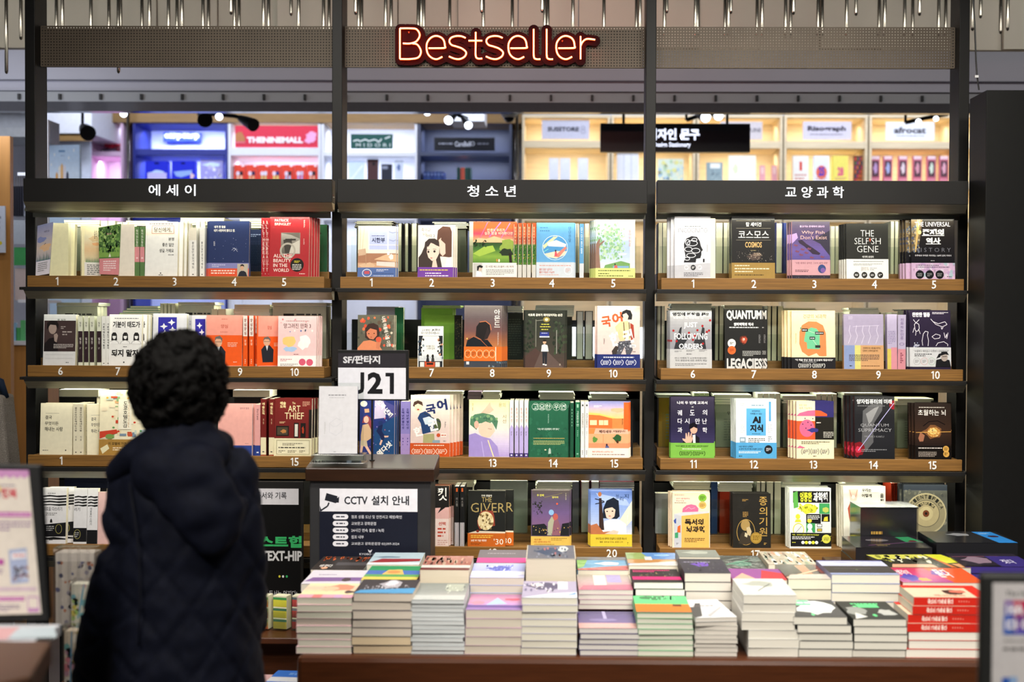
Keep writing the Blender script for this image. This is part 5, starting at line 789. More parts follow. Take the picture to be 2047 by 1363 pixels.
# ================= right bookcase, top shelf
def LAUREL(xs, y, c, w=34, h=26): return sum([[('L', [(x-w+8, y-h), (x-w, y-8), (x-w, y+8), (x-w+8, y+h)], 4, c), ('L', [(x+w-8, y-h), (x+w, y-8), (x+w, y+8), (x+w-8, y+h)], 4, c), ('K', x-w+10, y-16, x+w-10, y+16, 3, c)] for x in xs], [])
INC = [('R', 186, 130, 458, 586, '#dfdee2'), ('T', '무의식은 어떻게 나를 설계하는가', 222, 172, 424, 188, '#333', .015), ('K', 262, 196, 386, 206, 1, '#444'), ('T', 'INCOGNITO', 214, 212, 434, 246, '#4a4a4e', -.012), ('P', [(254, 468), (268, 420), (258, 375), (256, 330), (275, 290), (315, 272), (355, 278), (376, 310), (384, 345), (400, 376), (388, 386), (388, 410), (380, 436), (350, 440), (345, 468)], '#1a1a1e')]+[('O', x, y, a, b, 5, '#d8d8de') for x, y, a, b in ((320, 325, 40, 22), (290, 370, 30, 20), (345, 380, 34, 20), (310, 415, 36, 18), (335, 300, 22, 14), (285, 320, 18, 24), (280, 440, 22, 14))]+[('R', 400, 440, 412, 466, '#1a1a1e'), ('K', 430, 335, 436, 390, 8, '#666'), ('P', [(186, 490), (458, 470), (458, 576), (186, 586)], '#b9b9be'), ('E', 275, 505, 17, 18, '#d4d4d8'), ('E', 326, 505, 19, 20, '#1c1c1e'), ('E', 376, 505, 17, 18, '#d4d4d8'), ('K', 316, 496, 336, 514, 3, '#eee'), ('K', 265, 496, 285, 514, 3, '#888'), ('K', 366, 496, 386, 514, 3, '#888'), ('K', 255, 540, 400, 572, 3, '#55555a')]
F(2, 0, 1, 'd1', 186, 128, 458, 588, 'white book with a black faceted head in profile', '#dfdee2', INC, n=3, dx=(-24, -48), t=.022, page='#efe6c4')
F(2, 0, 1, 'd1', 440, 140, 494, 588, 'cream page block standing right of the white head book', '#ece4c2', t=.02, page='#ece4c2')
COS = [('R', 618, 128, 944, 588, '#141210'), ('L', [(652, 160), (915, 160)], 2, '#6a6250'), ('L', [(652, 216), (915, 216)], 2, '#8a8270'), ('L', [(652, 302), (915, 302)], 2, '#8a8270'), ('T', '칼 세이건', 726, 172, 842, 202, '#dcdad2', .012), ('T', '코스모스', 668, 236, 900, 286, '#e9e7e0', .005), ('T', 'COSMOS', 720, 316, 846, 358, '#d8b070', .02), ('K', 762, 374, 804, 384, 1, '#998a60'), ('S', 640, 380, 925, 466, 60, 2, ['#8a7f78', '#4a423e', '#c8beb0']), ('B', 790, 425, 60, 26, '#4a3c36', 3), ('B', 810, 410, 34, 14, '#7a6858', 5), ('S', 740, 395, 860, 450, 30, 3, ['#b8a690', '#8a7664', '#e0d4c0'])]
F(2, 0, 2, 'd1', 618, 130, 944, 588, 'black hardcover with a gold lower band', '#141210', COS, n=2, dx=(-4,), t=.032, hard=True, mat=FILM, band=(470, 586, '#9a7c3e', [('K', 640, 484, 752, 498, 1, '#efe4c0'), ('K', 640, 506, 900, 522, 1, '#efe4c0'), ('K', 640, 528, 780, 542, 1, '#efe4c0'), ('K', 640, 554, 860, 566, 1, '#3a2a0c')]))
FSH = [('G', 1075, 165, 1370, 600, ['#4a4450', '#5a4a70', '#6a5a9a', '#4f4a84', '#2a2838']), ('P', [(1075, 260), (1110, 250), (1120, 285), (1075, 330)], '#b79ad0'), ('P', [(1230, 300), (1370, 230), (1370, 420), (1290, 330)], '#3a3644'), ('T', '물고기는 존재하지 않는다', 1134, 194, 1322, 208, '#c8a8c8', .02), ('T', 'Why Fish', 1148, 234, 1322, 262, '#d9b0a8', .0), ('T', "Don't Exist", 1140, 268, 1340, 296, '#d9b0a8', .0), ('P', [(1120, 305), (1150, 300), (1185, 330), (1240, 365), (1290, 400), (1280, 412), (1230, 405), (1170, 350), (1130, 325)], '#3a3040')]+[('P', [(x-14, y), (x, y-9), (x+12, y), (x+20, y-8), (x+18, y+8), (x, y+9)], '#7a4a60') for x, y in ((1100, 340), (1150, 370), (1180, 395), (1140, 410), (1220, 430), (1200, 365), (1300, 425), (1110, 385))]+[('R', 1075, 562, 1370, 592, '#33313c'), ('S', 1080, 566, 1365, 590, 30, 3, ['#6a6472', '#1f1d26'])]
F(2, 0, 3, 'd1', 1075, 165, 1362, 592, 'violet fish book with a pink band', '#4a4450', FSH, n=3, dx=(-10, -20), t=.018, spine='#d8a0a8', mat=GLOSS, band=(448, 562, '#c99aa0', [('T', '"사랑 세계로 삼켜진 그녀의 세계 대해"', 1098, 464, 1345, 480, '#7a4a58', .01), ('K', 1098, 520, 1200, 540, 2, '#5a3a44'), ('E', 1300, 515, 30, 32, '#3a4a78'), ('E', 1308, 525, 18, 18, '#7a5a9a')]))
GENE = [('R', 340, 180, 668, 596, '#23231f'), ('T', 'THE', 460, 230, 560, 276, '#e6e6e2', -.012), ('T', 'SELF', 414, 288, 520, 334, '#e6e6e2', -.012), ('P', [(526, 296), (532, 286), (536, 300), (533, 316), (528, 312)], '#c04a28'), ('T', 'SH', 540, 288, 612, 334, '#e6e6e2', -.012), ('T', 'GENE', 432, 346, 594, 394, '#e6e6e2', -.012), ('T', '이기적 유전자', 472, 420, 558, 436, '#d8d8d4', .03)]
F(2, 0, 4, 'd2', 352, 180, 668, 596, 'black book with thin capitals, white band', '#23231f', GENE, n=4, dx=(-8, -14, -20), t=.02, band=(445, 594, '#e4e3dc', [('K', 404, 458, 630, 466, 1, '#333'), ('K', 404, 476, 620, 494, 2, '#888'), ('T', '클래식의 하나', 462, 502, 522, 534, '#6a5a60', .0), ('K', 530, 506, 580, 530, 2, '#999')]+sum([[('E', x, 563, 22, 23, '#1a1a18'), ('K', x-12, 554, x+12, 572, 2, '#ddd')] for x in (426, 486, 546, 606)], [])))
UNI = [('G', 845, 145, 1170, 596, ['#2a2622', '#1f1c1c', '#17161a', '#131319']), ('P', [(845, 150), (930, 150), (905, 330), (845, 390)], '#6a5a40'), ('S', 848, 200, 905, 390, 60, 10, ['#8a7a5a', '#5a6470', '#b0a080', '#44485a']), ('P', [(890, 150), (915, 150), (880, 390), (870, 390)], '#c8a868'), ('E', 908, 245, 13, 15, '#f4d488'), ('T', 'THE UNIVERSAL', 872, 168, 1140, 202, '#d0ccd0', -.005), ('T', '존재의', 928, 220, 1092, 268, '#f2f0ea', .05), ('R', 925, 266, 1094, 271, '#f2f0ea'), ('T', '역사', 956, 284, 1066, 330, '#f2f0ea', .05), ('R', 954, 328, 1068, 333, '#f2f0ea'), ('T', 'H I S T O R Y', 868, 360, 1142, 390, '#77767f', -.01), ('T', '우주에서 우리로 이어지는 138억 년의 거대사', 870, 410, 1148, 424, '#c8c6ca', .025), ('K', 990, 450, 1020, 460, 1, '#aaa')]
F(2, 0, 5, 'd2', 845, 143, 1172, 596, 'dark starry book with a marbled band', '#1a191c', UNI, n=4, dx=(-30, -40, -48), t=.02, mat=GLOSS, band=(472, 594, '#c6a8c4', [('S', 850, 476, 1168, 592, 60, 18, ['#a8bcc4', '#d4b4cc', '#b89ac0', '#d0c4d4', '#c6a8c4']), ('K', 876, 484, 1050, 494, 1, '#3a2a44'), ('K', 876, 498, 1130, 508, 1, '#3a2a44')]+sum([[('E', x, 558, 32, 32, '#1a1a1c'), ('K', x-18, 546, x+18, 572, 3, '#999')] for x in (906, 980, 1056)], [])+[('K', 1110, 568, 1146, 578, 1, '#333')]))
RV(2, 0, 'd1', [(62, 92), (95, 125), (498, 548), (556, 586), (588, 612)], 170, '#dfe0d6', 'pale book with its page edges to the front')
RV(2, 0, 'd1', [(950, 1004)], 168, '#2f3a74', 'blue hardcover with cream page edges to the front', hard=True)
RF(2, 0, 'd1', 1008, 1060, 172, '#3d4a8c', 'blue hardcover behind the violet fish book', n=3)
RV(2, 0, 'd2', [(232, 262), (266, 295), (298, 328)], 196, '#dfe0d6', 'pale book with its page edges to the front')
RV(2, 0, 'd2', [(684, 712), (716, 744), (748, 776)], 160, '#8f9280', 'leaning pale book with page edges to the front')
# ================= right bookcase, second shelf
JFO = [('G', 150, 848, 466, 1272, ['#b4b4b6', '#9a9a9e', '#8a8a90', '#a4a4a8']), ('R', 150, 848, 466, 884, '#c2c2c2'), ('T', '명령에 따랐을 뿐!?', 170, 852, 444, 880, '#232326', .05), ('T', '복종하는 뇌, 저항하는 뇌', 174, 888, 400, 902, '#e0e0e0', .01), ('P', [(180, 1130), (200, 1050), (225, 970), (240, 960), (235, 1010), (250, 1040), (290, 1010), (300, 1030), (265, 1080), (250, 1130)], '#2c2c30'), ('P', [(330, 1080), (350, 1020), (385, 1010), (395, 960), (412, 970), (412, 1040), (425, 1130), (370, 1130)], '#2c2c30'), ('T', 'JUST', 254, 926, 358, 976, '#ececec', .02), ('T', 'FOLLOWING', 182, 1008, 434, 1056, '#ececec', .02), ('T', 'ORDERS', 218, 1086, 398, 1126, '#ececec', .02)]+[('E', x, y, 9, 9, '#a01c20') for x, y in ((176, 990), (294, 1006), (396, 954), (358, 986), (430, 998), (454, 912), (338, 1028), (324, 1058), (400, 1086), (446, 988), (200, 1068), (158, 1066))]
F(2, 1, 6, 'd1', 150, 838, 466, 1274, 'silver book with red dots and black hands', '#9a9a9e', JFO, n=3, dx=(-8, -14), t=.02, mat=FILM, band=(1128, 1272, '#bdbdbd', [('K', 185, 1138, 240, 1152, 2, '#444'), ('K', 274, 1134, 336, 1148, 2, '#444'), ('K', 370, 1132, 430, 1146, 2, '#444'), ('K', 274, 1160, 316, 1170, 1, '#333'), ('T', '만나 아렌트가 뇌과학자였다면?', 186, 1188, 428, 1202, '#333', .01), ('T', '악의 평범성에 대한 과학적 해답', 190, 1206, 430, 1220, '#333', .01), ('K', 190, 1232, 426, 1256, 2, '#777')]))
QL = [('R', 566, 828, 850, 1284, '#1b1b1a'), ('T', 'QUANTUM', 578, 836, 844, 916, '#c6c6c4', .045), ('K', 600, 960, 822, 974, 1, '#eee'), ('T', '양자역학의 역사', 634, 930, 784, 956, '#f0f0ee', .04), ('B', 712, 1060, 32, 42, '#5a2418', 4), ('B', 712, 1060, 24, 28, '#a8442c', 6), ('E', 708, 1058, 10, 12, '#e09a80'), ('E', 712, 1054, 4, 5, '#fff'), ('E', 618, 1087, 31, 33, '#e0ddd6'), ('E', 618, 1139, 31, 32, '#d8642c'), ('K', 604, 1076, 634, 1096, 2, '#444'), ('K', 604, 1126, 634, 1152, 4, '#7a2a08'), ('K', 700, 1142, 838, 1184, 4, '#b8b8b4'), ('K', 822, 1020, 836, 1085, 8, '#888'), ('T', 'LEGACIES', 580, 1200, 848, 1280, '#c6c6c4', .045)]
F(2, 1, 7, 'd1', 566, 828, 850, 1280, 'black book with large silver capitals top and bottom', '#1b1b1a', QL, n=2, dx=(46,), t=.022, page='#c8681c', band=None)
F(2, 1, 8, 'd1', 1072, 838, 1402, 1282, 'cream book with orange shape, green head', '#f0dcae', [('R', 1072, 838, 1402, 1196, '#f2deb0'), ('T', '건강의 뇌과학', 1160, 866, 1336, 898, '#8a7446', .012), ('K', 1192, 906, 1266, 914, 1, '#c8a868'), ('P', [(1132, 1000), (1150, 950), (1200, 920), (1260, 922), (1310, 950), (1332, 1010), (1334, 1100), (1336, 1182), (1310, 1184), (1280, 1182), (1260, 1160), (1200, 1184), (1150, 1150), (1130, 1090)], '#e0844e'), ('P', [(1170, 1040), (1180, 990), (1220, 966), (1262, 975), (1286, 1010), (1284, 1130), (1190, 1128), (1186, 1080), (1166, 1072)], '#6cbd90'), ('R', 1148, 974, 1196, 998, '#24302a'), ('R', 1250, 998, 1316, 1020, '#24302a'), ('R', 1208, 1036, 1250, 1058, '#24302a'), ('R', 1250, 1100, 1290, 1120, '#24302a'), ('L', [(1196, 990), (1250, 1010)], 2, '#e9e4d0'), ('L', [(1232, 1058), (1262, 1100)], 2, '#e9e4d0'), ('K', 1154, 980, 1190, 992, 1, '#fff'), ('K', 1256, 1004, 1310, 1014, 1, '#fff'), ('K', 1214, 1042, 1244, 1052, 1, '#fff'), ('E', 1142, 972, 6, 7, '#4a9a70'), ('K', 1100, 1010, 1108, 1090, 8, '#c8a868')],
 n=4, dx=(-22, -40, -50), t=.017, spine='#e6d09c', band=(1192, 1282, '#17161a', [('T', '"이 책을 만난 것은 내 인생의 행운이다!"', 1098, 1204, 1384, 1220, '#eee', .02), ('K', 1152, 1222, 1260, 1232, 1, '#aaa')]+LAUREL((1170, 1276), 1254, '#d8d8d4', 46, 16)))
LVP = '#a9a0b4'
F(2, 1, 9, 'd2', 332, 866, 632, 1278, 'silver-lavender book with a three-colour lower band', LVP, [('G', 332, 866, 632, 1100, ['#9a90a8', '#a69cb4', '#aea6ba'])]+[('L', [(x, 950), (x-8, 990), (x+6, 1030), (x-14, 1085)], 3, '#d8d0e0') for x in (380, 430, 480, 530, 588)]+[('L', [(400, 960), (470, 955), (600, 950)], 3, '#d0c6da'), ('K', 368, 880, 400, 906, 3, '#c0b6ca')], n=4, dx=(8, 16, 26), t=.019, page='#d8d0dc', mat=GLOSS, band=(1098, 1278, '#c79a6c', [('R', 332, 1098, 414, 1278, '#8494bc'), ('R', 414, 1098, 458, 1278, '#cdc878'), ('T', '진화학으로 세상을 바꾸는', 476, 1112, 610, 1126, '#4a2e1c', .02), ('T', '진화의 신화에 올라타', 474, 1132, 590, 1146, '#4a2e1c', .02), ('K', 370, 1166, 600, 1216, 5, '#4a3a3c'), ('K', 374, 1244, 396, 1258, 1, '#333'), ('K', 464, 1246, 604, 1256, 1, '#5a3a24')]))
F(2, 1, 9, 'd2', 661, 868, 735, 1278, 'narrow lavender back cover by thick spine', '#b0a6c0', [('K', 668, 990, 725, 1090, 8, '#8a80a0'), ('R', 661, 1125, 690, 1278, '#c8b858'), ('R', 690, 1115, 735, 1278, '#cc8a94')], t=.03, mat=GLOSS)
SPL = [('V', '진화하는인류', 3, 6, 7, 46, '#7a6a90', .02), ('O', 5, 53, 3, 2.5, .6, '#6a5a84'), ('R', 0, 62, 10, 100, '#cc8a94'), ('K', 3, 68, 7, 88, 6, '#7a3a4a')]
S(2, 1, 9, 'd2', [(738, 798)], 868, 1278, 'thick lavender spine with a pink foot', '#b4aac4', SPL, mat=GLOSS)
ANI = [('R', 832, 836, 1142, 1110, '#2c2438'), ('T', '찬란한 멸종', 852, 852, 986, 886, '#eae6ec', .04), ('K', 1004, 848, 1124, 866, 2, '#cfc8d4')]
for pl in ([(860, 905), (880, 930), (884, 925), (905, 905)], [(868, 940), (882, 928), (902, 940), (905, 970), (890, 992), (874, 985), (868, 940)], [(866, 965), (856, 1000)], [(900, 975), (912, 1010)], [(880, 990), (876, 1022)], [(992, 900), (1010, 920), (1050, 935), (1100, 920), (1116, 940), (1080, 958), (1030, 940), (1005, 915)], [(1070, 960), (1076, 976), (1086, 960)], [(930, 1095), (925, 1060), (935, 1010), (950, 990), (972, 995), (966, 1020), (974, 1060), (970, 1098)], [(1000, 1030), (1030, 1010), (1064, 1020), (1058, 1040), (1020, 1046), (1000, 1030)], [(1092, 1000), (1100, 1040), (1112, 1010), (1112, 1045), (1122, 1000)], [(1030, 1098), (1045, 1075), (1090, 1066), (1120, 1085), (1118, 1098)]):
    ANI.append(('L', pl, 4, '#e0dae4'))
ANI.append(('S', 864, 1070, 905, 1106, 14, 7, ['#b8b8cc', '#8a90b0', '#d8d8e4']))
F(2, 1, 10, 'd2', 832, 836, 1142, 1272, 'dark purple book with white animal outlines', '#2c2438', ANI, n=4, dx=(-10, -20, 22), t=.019, mat=GLOSS, band=(1108, 1250, '#c9cacc', [('T', '"소설보다 재미있고 다큐보다 감동적이다!"', 862, 1126, 1126, 1144, '#333', .01), ('K', 866, 1152, 1000, 1176, 2, '#333')]+sum([[('O', x, 1210, 27, 27, 2, c), ('K', x-15, 1198, x+15, 1222, 3, '#777')] for x, c in ((884, '#888'), (940, '#b86a60'), (996, '#6aa070'))], [])+[('P', [(1024, 1250), (1030, 1200), (1070, 1190), (1130, 1200), (1142, 1250)], '#1c1c1e'), ('E', 1092, 1180, 26, 30, '#a89c94'), ('P', [(1062, 1170), (1070, 1140), (1110, 1138), (1128, 1165), (1100, 1158)], '#1c1c1e'), ('P', [(1030, 1190), (1050, 1155), (1070, 1150), (1060, 1180)], '#1c1c1e'), ('L', [(1076, 1176), (1110, 1174)], 4, '#222')]))
for x0, x1, y0, y1, n, cr, c, w in ((160, 470, 782, 838, 5, 'd1', '#dfe6e4', 'glossy white book'), (560, 848, 795, 836, 2, 'd1', '#d6dcc6', 'pale book'), (1000, 1262, 816, 838, 2, 'd1', '#4a4f48', 'dark-edged book'), (375, 600, 815, 862, 3, 'd2', '#e6e8cc', 'cream book'), (765, 985, 826, 840, 2, 'd2', '#4a4f48', 'dark-edged book')):
    RL(2, 1, cr, x0, x1, y0, y1, n, c, w, jit=10); support(2, 1, cr, x0+8, x1-8, y1, '#5b5f52', 'grey book under lying pile', n=2)
RV(2, 1, 'd1', [(52, 80), (84, 110), (490, 518), (522, 556), (886, 915), (920, 958), (965, 1008)], 800, '#3c3f38', 'dark-bound book with pale page edges to the front')
RV(2, 1, 'd2', [(256, 288), (292, 326), (608, 650), (690, 735)], 850, '#8f9280', 'pale book with its page edges to the front')
# ================= right bookcase, third shelf
SCI = [('G', 160, 134, 498, 490, ['#3a3448', '#2e2a3c', '#2a2640', '#3a3458']), ('T', '나의 두 번째 교과서', 210, 166, 446, 190, '#e6e4ea', .025), ('L', [(324, 205), (338, 217)], 2, '#ddd'), ('L', [(338, 205), (324, 217)], 2, '#ddd')]+[('T', c, x-18, y-20, x+18, y+22, '#eae8ee', .012) for c, x, y in (('궤', 230, 256), ('도', 328, 254), ('의', 426, 252), ('다', 232, 320), ('시', 288, 320), ('만', 370, 320), ('난', 424, 320), ('과', 232, 390), ('학', 426, 390))]+[('P', [(250, 490), (280, 450), (310, 430), (350, 425), (384, 450), (384, 490)], '#1c1a22'), ('P', [(330, 430), (352, 425), (354, 490), (334, 490)], '#d8d6da'), ('E', 340, 385, 28, 34, '#d9a890'), ('P', [(302, 385), (308, 345), (340, 330), (366, 350), (366, 378), (340, 366), (318, 380)], '#17141a'), ('P', [(256, 470), (250, 455), (275, 460), (276, 415), (284, 414), (292, 450), (296, 408), (305, 408), (308, 448), (318, 412), (326, 415), (322, 455), (330, 440), (336, 446), (322, 488), (280, 490)], '#e0ae98')]
F(2, 2, 11, 'd7', 160, 134, 498, 610, 'dark book with waving man, green band', '#322c40', SCI, n=4, dx=(-6, 10, 22), t=.018, back='#6aa03c', mat=GLOSS, band=(490, 606, '#79b24a', [('T', '"우리가 몰랐던 동 모든 과학은 교과서에 있었다!"', 196, 508, 454, 522, '#1c2a10', .02), ('K', 250, 532, 396, 542, 1, '#f0f4e0')]+LAUREL((276, 380), 572, '#1c2a10', 46, 18)))
AIB = [('R', 652, 148, 984, 490, '#dfe4e2'), ('R', 750, 222, 902, 432, '#5aa8d8'), ('K', 790, 190, 884, 208, 1, '#7a9ab0'), ('T', '비전공자도', 794, 236, 858, 250, '#1c2a38', .02), ('T', '이해할 수 있는', 780, 256, 872, 270, '#1c2a38', .02), ('T', 'AI', 796, 284, 862, 336, '#15181c', .06), ('T', '지식', 778, 346, 880, 404, '#15181c', .05), ('K', 794, 414, 860, 422, 1, '#1c2a38'), ('R', 926, 170, 942, 320, '#4f9ccc'), ('R', 786, 438, 900, 488, '#efeeea'), ('K', 766, 448, 895, 488, 3, '#444')]+[('R', x0, y0, x1, y1, c) for x0, y0, x1, y1, c in ((698, 174, 744, 226, '#eef0ee'), (698, 238, 744, 330, '#eef0ee'), (698, 340, 744, 420, '#eef0ee'), (698, 446, 744, 486, '#7f9aac'), (910, 336, 958, 416, '#eef0ee'), (910, 426, 958, 486, '#eef0ee'))]+[('K', 704, 180, 738, 220, 3, '#b8c0c4'), ('K', 704, 244, 738, 324, 6, '#c4cccc'), ('K', 704, 346, 738, 414, 5, '#c4cccc'), ('K', 916, 344, 952, 410, 5, '#b8c0c4'), ('K', 918, 434, 950, 480, 3, '#8a949a'), ('R', 704, 454, 736, 474, '#c8d4dc')]
F(2, 2, 12, 'd7', 668, 148, 984, 610, 'white book with blue panel and band', '#dfe4e2', AIB, n=4, dx=(-6, -12, -20), t=.018, band=(486, 610, '#4f9ecf', [('T', '10만 독자가 선택한', 690, 510, 800, 524, '#122a40', .02), ('T', 'AI 분야 최고의 베스트셀러 교양서', 690, 528, 872, 542, '#122a40', .02), ('K', 690, 550, 860, 570, 2, '#e3f0f8'), ('E', 921, 539, 32, 34, '#10161c'), ('K', 904, 526, 938, 552, 3, '#e9e9e9'), ('K', 690, 584, 716, 596, 1, '#122a40')]))
PRE = [('R', 1140, 165, 1440, 612, '#ece3bd'), ('R', 1286, 160, 1440, 290, '#332f66'), ('T', '모든 것은', 1162, 190, 1222, 206, '#9a8a5a', .01), ('T', '예측 가능하다', 1162, 212, 1264, 230, '#9a8a5a', .01), ('P', [(1140, 282), (1165, 258), (1230, 240), (1286, 236), (1286, 282)], '#d8688c'), ('P', [(1286, 282), (1286, 236), (1330, 240), (1380, 266), (1380, 282)], '#dc5a34'), ('R', 1286, 290, 1440, 464, '#26241f'), ('R', 1140, 320, 1286, 464, '#dc5a34'), ('E', 1222, 376, 58, 68, '#d8688c'), ('B', 1270, 390, 50, 18, '#3c3a80', 3)]+[('E', x, y, 4, 6, '#33244a') for x, y in ((1190, 345), (1230, 330), (1255, 352), (1214, 376), (1208, 300), (1268, 302))]+[('K', 1296, 326, 1330, 340, 1, '#e8e4d8'), ('K', 1350, 400, 1430, 450, 4, '#c8c4b8'), ('P', [(1140, 530), (1165, 510), (1205, 525), (1205, 530)], '#d8688c'), ('K', 1178, 476, 1400, 500, 2, '#4a4434')]+LAUREL((1210, 1282, 1360), 556, '#5a5a64', 32, 24)+[('K', 1270, 586, 1294, 596, 1, '#333')]
F(2, 2, 13, 'd7', 1140, 165, 1432, 614, 'cream, orange and purple book with clouds', '#ece3bd', PRE, n=4, dx=(-16, -32, -44), t=.018, spine='#7a3a54', mat=GLOSS)
QS = [('G', 378, 115, 645, 534, ['#2c2c2e', '#1c1c1f', '#202024', '#17171a']), ('P', [(430, 210), (480, 170), (560, 140), (572, 116), (560, 210), (500, 300), (500, 420), (450, 480), (420, 440), (425, 320)], '#5a5a5c'), ('P', [(450, 230), (510, 190), (540, 180), (490, 280), (470, 300)], '#8f8f90'), ('E', 640, 170, 30, 30, '#8a1a24'), ('B', 400, 470, 44, 50, '#7a141c', 5), ('B', 396, 470, 24, 28, '#c8304a', 7), ('L', [(396, 476), (642, 158)], 4, '#b8b4e4'), ('T', '양자컴퓨터의 미래', 388, 132, 628, 164, '#e9e9ea', .025), ('K', 394, 172, 580, 182, 1, '#77777a'), ('T', 'QUANTUM', 414, 296, 604, 318, '#b9b9bc', -.015), ('T', 'SUPREMACY', 398, 328, 624, 350, '#b9b9bc', -.015), ('T', 'MICHIO KAKU', 440, 376, 572, 388, '#9a9a9c', -.01), ('K', 420, 464, 590, 486, 2, '#88888c')]
F(2, 2, 14, 'd8', 372, 112, 645, 534, 'glossy black book with a violet beam', '#1c1c1f', QS, n=4, dx=(-18, -34, -44), t=.02, mat=FILM, spine='#3a1418')
EYE = [('G', 784, 160, 1032, 530, ['#2a221e', '#2e221c', '#3a281e', '#241a16', '#16120f']), ('K', 812, 182, 986, 192, 1, '#c8beb4'), ('T', '초월하는 뇌', 806, 202, 994, 240, '#eae4de', .008), ('B', 905, 345, 72, 46, '#7a5030', 3), ('E', 912, 350, 44, 32, '#c08a44'), ('E', 908, 345, 26, 20, '#e8c878'), ('S', 870, 318, 955, 378, 40, 4, ['#e0b060', '#8a5a2c', '#f4e0a8']), ('L', [(790, 352), (1030, 346)], 4, '#d8a050'), ('L', [(840, 310), (880, 280), (940, 275), (990, 300)], 6, '#1a1210'), ('P', [(806, 390), (820, 350), (850, 370), (840, 410), (815, 412)], '#a06a50'), ('R', 784, 438, 1032, 530, '#17120f'), ('K', 806, 448, 968, 460, 1, '#d8d0c8'), ('K', 806, 476, 930, 512, 4, '#a89c92'), ('E', 994, 460, 21, 21, '#d0a050'), ('E', 996, 492, 21, 21, '#d0a050'), ('K', 982, 448, 1006, 470, 3, '#3a2a10'), ('K', 984, 482, 1008, 502, 2, '#3a2a10')]
F(2, 2, 15, 'd8', 784, 160, 1030, 530, 'dark brown book with a golden eye', '#241a16', EYE, n=4, dx=(-12, -22, 36), t=.018, mat=GLOSS)
for x0, x1, y0, y1, n, cr, c, w in ((60, 330, 112, 136, 2, 'd7', '#a8aea0', 'grey-green book'), (505, 800, 112, 190, 4, 'd7', '#b4baa8', 'grey-green book'), (1030, 1300, 120, 180, 4, 'd7', '#aab09e', 'grey-green book'), (300, 560, 88, 130, 3, 'd8', '#aab09e', 'grey-green book'), (655, 900, 125, 170, 3, 'd8', '#d6d2a8', 'yellowish book')):
    RL(2, 2, cr, x0, x1, y0, y1, n, c, w, jit=12); support(2, 2, cr, x0+6, x1-10, y1, '#9b9f8c' if x0 != 60 else '#a8842c', 'grey-green cover facing front' if x0 != 60 else 'ochre cover facing front', n=2, art=[('T', '위기', 30, 22, 60, 34, '#4a4a40', .02), ('K', 22, 44, 80, 120, 9, '#84887a')])
for i in range(4): RV(2, 2, 'd7', [(836+i*46, 876+i*46)], 102, '#d4d6cc', 'wire-bound book with its page edges to the front')
RV(2, 2, 'd7', [(340, 380), (384, 420), (424, 460)], 98, '#c8ccbc', 'pale book with its page edges to the front')
RV(2, 2, 'd8', [(108, 140), (145, 180), (185, 215), (220, 250)], 92, '#b4b8a6', 'pale book with its page edges to the front')
# ================= right bookcase, bottom shelf
BRN = [('G', 180, 876, 468, 1302, ['#efdcc0', '#eed8bc', '#ead2b4']), ('K', 190, 892, 266, 902, 1, '#c88a70'), ('T', '당신의 뇌를 재설계하는', 204, 918, 310, 930, '#c8586a', .02), ('T', '책 읽기의 힘', 204, 936, 262, 948, '#c8586a', .02), ('K', 190, 952, 280, 962, 1, '#8a6a5a'), ('E', 408, 918, 32, 30, '#7db43c'), ('E', 408, 974, 30, 29, '#e0b060'), ('K', 390, 904, 426, 932, 3, '#2a4a10'), ('K', 390, 962, 426, 988, 3, '#6a4a10'), ('P', [(250, 1030), (254, 1000), (285, 975), (320, 968), (355, 975), (376, 1000), (374, 1030), (340, 1042), (280, 1042)], '#d86a92'), ('L', [(275, 1010), (300, 990), (320, 1005), (350, 995)], 4, '#f0a8c0'), ('P', [(186, 1044), (250, 1030), (460, 1020), (455, 1036), (244, 1060)], '#cfd0d4'), ('P', [(186, 1044), (244, 1058), (244, 1302), (186, 1302)], '#c3c5cc'), ('P', [(244, 1058), (460, 1034), (460, 1302), (244, 1302)], '#e5b45c'), ('P', [(182, 1095), (202, 1075), (202, 1118), (190, 1114)], '#3a52a0'), ('P', [(210, 1185), (214, 1140), (236, 1128), (236, 1188)], '#d8642c'), ('P', [(192, 1190), (218, 1184), (218, 1228), (192, 1230)], '#3f9a68'), ('T', '독서의', 270, 1080, 416, 1130, '#201c18', .045), ('T', '뇌과학', 280, 1136, 430, 1186, '#201c18', .045), ('K', 268, 1226, 424, 1262, 3, '#5a4420'), ('K', 204, 1264, 220, 1280, 2, '#555')]
F(2, 3, 16, 'd7', 172, 876, 466, 1304, 'cream book with a pink brain', '#eed8bc', BRN, n=4, dx=(-12, -24, 10), t=.017)
DAR = [('R', 652, 888, 942, 1304, '#23211d'), ('V', '종의기원', 850, 906, 912, 1220, '#c09a4e', .006), ('K', 718, 930, 764, 948, 2, '#b08a48'), ('K', 722, 1026, 764, 1070, 4, '#b08a48'), ('O', 746, 1184, 72, 100, 4, '#c09a4e'), ('P', [(690, 1270), (705, 1200), (725, 1180), (770, 1190), (800, 1240), (790, 1268), (746, 1282)], '#3c342a'), ('E', 742, 1130, 36, 44, '#a98c54'), ('P', [(750, 1150), (775, 1140), (790, 1180), (780, 1215), (755, 1200)], '#c8b48c'), ('P', [(740, 1185), (760, 1200), (755, 1225), (735, 1215)], '#d0c4a4'), ('E', 825, 1228, 44, 44, '#b08e3e'), ('O', 825, 1228, 40, 40, 3, '#7a5e20'), ('K', 800, 1208, 852, 1246, 3, '#6a5018'), ('K', 886, 1262, 908, 1282, 2, '#c09a4e')]
F(2, 3, 17, 'd7', 644, 886, 940, 1304, 'black shrink-wrapped book with a gold oval portrait', '#23211d', DAR, n=2, dx=(-6,), t=.034, hard=True, mat=FILM)
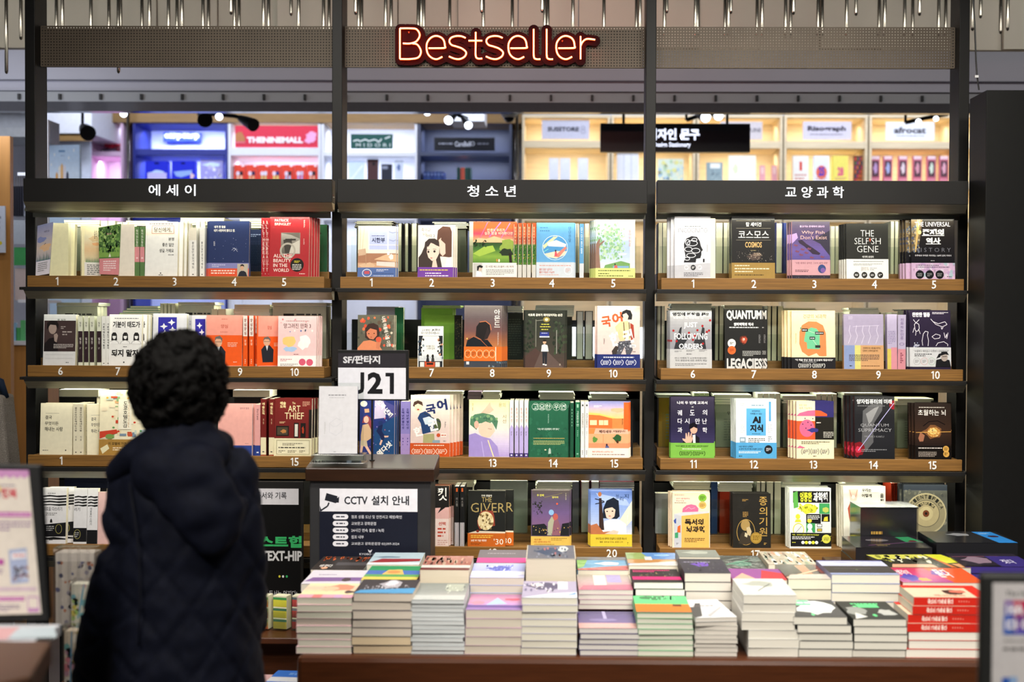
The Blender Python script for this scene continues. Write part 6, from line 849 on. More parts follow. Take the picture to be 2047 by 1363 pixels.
ODD = [('R', 1086, 842, 1412, 1310, '#e6e9e0'), ('R', 1114, 866, 1400, 956, '#17181a'), ('P', [(1114, 880), (1150, 866), (1156, 990), (1120, 1000)], '#5aa84c'), ('T', '엉뚱한', 1168, 874, 1262, 950, '#dfe23c', .04), ('T', '과학책', 1272, 874, 1384, 950, '#f0f0ec', .04), ('B', 1232, 1000, 82, 40, '#d6d83e', 3), ('S', 1160, 970, 1304, 1030, 36, 9, ['#b8ba2c', '#e6e860', '#c8ca34']), ('R', 1318, 960, 1400, 1040, '#3f9a58'), ('P', [(1345, 1020), (1345, 996), (1372, 988), (1392, 998), (1392, 1022), (1368, 1032)], '#b8c05a'), ('R', 1216, 1042, 1330, 1116, '#17181a'), ('K', 1226, 1050, 1322, 1086, 3, '#e9e9e4'), ('R', 1336, 1042, 1400, 1100, '#17181a'), ('P', [(1350, 1096), (1358, 1066), (1384, 1060), (1386, 1096)], '#e0cc3c'), ('E', 1152, 1062, 18, 20, '#d6d83e'), ('P', [(1126, 1104), (1136, 1084), (1170, 1084), (1178, 1104)], '#d6d83e'), ('O', 1156, 1162, 44, 50, 6, '#d6d83e'), ('L', [(1130, 1190), (1180, 1135)], 4, '#888'), ('R', 1216, 1112, 1286, 1184, '#3f9a58'), ('E', 1244, 1138, 20, 24, '#f0f0ec'), ('P', [(1222, 1184), (1232, 1160), (1258, 1160), (1268, 1184)], '#f0f0ec'), ('E', 1242, 1094, 18, 16, '#d8cc3c'), ('R', 1300, 1118, 1340, 1142, '#2c2c2c'), ('R', 1304, 1122, 1336, 1138, '#f0f0ec'), ('R', 1300, 1152, 1340, 1176, '#2c2c2c'), ('R', 1304, 1156, 1336, 1172, '#c8b040'), ('R', 1094, 1186, 1410, 1290, '#16181a'), ('T', '"아픈… 회의마다 꿀잼의 과학이 아닌가로에요!"', 1106, 1196, 1316, 1208, '#d6d83e', .02), ('K', 1106, 1212, 1280, 1238, 2, '#e9e9e4')]+[('E', x, 1260, 13, 13, c) for x, c in ((1190, '#e9e9e4'), (1216, '#d6d83e'), (1243, '#e9e9e4'), (1269, '#d6d83e'), (1296, '#e9e9e4'))]+[('E', 1372, 1232, 34, 34, '#d2cf50'), ('L', [(1330, 1250), (1410, 1210)], 4, '#d2cf50'), ('K', 1352, 1220, 1392, 1246, 3, '#4a4a10'), ('K', 1106, 1254, 1132, 1266, 1, '#d6d83e')]
F(2, 3, 18, 'd7', 1086, 842, 1410, 1306, 'white, green and yellow cartoon science book', '#e6e9e0', ODD, n=4, dx=(-6, -12, 4), t=.019)
LEG = [('R', 296, 726, 584, 1140, '#ece8d6'), ('P', [(330, 745), (400, 742), (392, 800), (378, 850), (388, 900), (378, 960), (366, 1000), (362, 1060), (372, 1100), (340, 1110), (356, 1060), (346, 1000), (332, 940), (326, 880), (345, 830), (338, 790)], '#e0c8b4'), ('P', [(326, 880), (345, 832), (356, 860), (352, 940), (350, 1000), (338, 960)], '#b0503c'), ('P', [(358, 850), (366, 860), (364, 960), (358, 1010), (354, 940)], '#c8735c'), ('P', [(378, 850), (392, 890), (388, 950), (376, 985)], '#b0503c'), ('L', [(340, 750), (352, 800)], 4, '#c88a74'), ('L', [(392, 750), (380, 800)], 4, '#c88a74'), ('E', 364, 800, 12, 14, '#efe4d4'), ('P', [(340, 1110), (350, 1080), (368, 1100), (376, 1125), (345, 1120)], '#d8a890'), ('T', '우리는', 424, 740, 488, 764, '#2a2824', .03), ('T', '어떻게', 422, 778, 490, 802, '#2a2824', .03), ('L', [(424, 770), (540, 770)], 1.5, '#8a867a'), ('V', '움직이는가', 548, 772, 572, 960, '#2a2824', .03), ('K', 426, 890, 442, 1020, 9, '#8a4a3c')]
F(2, 3, 19, 'd8', 296, 724, 584, 1160, 'cream book with an anatomical drawing of leg muscles', '#ece8d6', LEG, n=4, dx=(-6, -12, -20), t=.018, page='#e9e9dc')
SCF = [('R', 708, 716, 1006, 1150, '#3a3f48'), ('R', 708, 716, 1006, 752, '#2a3038'), ('R', 708, 756, 1006, 1150, '#565850'), ('S', 712, 758, 1004, 1000, 60, 14, ['#6a6a5c', '#4a4c48', '#7a7868']), ('E', 860, 915, 138, 140, '#8f8768'), ('O', 860, 915, 140, 142, 10, '#b0a680'), ('E', 860, 915, 92, 92, '#a89c74'), ('O', 860, 915, 94, 94, 5, '#6a6450'), ('E', 860, 915, 48, 48, '#b8ac80'), ('E', 860, 915, 22, 24, '#6a3a20'), ('E', 860, 915, 9, 10, '#1c120c')]
for i, ch in enumerate('SCIENTIFICA'):
    a = math.radians(158-i*13.6); SCF.append(('T', ch, 860+116*math.cos(a)-9, 915-116*math.sin(a)-13, 860+116*math.cos(a)+9, 915-116*math.sin(a)+13, '#22241f', .01, math.degrees(a)-90))
for i, ch in enumerate('HISTORICA'):
    a = math.radians(140-i*12.5); SCF.append(('T', ch, 860+70*math.cos(a)-7, 915-70*math.sin(a)-10, 860+70*math.cos(a)+7, 915-70*math.sin(a)+10, '#22241f', .01, math.degrees(a)-90))
F(2, 3, 20, 'd8', 708, 716, 1006, 1160, 'dark grey book with a round golden dial', '#2a3038', SCF, n=3, dx=(-14, 14), t=.026, hard=True)
for x0, x1, y0, y1, n, cr, c, w in ((180, 470, 790, 850, 4, 'd7', '#dfe2c8', 'pale book'), (535, 800, 792, 868, 5, 'd7', '#e6ece6', 'glossy white book'), (1020, 1320, 790, 836, 2, 'd7', '#8f9486', 'grey-green book'), (300, 520, 690, 724, 3, 'd8', '#dfe2c8', 'pale book'), (640, 860, 690, 722, 3, 'd8', '#e2e0d4', 'pale book')):
    RL(2, 3, cr, x0, x1, y0, y1, n, c, w, jit=10); support(2, 3, cr, x0+6, x1-6, y1, '#a8341c' if x0 == 535 else '#3c3c36', 'orange-red book under glossy pile' if x0 == 535 else 'dark book under lying pile', n=2)
RV(2, 3, 'd7', [(826, 858), (862, 896), (904, 958), (966, 1020)], 790, '#5a5e50', 'dark-bound book with pale page edges to the front')
RV(2, 3, 'd8', [(618, 630), (634, 646), (648, 660)], 700, '#a8341c', 'slim orange-red spine by dial book', spine_out=True)
RF(2, 3, 'd7', 40, 150, 880, '#a8adac', 'white framed page behind brain book', n=2, yb=1140)
RF(2, 3, 'd7', 475, 524, 790, '#2f4a7c', 'blue book beside the brain book', n=2)
# ------------------------------------------------------------------ the display table and its stacks
def atz(pxx, pyy, z):
    d = ROT @ Vector(((pxx-CX)/FPX, -(pyy-CY)/FPX, -1.0)); return CAM + d*((z-CAM.z)/d.z)
ROWY = [3.45, 3.682, 3.91]
TT = at(1100, 1310, ROWY[0]).z                       # table top
def hull(poly, z0, z1):
    n = len(poly); return [(x, y, z0) for x, y in poly]+[(x, y, z1) for x, y in poly], [tuple(range(n)), tuple(range(n, 2*n))[::-1]]+[(i, n+i, n+(i+1) % n, (i+1) % n) for i in range(n)]
def slabbox(name, x0, x1, y0, y1, z0, z1, m, parent, bev=.003, org=(0, 0, 0)):
    b = MB(); b.box(x0-org[0], x1-org[0], y0-org[1], y1-org[1], z0-org[2], z1-org[2]); return b.obj(name, m, parent, bevel=bev)
tx0, tx1 = at(592, 1330, 3.42).x, 2.35
org = (0.6, 3.42, 0); root = empty('display_table', org, 'long dark walnut table covered with stacks of books', 'table')
slabbox('table_top', tx0, tx1, 3.42, 4.14, TT-.26, TT, DWOOD, root, .014, org)
slabbox('front_panel', tx0+.02, tx1-.02, 3.445, 3.47, 0, TT-.26, DWOOD, root, .003, org)
slabbox('side_panel', tx0+.02, tx0+.045, 3.47, 4.12, 0, TT-.26, DWOOD, root, .003, org)
slabbox('side_panel', tx1-.045, tx1-.02, 3.47, 4.12, 0, TT-.26, DWOOD, root, .003, org)
RIS = TT+.070
slabbox('riser', tx0+.05, tx1-.1, 3.70, 4.13, TT, RIS, DWOOD, root, .003, org)
org2 = (1.3, 4.15, 0); root2 = empty('display_table', org2, 'walnut table behind the stacks at the right, near the pillar', 'table')
rx0 = at(1690, 1100, 4.15).x
rx1 = at(1925, 1100, 4.45).x
b = MB(); b.mesh(*hull([(x-org2[0], y-org2[1]) for x, y in ((rx0, 4.15), (tx1, 4.15), (tx1, 4.41), (rx1, 4.41), (rx1, 4.52), (rx0, 4.52))][::-1], RIS-.03, RIS)); b.obj('table_top', DWOOD, root2, bevel=.003)
slabbox('front_panel', rx0+.02, tx1-.02, 4.17, 4.19, 0, RIS-.03, DWOOD, root2, .003, org2)
slabbox('side_panel', rx0+.02, rx0+.04, 4.19, 4.40, 0, RIS-.03, DWOOD, root2, .003, org2)
slabbox('side_panel', tx1-.04, tx1-.02, 4.19, 4.40, 0, RIS-.03, DWOOD, root2, .003, org2)
def STK(row, crop, x0, x1, yf, yb, n, desc, cov, art, page='#dcd5c4', mat=None, spine=None, base=None, Y=None, jx=.0025, rot=0, shift=None, wrap=False, spine_front=False, pages2=None, sart=(), tint=None):
    Y = Y or ROWY[row]; base = base if base is not None else (TT if row == 0 else RIS)
    a, b_ = px(crop, x0, yf), px(crop, x1, yf); X0, X1 = at(*a, Y).x, at(*b_, Y).x; zt = at((a[0]+b_[0])/2, a[1], Y).z
    pbk = px(crop, (x0+x1)/2, yb); dp = min(.215, max(.12, atz(pbk[0], pbk[1], zt).y-Y)); t = (zt-base)/n
    pages2 = pages2 or []
    if not spine_front:
        B = Book(X1-X0, dp, t-.0005, cov, spine, page, None, art, (x0, yb, x1, yf), mat=mat)
        Bl = {p: Book(X1-X0, dp, t-.0005, tint or cov, spine, p) for p in set(pages2)}
        Bp = Book(X1-X0, dp, t-.0005, tint or cov, spine, page, mat=mat)
    else:
        B = Book(dp, X1-X0, t-.0005, cov, spine, page, None, [], mat=mat, sart=sart, sbox=(0, 0, 10, 100))
        Bp = B; Bl = {}
    for i in range(n):
        lab = f"{'top' if i == n-1 else ORD[n-1-i]+' from top'} in {desc}" if n > 1 else f"lone {desc}"
        if i == n-1 and n > 1: lab = f"topmost book of {desc}"
        elif n > 1: lab = f"{ORD[n-1-i]} from top, {desc}"
        ox = rnd.uniform(-jx, jx)+(shift[i] if shift else 0); oy = rnd.uniform(0, .004); ry = rnd.uniform(-.012, .012)+(rot if i >= n-2 else 0)
        z = base+(i+1)*t-.0003
        bk = B if i == n-1 else (Bl[pages2[i]] if i < len(pages2) else Bp)
        if not spine_front: bk.place('stacked_paperback', ((X0+X1)/2+ox, Y+.002+oy, z), (-math.pi/2, 0, ry), lab, 'book', f"books of {desc}" if n > 1 else None)
        else:
            o = bk.place('stacked_paperback', ((X0+X1)/2+ox, Y+dp/2+.002+oy, z), (0, 0, 0), lab, 'book', f"books of {desc}" if n > 1 else None)
            o.rotation_mode = 'XYZ'; M_ = Matrix.Rotation(math.pi/2, 3, 'Z') @ Matrix.Rotation(-math.pi/2, 3, 'X')
            o.rotation_euler = M_.to_euler(); o.location = ((X0+X1)/2+ox+(X1-X0)/2, Y+dp/2+.002+oy, z)
            if i == n-1 and art:
                pass
    return zt, X0, X1, dp
GP = '#d9d4c4'
# ---- front row, left to right
STK(0, 't4', 15, 495, 545, 420, 8, 'the front stack with a pink and yellow cover, leftmost', '#e9c8cc', [('G', 15, 420, 495, 545, ['#e8dcae', '#eab8a4', '#e8d6a8', '#e6e0b0']), ('B', 320, 455, 150, 28, '#e88a70', 3), ('B', 240, 470, 80, 20, '#f0b89a', 5), ('R', 15, 518, 495, 548, '#dca0b4'), ('R', 140, 518, 220, 548, '#d87a78'), ('B', 430, 495, 46, 14, '#4a3a3a', 2), ('R', 330, 518, 400, 548, '#c8a0c8')], pages2=[GP]*4+['#bcb0a4'], page='#d6d4c2')
STK(0, 't4', 497, 1015, 505, 385, 7, 'the front stack with a black and blue cover, second from left', '#5a5458', [('R', 497, 385, 1015, 505, '#3a3438'), ('B', 780, 425, 110, 38, '#a8a4ac', 3), ('B', 780, 420, 60, 24, '#d0ccd4', 5), ('S', 560, 440, 960, 480, 50, 8, ['#8a868e', '#c0bcc4']), ('P', [(497, 505), (540, 478), (1015, 460), (1015, 505)], '#4f94c4')], page='#d6cabc', pages2=['#dcc6a4', '#dcc6a4'])
STK(0, 't4', 1012, 1470, 560, 405, 13, 'the front stack of thin shrink-wrapped books, third from left', '#b8bcbc', [('G', 1012, 405, 1470, 560, ['#6f7a7a', '#8a9090', '#c4c8c6']), ('R', 1012, 520, 1470, 560, '#c8ccca'), ('R', 1270, 415, 1430, 480, '#a4aca0'), ('S', 1260, 420, 1440, 500, 16, 10, ['#c8d0c4', '#5a6668'])], page='#cfd2d2', mat=FILM, tint='#c4c8ca')
STK(0, 't4', 1478, 1970, 650, 515, 5, 'the front stack with a violet mountain cover, fourth from left', '#c8a8bc', [('G', 1478, 515, 1970, 650, ['#9a6a90', '#c890a8', '#b890c4', '#8a70a8']), ('P', [(1640, 610), (1730, 545), (1830, 600)], '#a8bce4'), ('B', 1560, 590, 80, 16, '#d88a9c', 3), ('B', 1880, 560, 80, 14, '#c85a70', 4), ('R', 1478, 610, 1970, 632, '#6a5490')], page='#cec4b4')
STK(0, 't5', 55, 540, 545, 395, 8, 'the front stack with a grey-violet cover, fifth from left', '#b8b4c4', [('R', 55, 395, 540, 545, '#a49cb4'), ('B', 250, 440, 170, 34, '#55506a', 3), ('B', 180, 430, 60, 20, '#d8ccc8', 8), ('R', 370, 400, 460, 470, '#d8d8dc'), ('S', 70, 410, 350, 500, 26, 12, ['#c8c4d4', '#6a6484', '#e0dce4']), ('P', [(55, 545), (300, 510), (540, 495), (540, 545)], '#d8dce4'), ('P', [(420, 530), (530, 500), (530, 515)], '#3a7ab0')], page=GP)
STK(0, 't5', 560, 1075, 810, 665, 5, 'the low front stack with a deep purple cover, sixth from left', '#4a4070', [('G', 560, 665, 1075, 770, ['#4a4272', '#5a4e86', '#6a5a90']), ('P', [(780, 665), (810, 665), (820, 740), (790, 745)], '#a8a0c8'), ('B', 800, 740, 140, 14, '#7a70a4', 4), ('R', 560, 768, 1075, 812, '#d8a8a4')], page='#cfcac4', mat=GLOSS)
STK(0, 't5', 1065, 1550, 680, 525, 8, 'the front stack with a green and orange cover, seventh from left', '#58b46c', [('R', 1065, 525, 1550, 612, '#62c47c'), ('B', 1270, 545, 150, 22, '#3f7a4c', 4), ('S', 1150, 528, 1450, 560, 20, 12, ['#3a6a44', '#7ad494']), ('R', 1065, 600, 1550, 672, '#d8742c'), ('R', 1400, 602, 1480, 620, '#5a3418'), ('R', 1065, 668, 1550, 682, '#4a5a4c')], page='#d3d2c2', tint='#7aa884')
STK(0, 't5', 1565, 1935, 715, 520, 9, 'the front stack with a tilted white and black cover, eighth', '#dcdcdc', [('R', 1565, 520, 1935, 715, '#d9d9da'), ('P', [(1565, 600), (1650, 600), (1690, 560), (1740, 560), (1640, 700), (1565, 715)], '#4a4848'), ('P', [(1690, 690), (1890, 600), (1900, 610), (1700, 712)], '#a8a6a8'), ('K', 1650, 580, 1840, 600, 1, '#6a5a5c')], page='#cdc6bc', rot=.12, tint='#b8b4ac')
STK(0, 't6', 140, 505, 650, 530, 7, 'the uneven front stack with a pale grey cover, ninth', '#dcdad4', [('R', 140, 530, 505, 650, '#c9cac4'), ('B', 300, 570, 120, 24, '#a4a69c', 3), ('B', 250, 600, 80, 20, '#e0e0da', 6), ('L', [(260, 620), (380, 570)], 6, '#6a6c64')], page='#d9d4c8', shift=[.006, .006, .010, -.008, -.008, -.006, -.006])
STK(0, 't6', 495, 865, 800, 682, 5, 'the front stack with a white splash and green lettering', '#3c3c3c', [('R', 495, 682, 865, 800, '#4a4a4a'), ('B', 700, 740, 150, 46, '#dfe4e2', 5), ('B', 620, 705, 120, 26, '#dfe4e2', 7), ('R', 500, 688, 690, 722, '#6ad090'), ('K', 505, 692, 690, 718, 1, '#c8e8d4'), ('P', [(495, 800), (520, 760), (640, 770), (700, 800)], '#4a4a4a'), ('E', 645, 785, 12, 8, '#6ad090')], page='#d6d2c6', shift=[.004, .004, .002, .0, -.012])
STK(0, 't6', 880, 1245, 815, 688, 5, 'the front stack with a black cover and green lettering', '#2e302e', [('R', 880, 688, 1245, 815, '#2c2e2c'), ('B', 960, 760, 80, 30, '#8a8c88', 5), ('B', 1160, 770, 70, 26, '#a8aaa6', 7), ('K', 968, 698, 1165, 735, 2, '#5ac47c'), ('R', 1000, 712, 1150, 735, '#5ac47c'), ('E', 1058, 790, 14, 9, '#5ac47c'), ('P', [(900, 815), (940, 770), (1000, 800)], '#c8c8c4')], page='#d6d2c6')
# red stack: spines to the front above three with page edges to the front
z_, X0r, X1r, dpr = 0, at(*px('t6', 1252, 900), 3.45).x, at(*px('t6', 1775, 900), 3.45).x, .15
ztop = at(*px('t6', 1500, 665), 3.45).z; tr_ = (ztop-TT)/7; RD = '#c8281c'
RSP = [('R', 0, 0, 10, 100, RD)]
Bs = Book(.15, X1r-X0r, tr_-.0006, '#d8c4b0', RD, '#e6dfd0', RD, [('R', 0, 0, 100, 140, '#cdb89e'), ('T', '생각대로', 8, 40, 22, 100, '#b03a20', .02, 90), ('B', 45, 85, 22, 26, '#3a1c18', 4), ('B', 47, 95, 14, 20, '#c86a58', 7), ('R', 78, 0, 100, 140, RD), ('R', 0, 116, 100, 140, RD)], (0, 0, 100, 140), sart=[('T', '생각이 나에게 묻다', 2, 18, 8, 52, '#f2e6da', .03, 90), ('K', 4, 58, 6, 74, 5, '#e08070')], sbox=(0, 0, 10, 100))
Bw = Book(.15, X1r-X0r, tr_-.0006, RD, RD, '#e6e0d4')
for i in range(7):
    z = TT+(i+1)*tr_-.0003; sp = i >= 3; xo = rnd.uniform(-.004, .004)+(0.012 if i > 4 else 0)
    M_ = Matrix.Rotation(math.radians(90 if sp else -90), 3, 'Z') @ Matrix.Rotation(-math.pi/2, 3, 'X')
    o = (Bs if sp else Bw).place('stacked_paperback', (0, 0, 0), M_.to_euler(), f"{'topmost' if i == 6 else ORD[6-i]+' from the top'} red book in the front stack at the right", 'book', 'red books of the front stack at the right')
    o.location = ((X1r if sp else X0r)+xo, 3.452+.075+rnd.uniform(0, .003), z)
# ---- second row
STK(1, 't4', 55, 560, 425, 305, 3, 'the second-row stack with a pale lavender cover at the left', '#cfcad4', [('R', 55, 305, 560, 425, '#cbc6d0'), ('P', [(60, 405), (110, 370), (560, 368), (560, 400)], '#7a5a90'), ('E', 420, 388, 40, 16, '#4a3a40'), ('K', 140, 340, 300, 352, 1, '#8a7a9a')])
STK(1, 't4', 560, 1045, 395, 255, 4, 'the second-row stack with a green and blue cover', '#6a8ac0', [('R', 560, 255, 1045, 395, '#4a6ab0'), ('R', 560, 255, 1045, 300, '#2f8a58'), ('P', [(700, 345), (740, 295), (860, 290), (905, 340)], '#dcb064'), ('E', 800, 315, 60, 14, '#e08a50'), ('R', 560, 338, 1045, 362, '#5f9a5a'), ('R', 560, 362, 1045, 395, '#d6c25a')], page='#e0d8c8')
STK(1, 't4', 1085, 1515, 300, 180, 2, 'the second-row thick book with a faded red cover', '#8a3a34', [('R', 1085, 180, 1515, 300, '#a8685c'), ('S', 1095, 200, 1480, 250, 40, 14, ['#8a4a40', '#c89a80', '#5a3430', '#b8a08c']), ('R', 1085, 262, 1515, 284, '#dcd6d0'), ('R', 1085, 284, 1515, 300, '#6a2a28')], page='#d9cdb8', mat=FILM)
STK(1, 't4', 1520, 1995, 370, 245, 4, 'the second-row stack with a lavender-blue cover', '#b8bce0', [('G', 1520, 245, 1995, 370, ['#b4bce4', '#a4a8d8', '#c8c8e4']), ('B', 1760, 290, 120, 24, '#5a62b0', 3), ('S', 1640, 265, 1880, 310, 24, 9, ['#7a80c8', '#d8daf0']), ('R', 1520, 318, 1995, 345, '#e4e4ec')], page='#cdc4ba')
STK(1, 't5', 92, 528, 205, 85, 2, 'the second-row thick boxed book with glossy top', '#d2c8b4', [('R', 100, 85, 520, 205, '#6a6a78'), ('B', 300, 140, 140, 34, '#3a4868', 3), ('B', 420, 120, 50, 26, '#d0d4d4', 5), ('S', 160, 110, 460, 190, 30, 12, ['#8a8ca0', '#46506a', '#a86a70'])], page='#c9c0ae', mat=FILM)
STK(1, 't5', 555, 1030, 475, 315, 4, 'the second-row stack with a shiny pastel cover', '#c8a4b4', [('G', 555, 315, 1030, 475, ['#a0988a', '#b89a9c', '#c4788c']), ('R', 700, 320, 810, 440, '#e4e0cc'), ('R', 820, 318, 950, 400, '#9a8cc0'), ('P', [(560, 475), (600, 430), (1030, 420), (1030, 475)], '#b85a78')], page='#d4cec4', mat=FILM)
STK(1, 't5', 1040, 1470, 410, 295, 4, 'the second-row stack with a black and magenta cover', '#1c181a', [('R', 1040, 295, 1470, 410, '#2c2628'), ('K', 1060, 302, 1400, 325, 2, '#d83a7a'), ('R', 1040, 362, 1470, 388, '#c8286c'), ('S', 1100, 330, 1420, 358, 16, 8, ['#5a5458', '#8a7a50'])], page='#e6e2dc', spine='#141214')
STK(1, 't5', 1480, 1885, 330, 160, 4, 'the second-row stack with a dark violet cover', '#38343e', [('R', 1480, 160, 1885, 330, '#3a3640'), ('B', 1660, 225, 90, 30, '#6a4aa8', 3), ('K', 1520, 190, 1760, 210, 1, '#8a869a'), ('S', 1500, 200, 1860, 320, 30, 10, ['#4a4650', '#2c2832', '#5a5a58'])], page='#d0cac0')
STK(1, 't6', 55, 430, 545, 470, 2, 'the second-row stack with a red and violet fan cover', '#b86a70', [('R', 55, 470, 430, 545, '#8a4a88'), ('P', [(250, 545), (300, 480), (430, 500), (430, 545)], '#b8343c'), ('P', [(55, 545), (150, 500), (230, 545)], '#d8a08a')], page='#d8c8bc')
STK(1, 't6', 430, 728, 540, 438, 3, 'the second-row stack with a dark flare cover', '#4a4038', [('R', 430, 438, 805, 540, '#2c2624'), ('P', [(560, 445), (640, 440), (640, 540), (580, 540)], '#a8785a'), ('L', [(430, 530), (805, 470)], 7, '#d8b090'), ('R', 700, 440, 805, 500, '#7a3a2c'), ('P', [(430, 540), (470, 510), (805, 505), (805, 540)], '#c8bcb0')], page='#d9d2c0', mat=GLOSS)
STK(1, 't6', 735, 1205, 510, 318, 4, 'the second-row stack with a lavender and black cover', '#8a90b4', [('R', 735, 318, 1205, 400, '#b4b8d4'), ('R', 735, 318, 1205, 330, '#4a4878'), ('E', 900, 352, 150, 18, '#d4d6e8'), ('E', 900, 350, 90, 9, '#9a9cc8'), ('R', 735, 396, 1205, 490, '#3a3634'), ('K', 800, 425, 1060, 436, 1, '#5a5654'), ('E', 950, 446, 10, 5, '#6a7a50'), ('R', 735, 490, 1205, 512, '#8a94b8')], page='#dcd6c8')
STK(1, 't6', 1225, 1785, 565, 462, 3, 'the second-row stack with a pink, violet and orange cover', '#d85a50', [('G', 1225, 462, 1785, 565, ['#c83a58', '#c8407a', '#a84490']), ('P', [(1500, 462), (1785, 462), (1785, 565), (1580, 565)], '#e0582c'), ('B', 1320, 530, 70, 26, '#5a4ab0', 3), ('B', 1560, 500, 60, 18, '#6a3aa0', 5), ('B', 1400, 545, 50, 14, '#e0a050', 7), ('T', '생각이', 1270, 478, 1360, 512, '#f0e0e4', .03), ('T', '묻다', 1540, 472, 1640, 530, '#f0e0e4', .03)], page='#dcd0c4', mat=GLOSS)
# ---- third row
STK(2, 't4', 130, 585, 300, 180, 2, 'the back-row pair with a black cover and red strip, left', '#2c2624', [('R', 130, 180, 585, 300, '#2e2826'), ('S', 160, 188, 580, 220, 30, 12, ['#8a3a20', '#b8582c', '#4a2a20']), ('R', 310, 235, 585, 262, '#4a4648'), ('B', 235, 285, 36, 10, '#d8a080', 3), ('T', '바꾸다', 180, 255, 290, 280, '#dcd8d4', .02)])
STK(2, 't4', 620, 1075, 255, 150, 3, 'the back-row pair with a pale blue and red striped cover', '#a8b8c0', [('R', 620, 150, 1075, 255, '#a4b6c0'), ('P', [(620, 240), (720, 205), (1065, 205), (1065, 225), (700, 240)], '#8a2a30'), ('B', 760, 190, 140, 8, '#6a8090', 3), ('R', 620, 238, 1075, 256, '#e0e0dc')])
STK(2, 't4', 1570, 2005, 240, 118, 3, 'the back-row stack with a grey and pink cover', '#6a6068', [('R', 1570, 118, 2005, 240, '#6e666c'), ('R', 1570, 195, 2005, 240, '#d0488a'), ('K', 1650, 145, 1900, 162, 1, '#9a9298')])
STK(2, 't5', 545, 1000, 305, 165, 3, 'the back-row stack with a sea-blue cover and red edge', '#5a88a8', [('R', 545, 165, 1000, 305, '#5a92b4'), ('R', 545, 165, 1000, 200, '#6a6660'), ('B', 820, 235, 120, 18, '#e0e8e8', 3), ('P', [(545, 200), (640, 200), (600, 270), (545, 290)], '#7aa84c'), ('P', [(545, 305), (545, 290), (1000, 255), (1000, 305)], '#b84a34')], mat=FILM)
STK(2, 't5', 985, 1440, 265, 120, 3, 'the back-row stack with a sunny landscape cover', '#a89878', [('R', 985, 120, 1440, 265, '#5a88c4'), ('P', [(985, 120), (1130, 120), (1200, 200), (985, 230)], '#8aa05a'), ('R', 985, 195, 1440, 240, '#b8844c'), ('R', 1145, 165, 1210, 205, '#c8ccd0'), ('B', 1320, 150, 80, 16, '#8ab4e0', 4), ('P', [(985, 265), (1000, 245), (1440, 215), (1440, 265)], '#d0ccc8')], mat=FILM)
STK(2, 't5', 1430, 1790, 190, 128, 2, 'the back-row pair with a misty grey cover', '#8a8c8a', [('R', 1430, 128, 1790, 190, '#7c8078'), ('B', 1600, 150, 130, 14, '#a0a49a', 3)])
STK(2, 't6', 0, 294, 470, 365, 2, 'the back-row pair with a black and green plume cover', '#26302c', [('R', 0, 365, 345, 470, '#2a302c'), ('B', 130, 430, 90, 22, '#2f6a54', 3), ('B', 260, 400, 60, 16, '#5a6660', 5), ('L', [(20, 440), (200, 400)], 6, '#4a8a70')], mat=FILM)
STK(2, 't6', 300, 635, 440, 340, 3, 'the back-row stack with a shiny multicoloured cover', '#b8a894', [('R', 300, 340, 635, 440, '#a89c88'), ('S', 305, 345, 630, 436, 50, 16, ['#d8d0bc', '#7a8a78', '#c88a6a', '#d8dcd0', '#8a7464', '#5a6a60'])], mat=FILM)
STK(2, 't6', 1075, 1690, 460, 310, 4, 'the back-row stack with a black, yellow and orange cover', '#3a3628', [('R', 1075, 310, 1690, 460, '#34342a'), ('P', [(1075, 320), (1480, 310), (1500, 350), (1120, 372)], '#d0ce5a'), ('S', 1120, 330, 1480, 400, 40, 18, ['#26261f', '#e0e0c8', '#8a8c3c', '#4a4a38']), ('P', [(1490, 310), (1620, 310), (1690, 400), (1570, 412)], '#d6d838'), ('P', [(1500, 320), (1560, 400), (1600, 460), (1560, 460)], '#c86a34'), ('P', [(1150, 460), (1180, 425), (1450, 425), (1470, 460)], '#d8a888'), ('P', [(1590, 420), (1690, 410), (1690, 460), (1620, 460)], '#d8a070')], mat=GLOSS, page='#c8c4b4')
STK(2, 't6', 1645, 2140, 455, 285, 4, 'the back-row stack with a dark violet night cover, right', '#26203a', [('R', 1645, 285, 2140, 455, '#2a2430'), ('B', 1800, 370, 110, 46, '#8a7484', 3), ('L', [(1660, 330), (2000, 320)], 6, '#7a4a5c'), ('R', 1900, 320, 2140, 455, '#3a2f78'), ('T', '짓다', 1960, 365, 2047, 415, '#d8d4e4', .02), ('R', 1645, 440, 1895, 455, '#17141c')], mat=GLOSS, page='#3a2f78', spine='#26203a')
# ---- on the rear table by the pillar
STK(2, 't6', 895, 1420, 325, 215, 2, 'the rear-table pair with a black cover and green corner', '#1c1a1e', [('R', 895, 215, 1420, 325, '#201c22'), ('P', [(1265, 222), (1370, 218), (1420, 270), (1300, 276)], '#2f8a58'), ('B', 1350, 262, 36, 10, '#5a2420', 3), ('B', 1120, 255, 90, 14, '#6a666a', 4), ('L', [(1000, 305), (1420, 262)], 5, '#5a3a5a'), ('K', 1060, 290, 1160, 312, 2, '#7a6a40')], Y=4.16, mat=GLOSS, page='#1c1a1e')
STK(2, 't6', 1450, 2010, 290, 165, 2, 'the rear-table pair with a black cover and blue band', '#1a1a1e', [('R', 1450, 165, 2010, 290, '#1e1e22'), ('B', 1700, 200, 90, 16, '#8a8c90', 3), ('P', [(1830, 168), (1970, 168), (2010, 290), (1880, 290)], '#2f84d0'), ('E', 1925, 220, 38, 10, '#3a1c2c'), ('K', 1860, 180, 1940, 196, 2, '#a8d0f0')], Y=4.16, mat=GLOSS, page='#17171b')
a, b_ = at(*px('t6', 962, 218), 4.30), at(*px('t6', 1365, 75), 4.30)
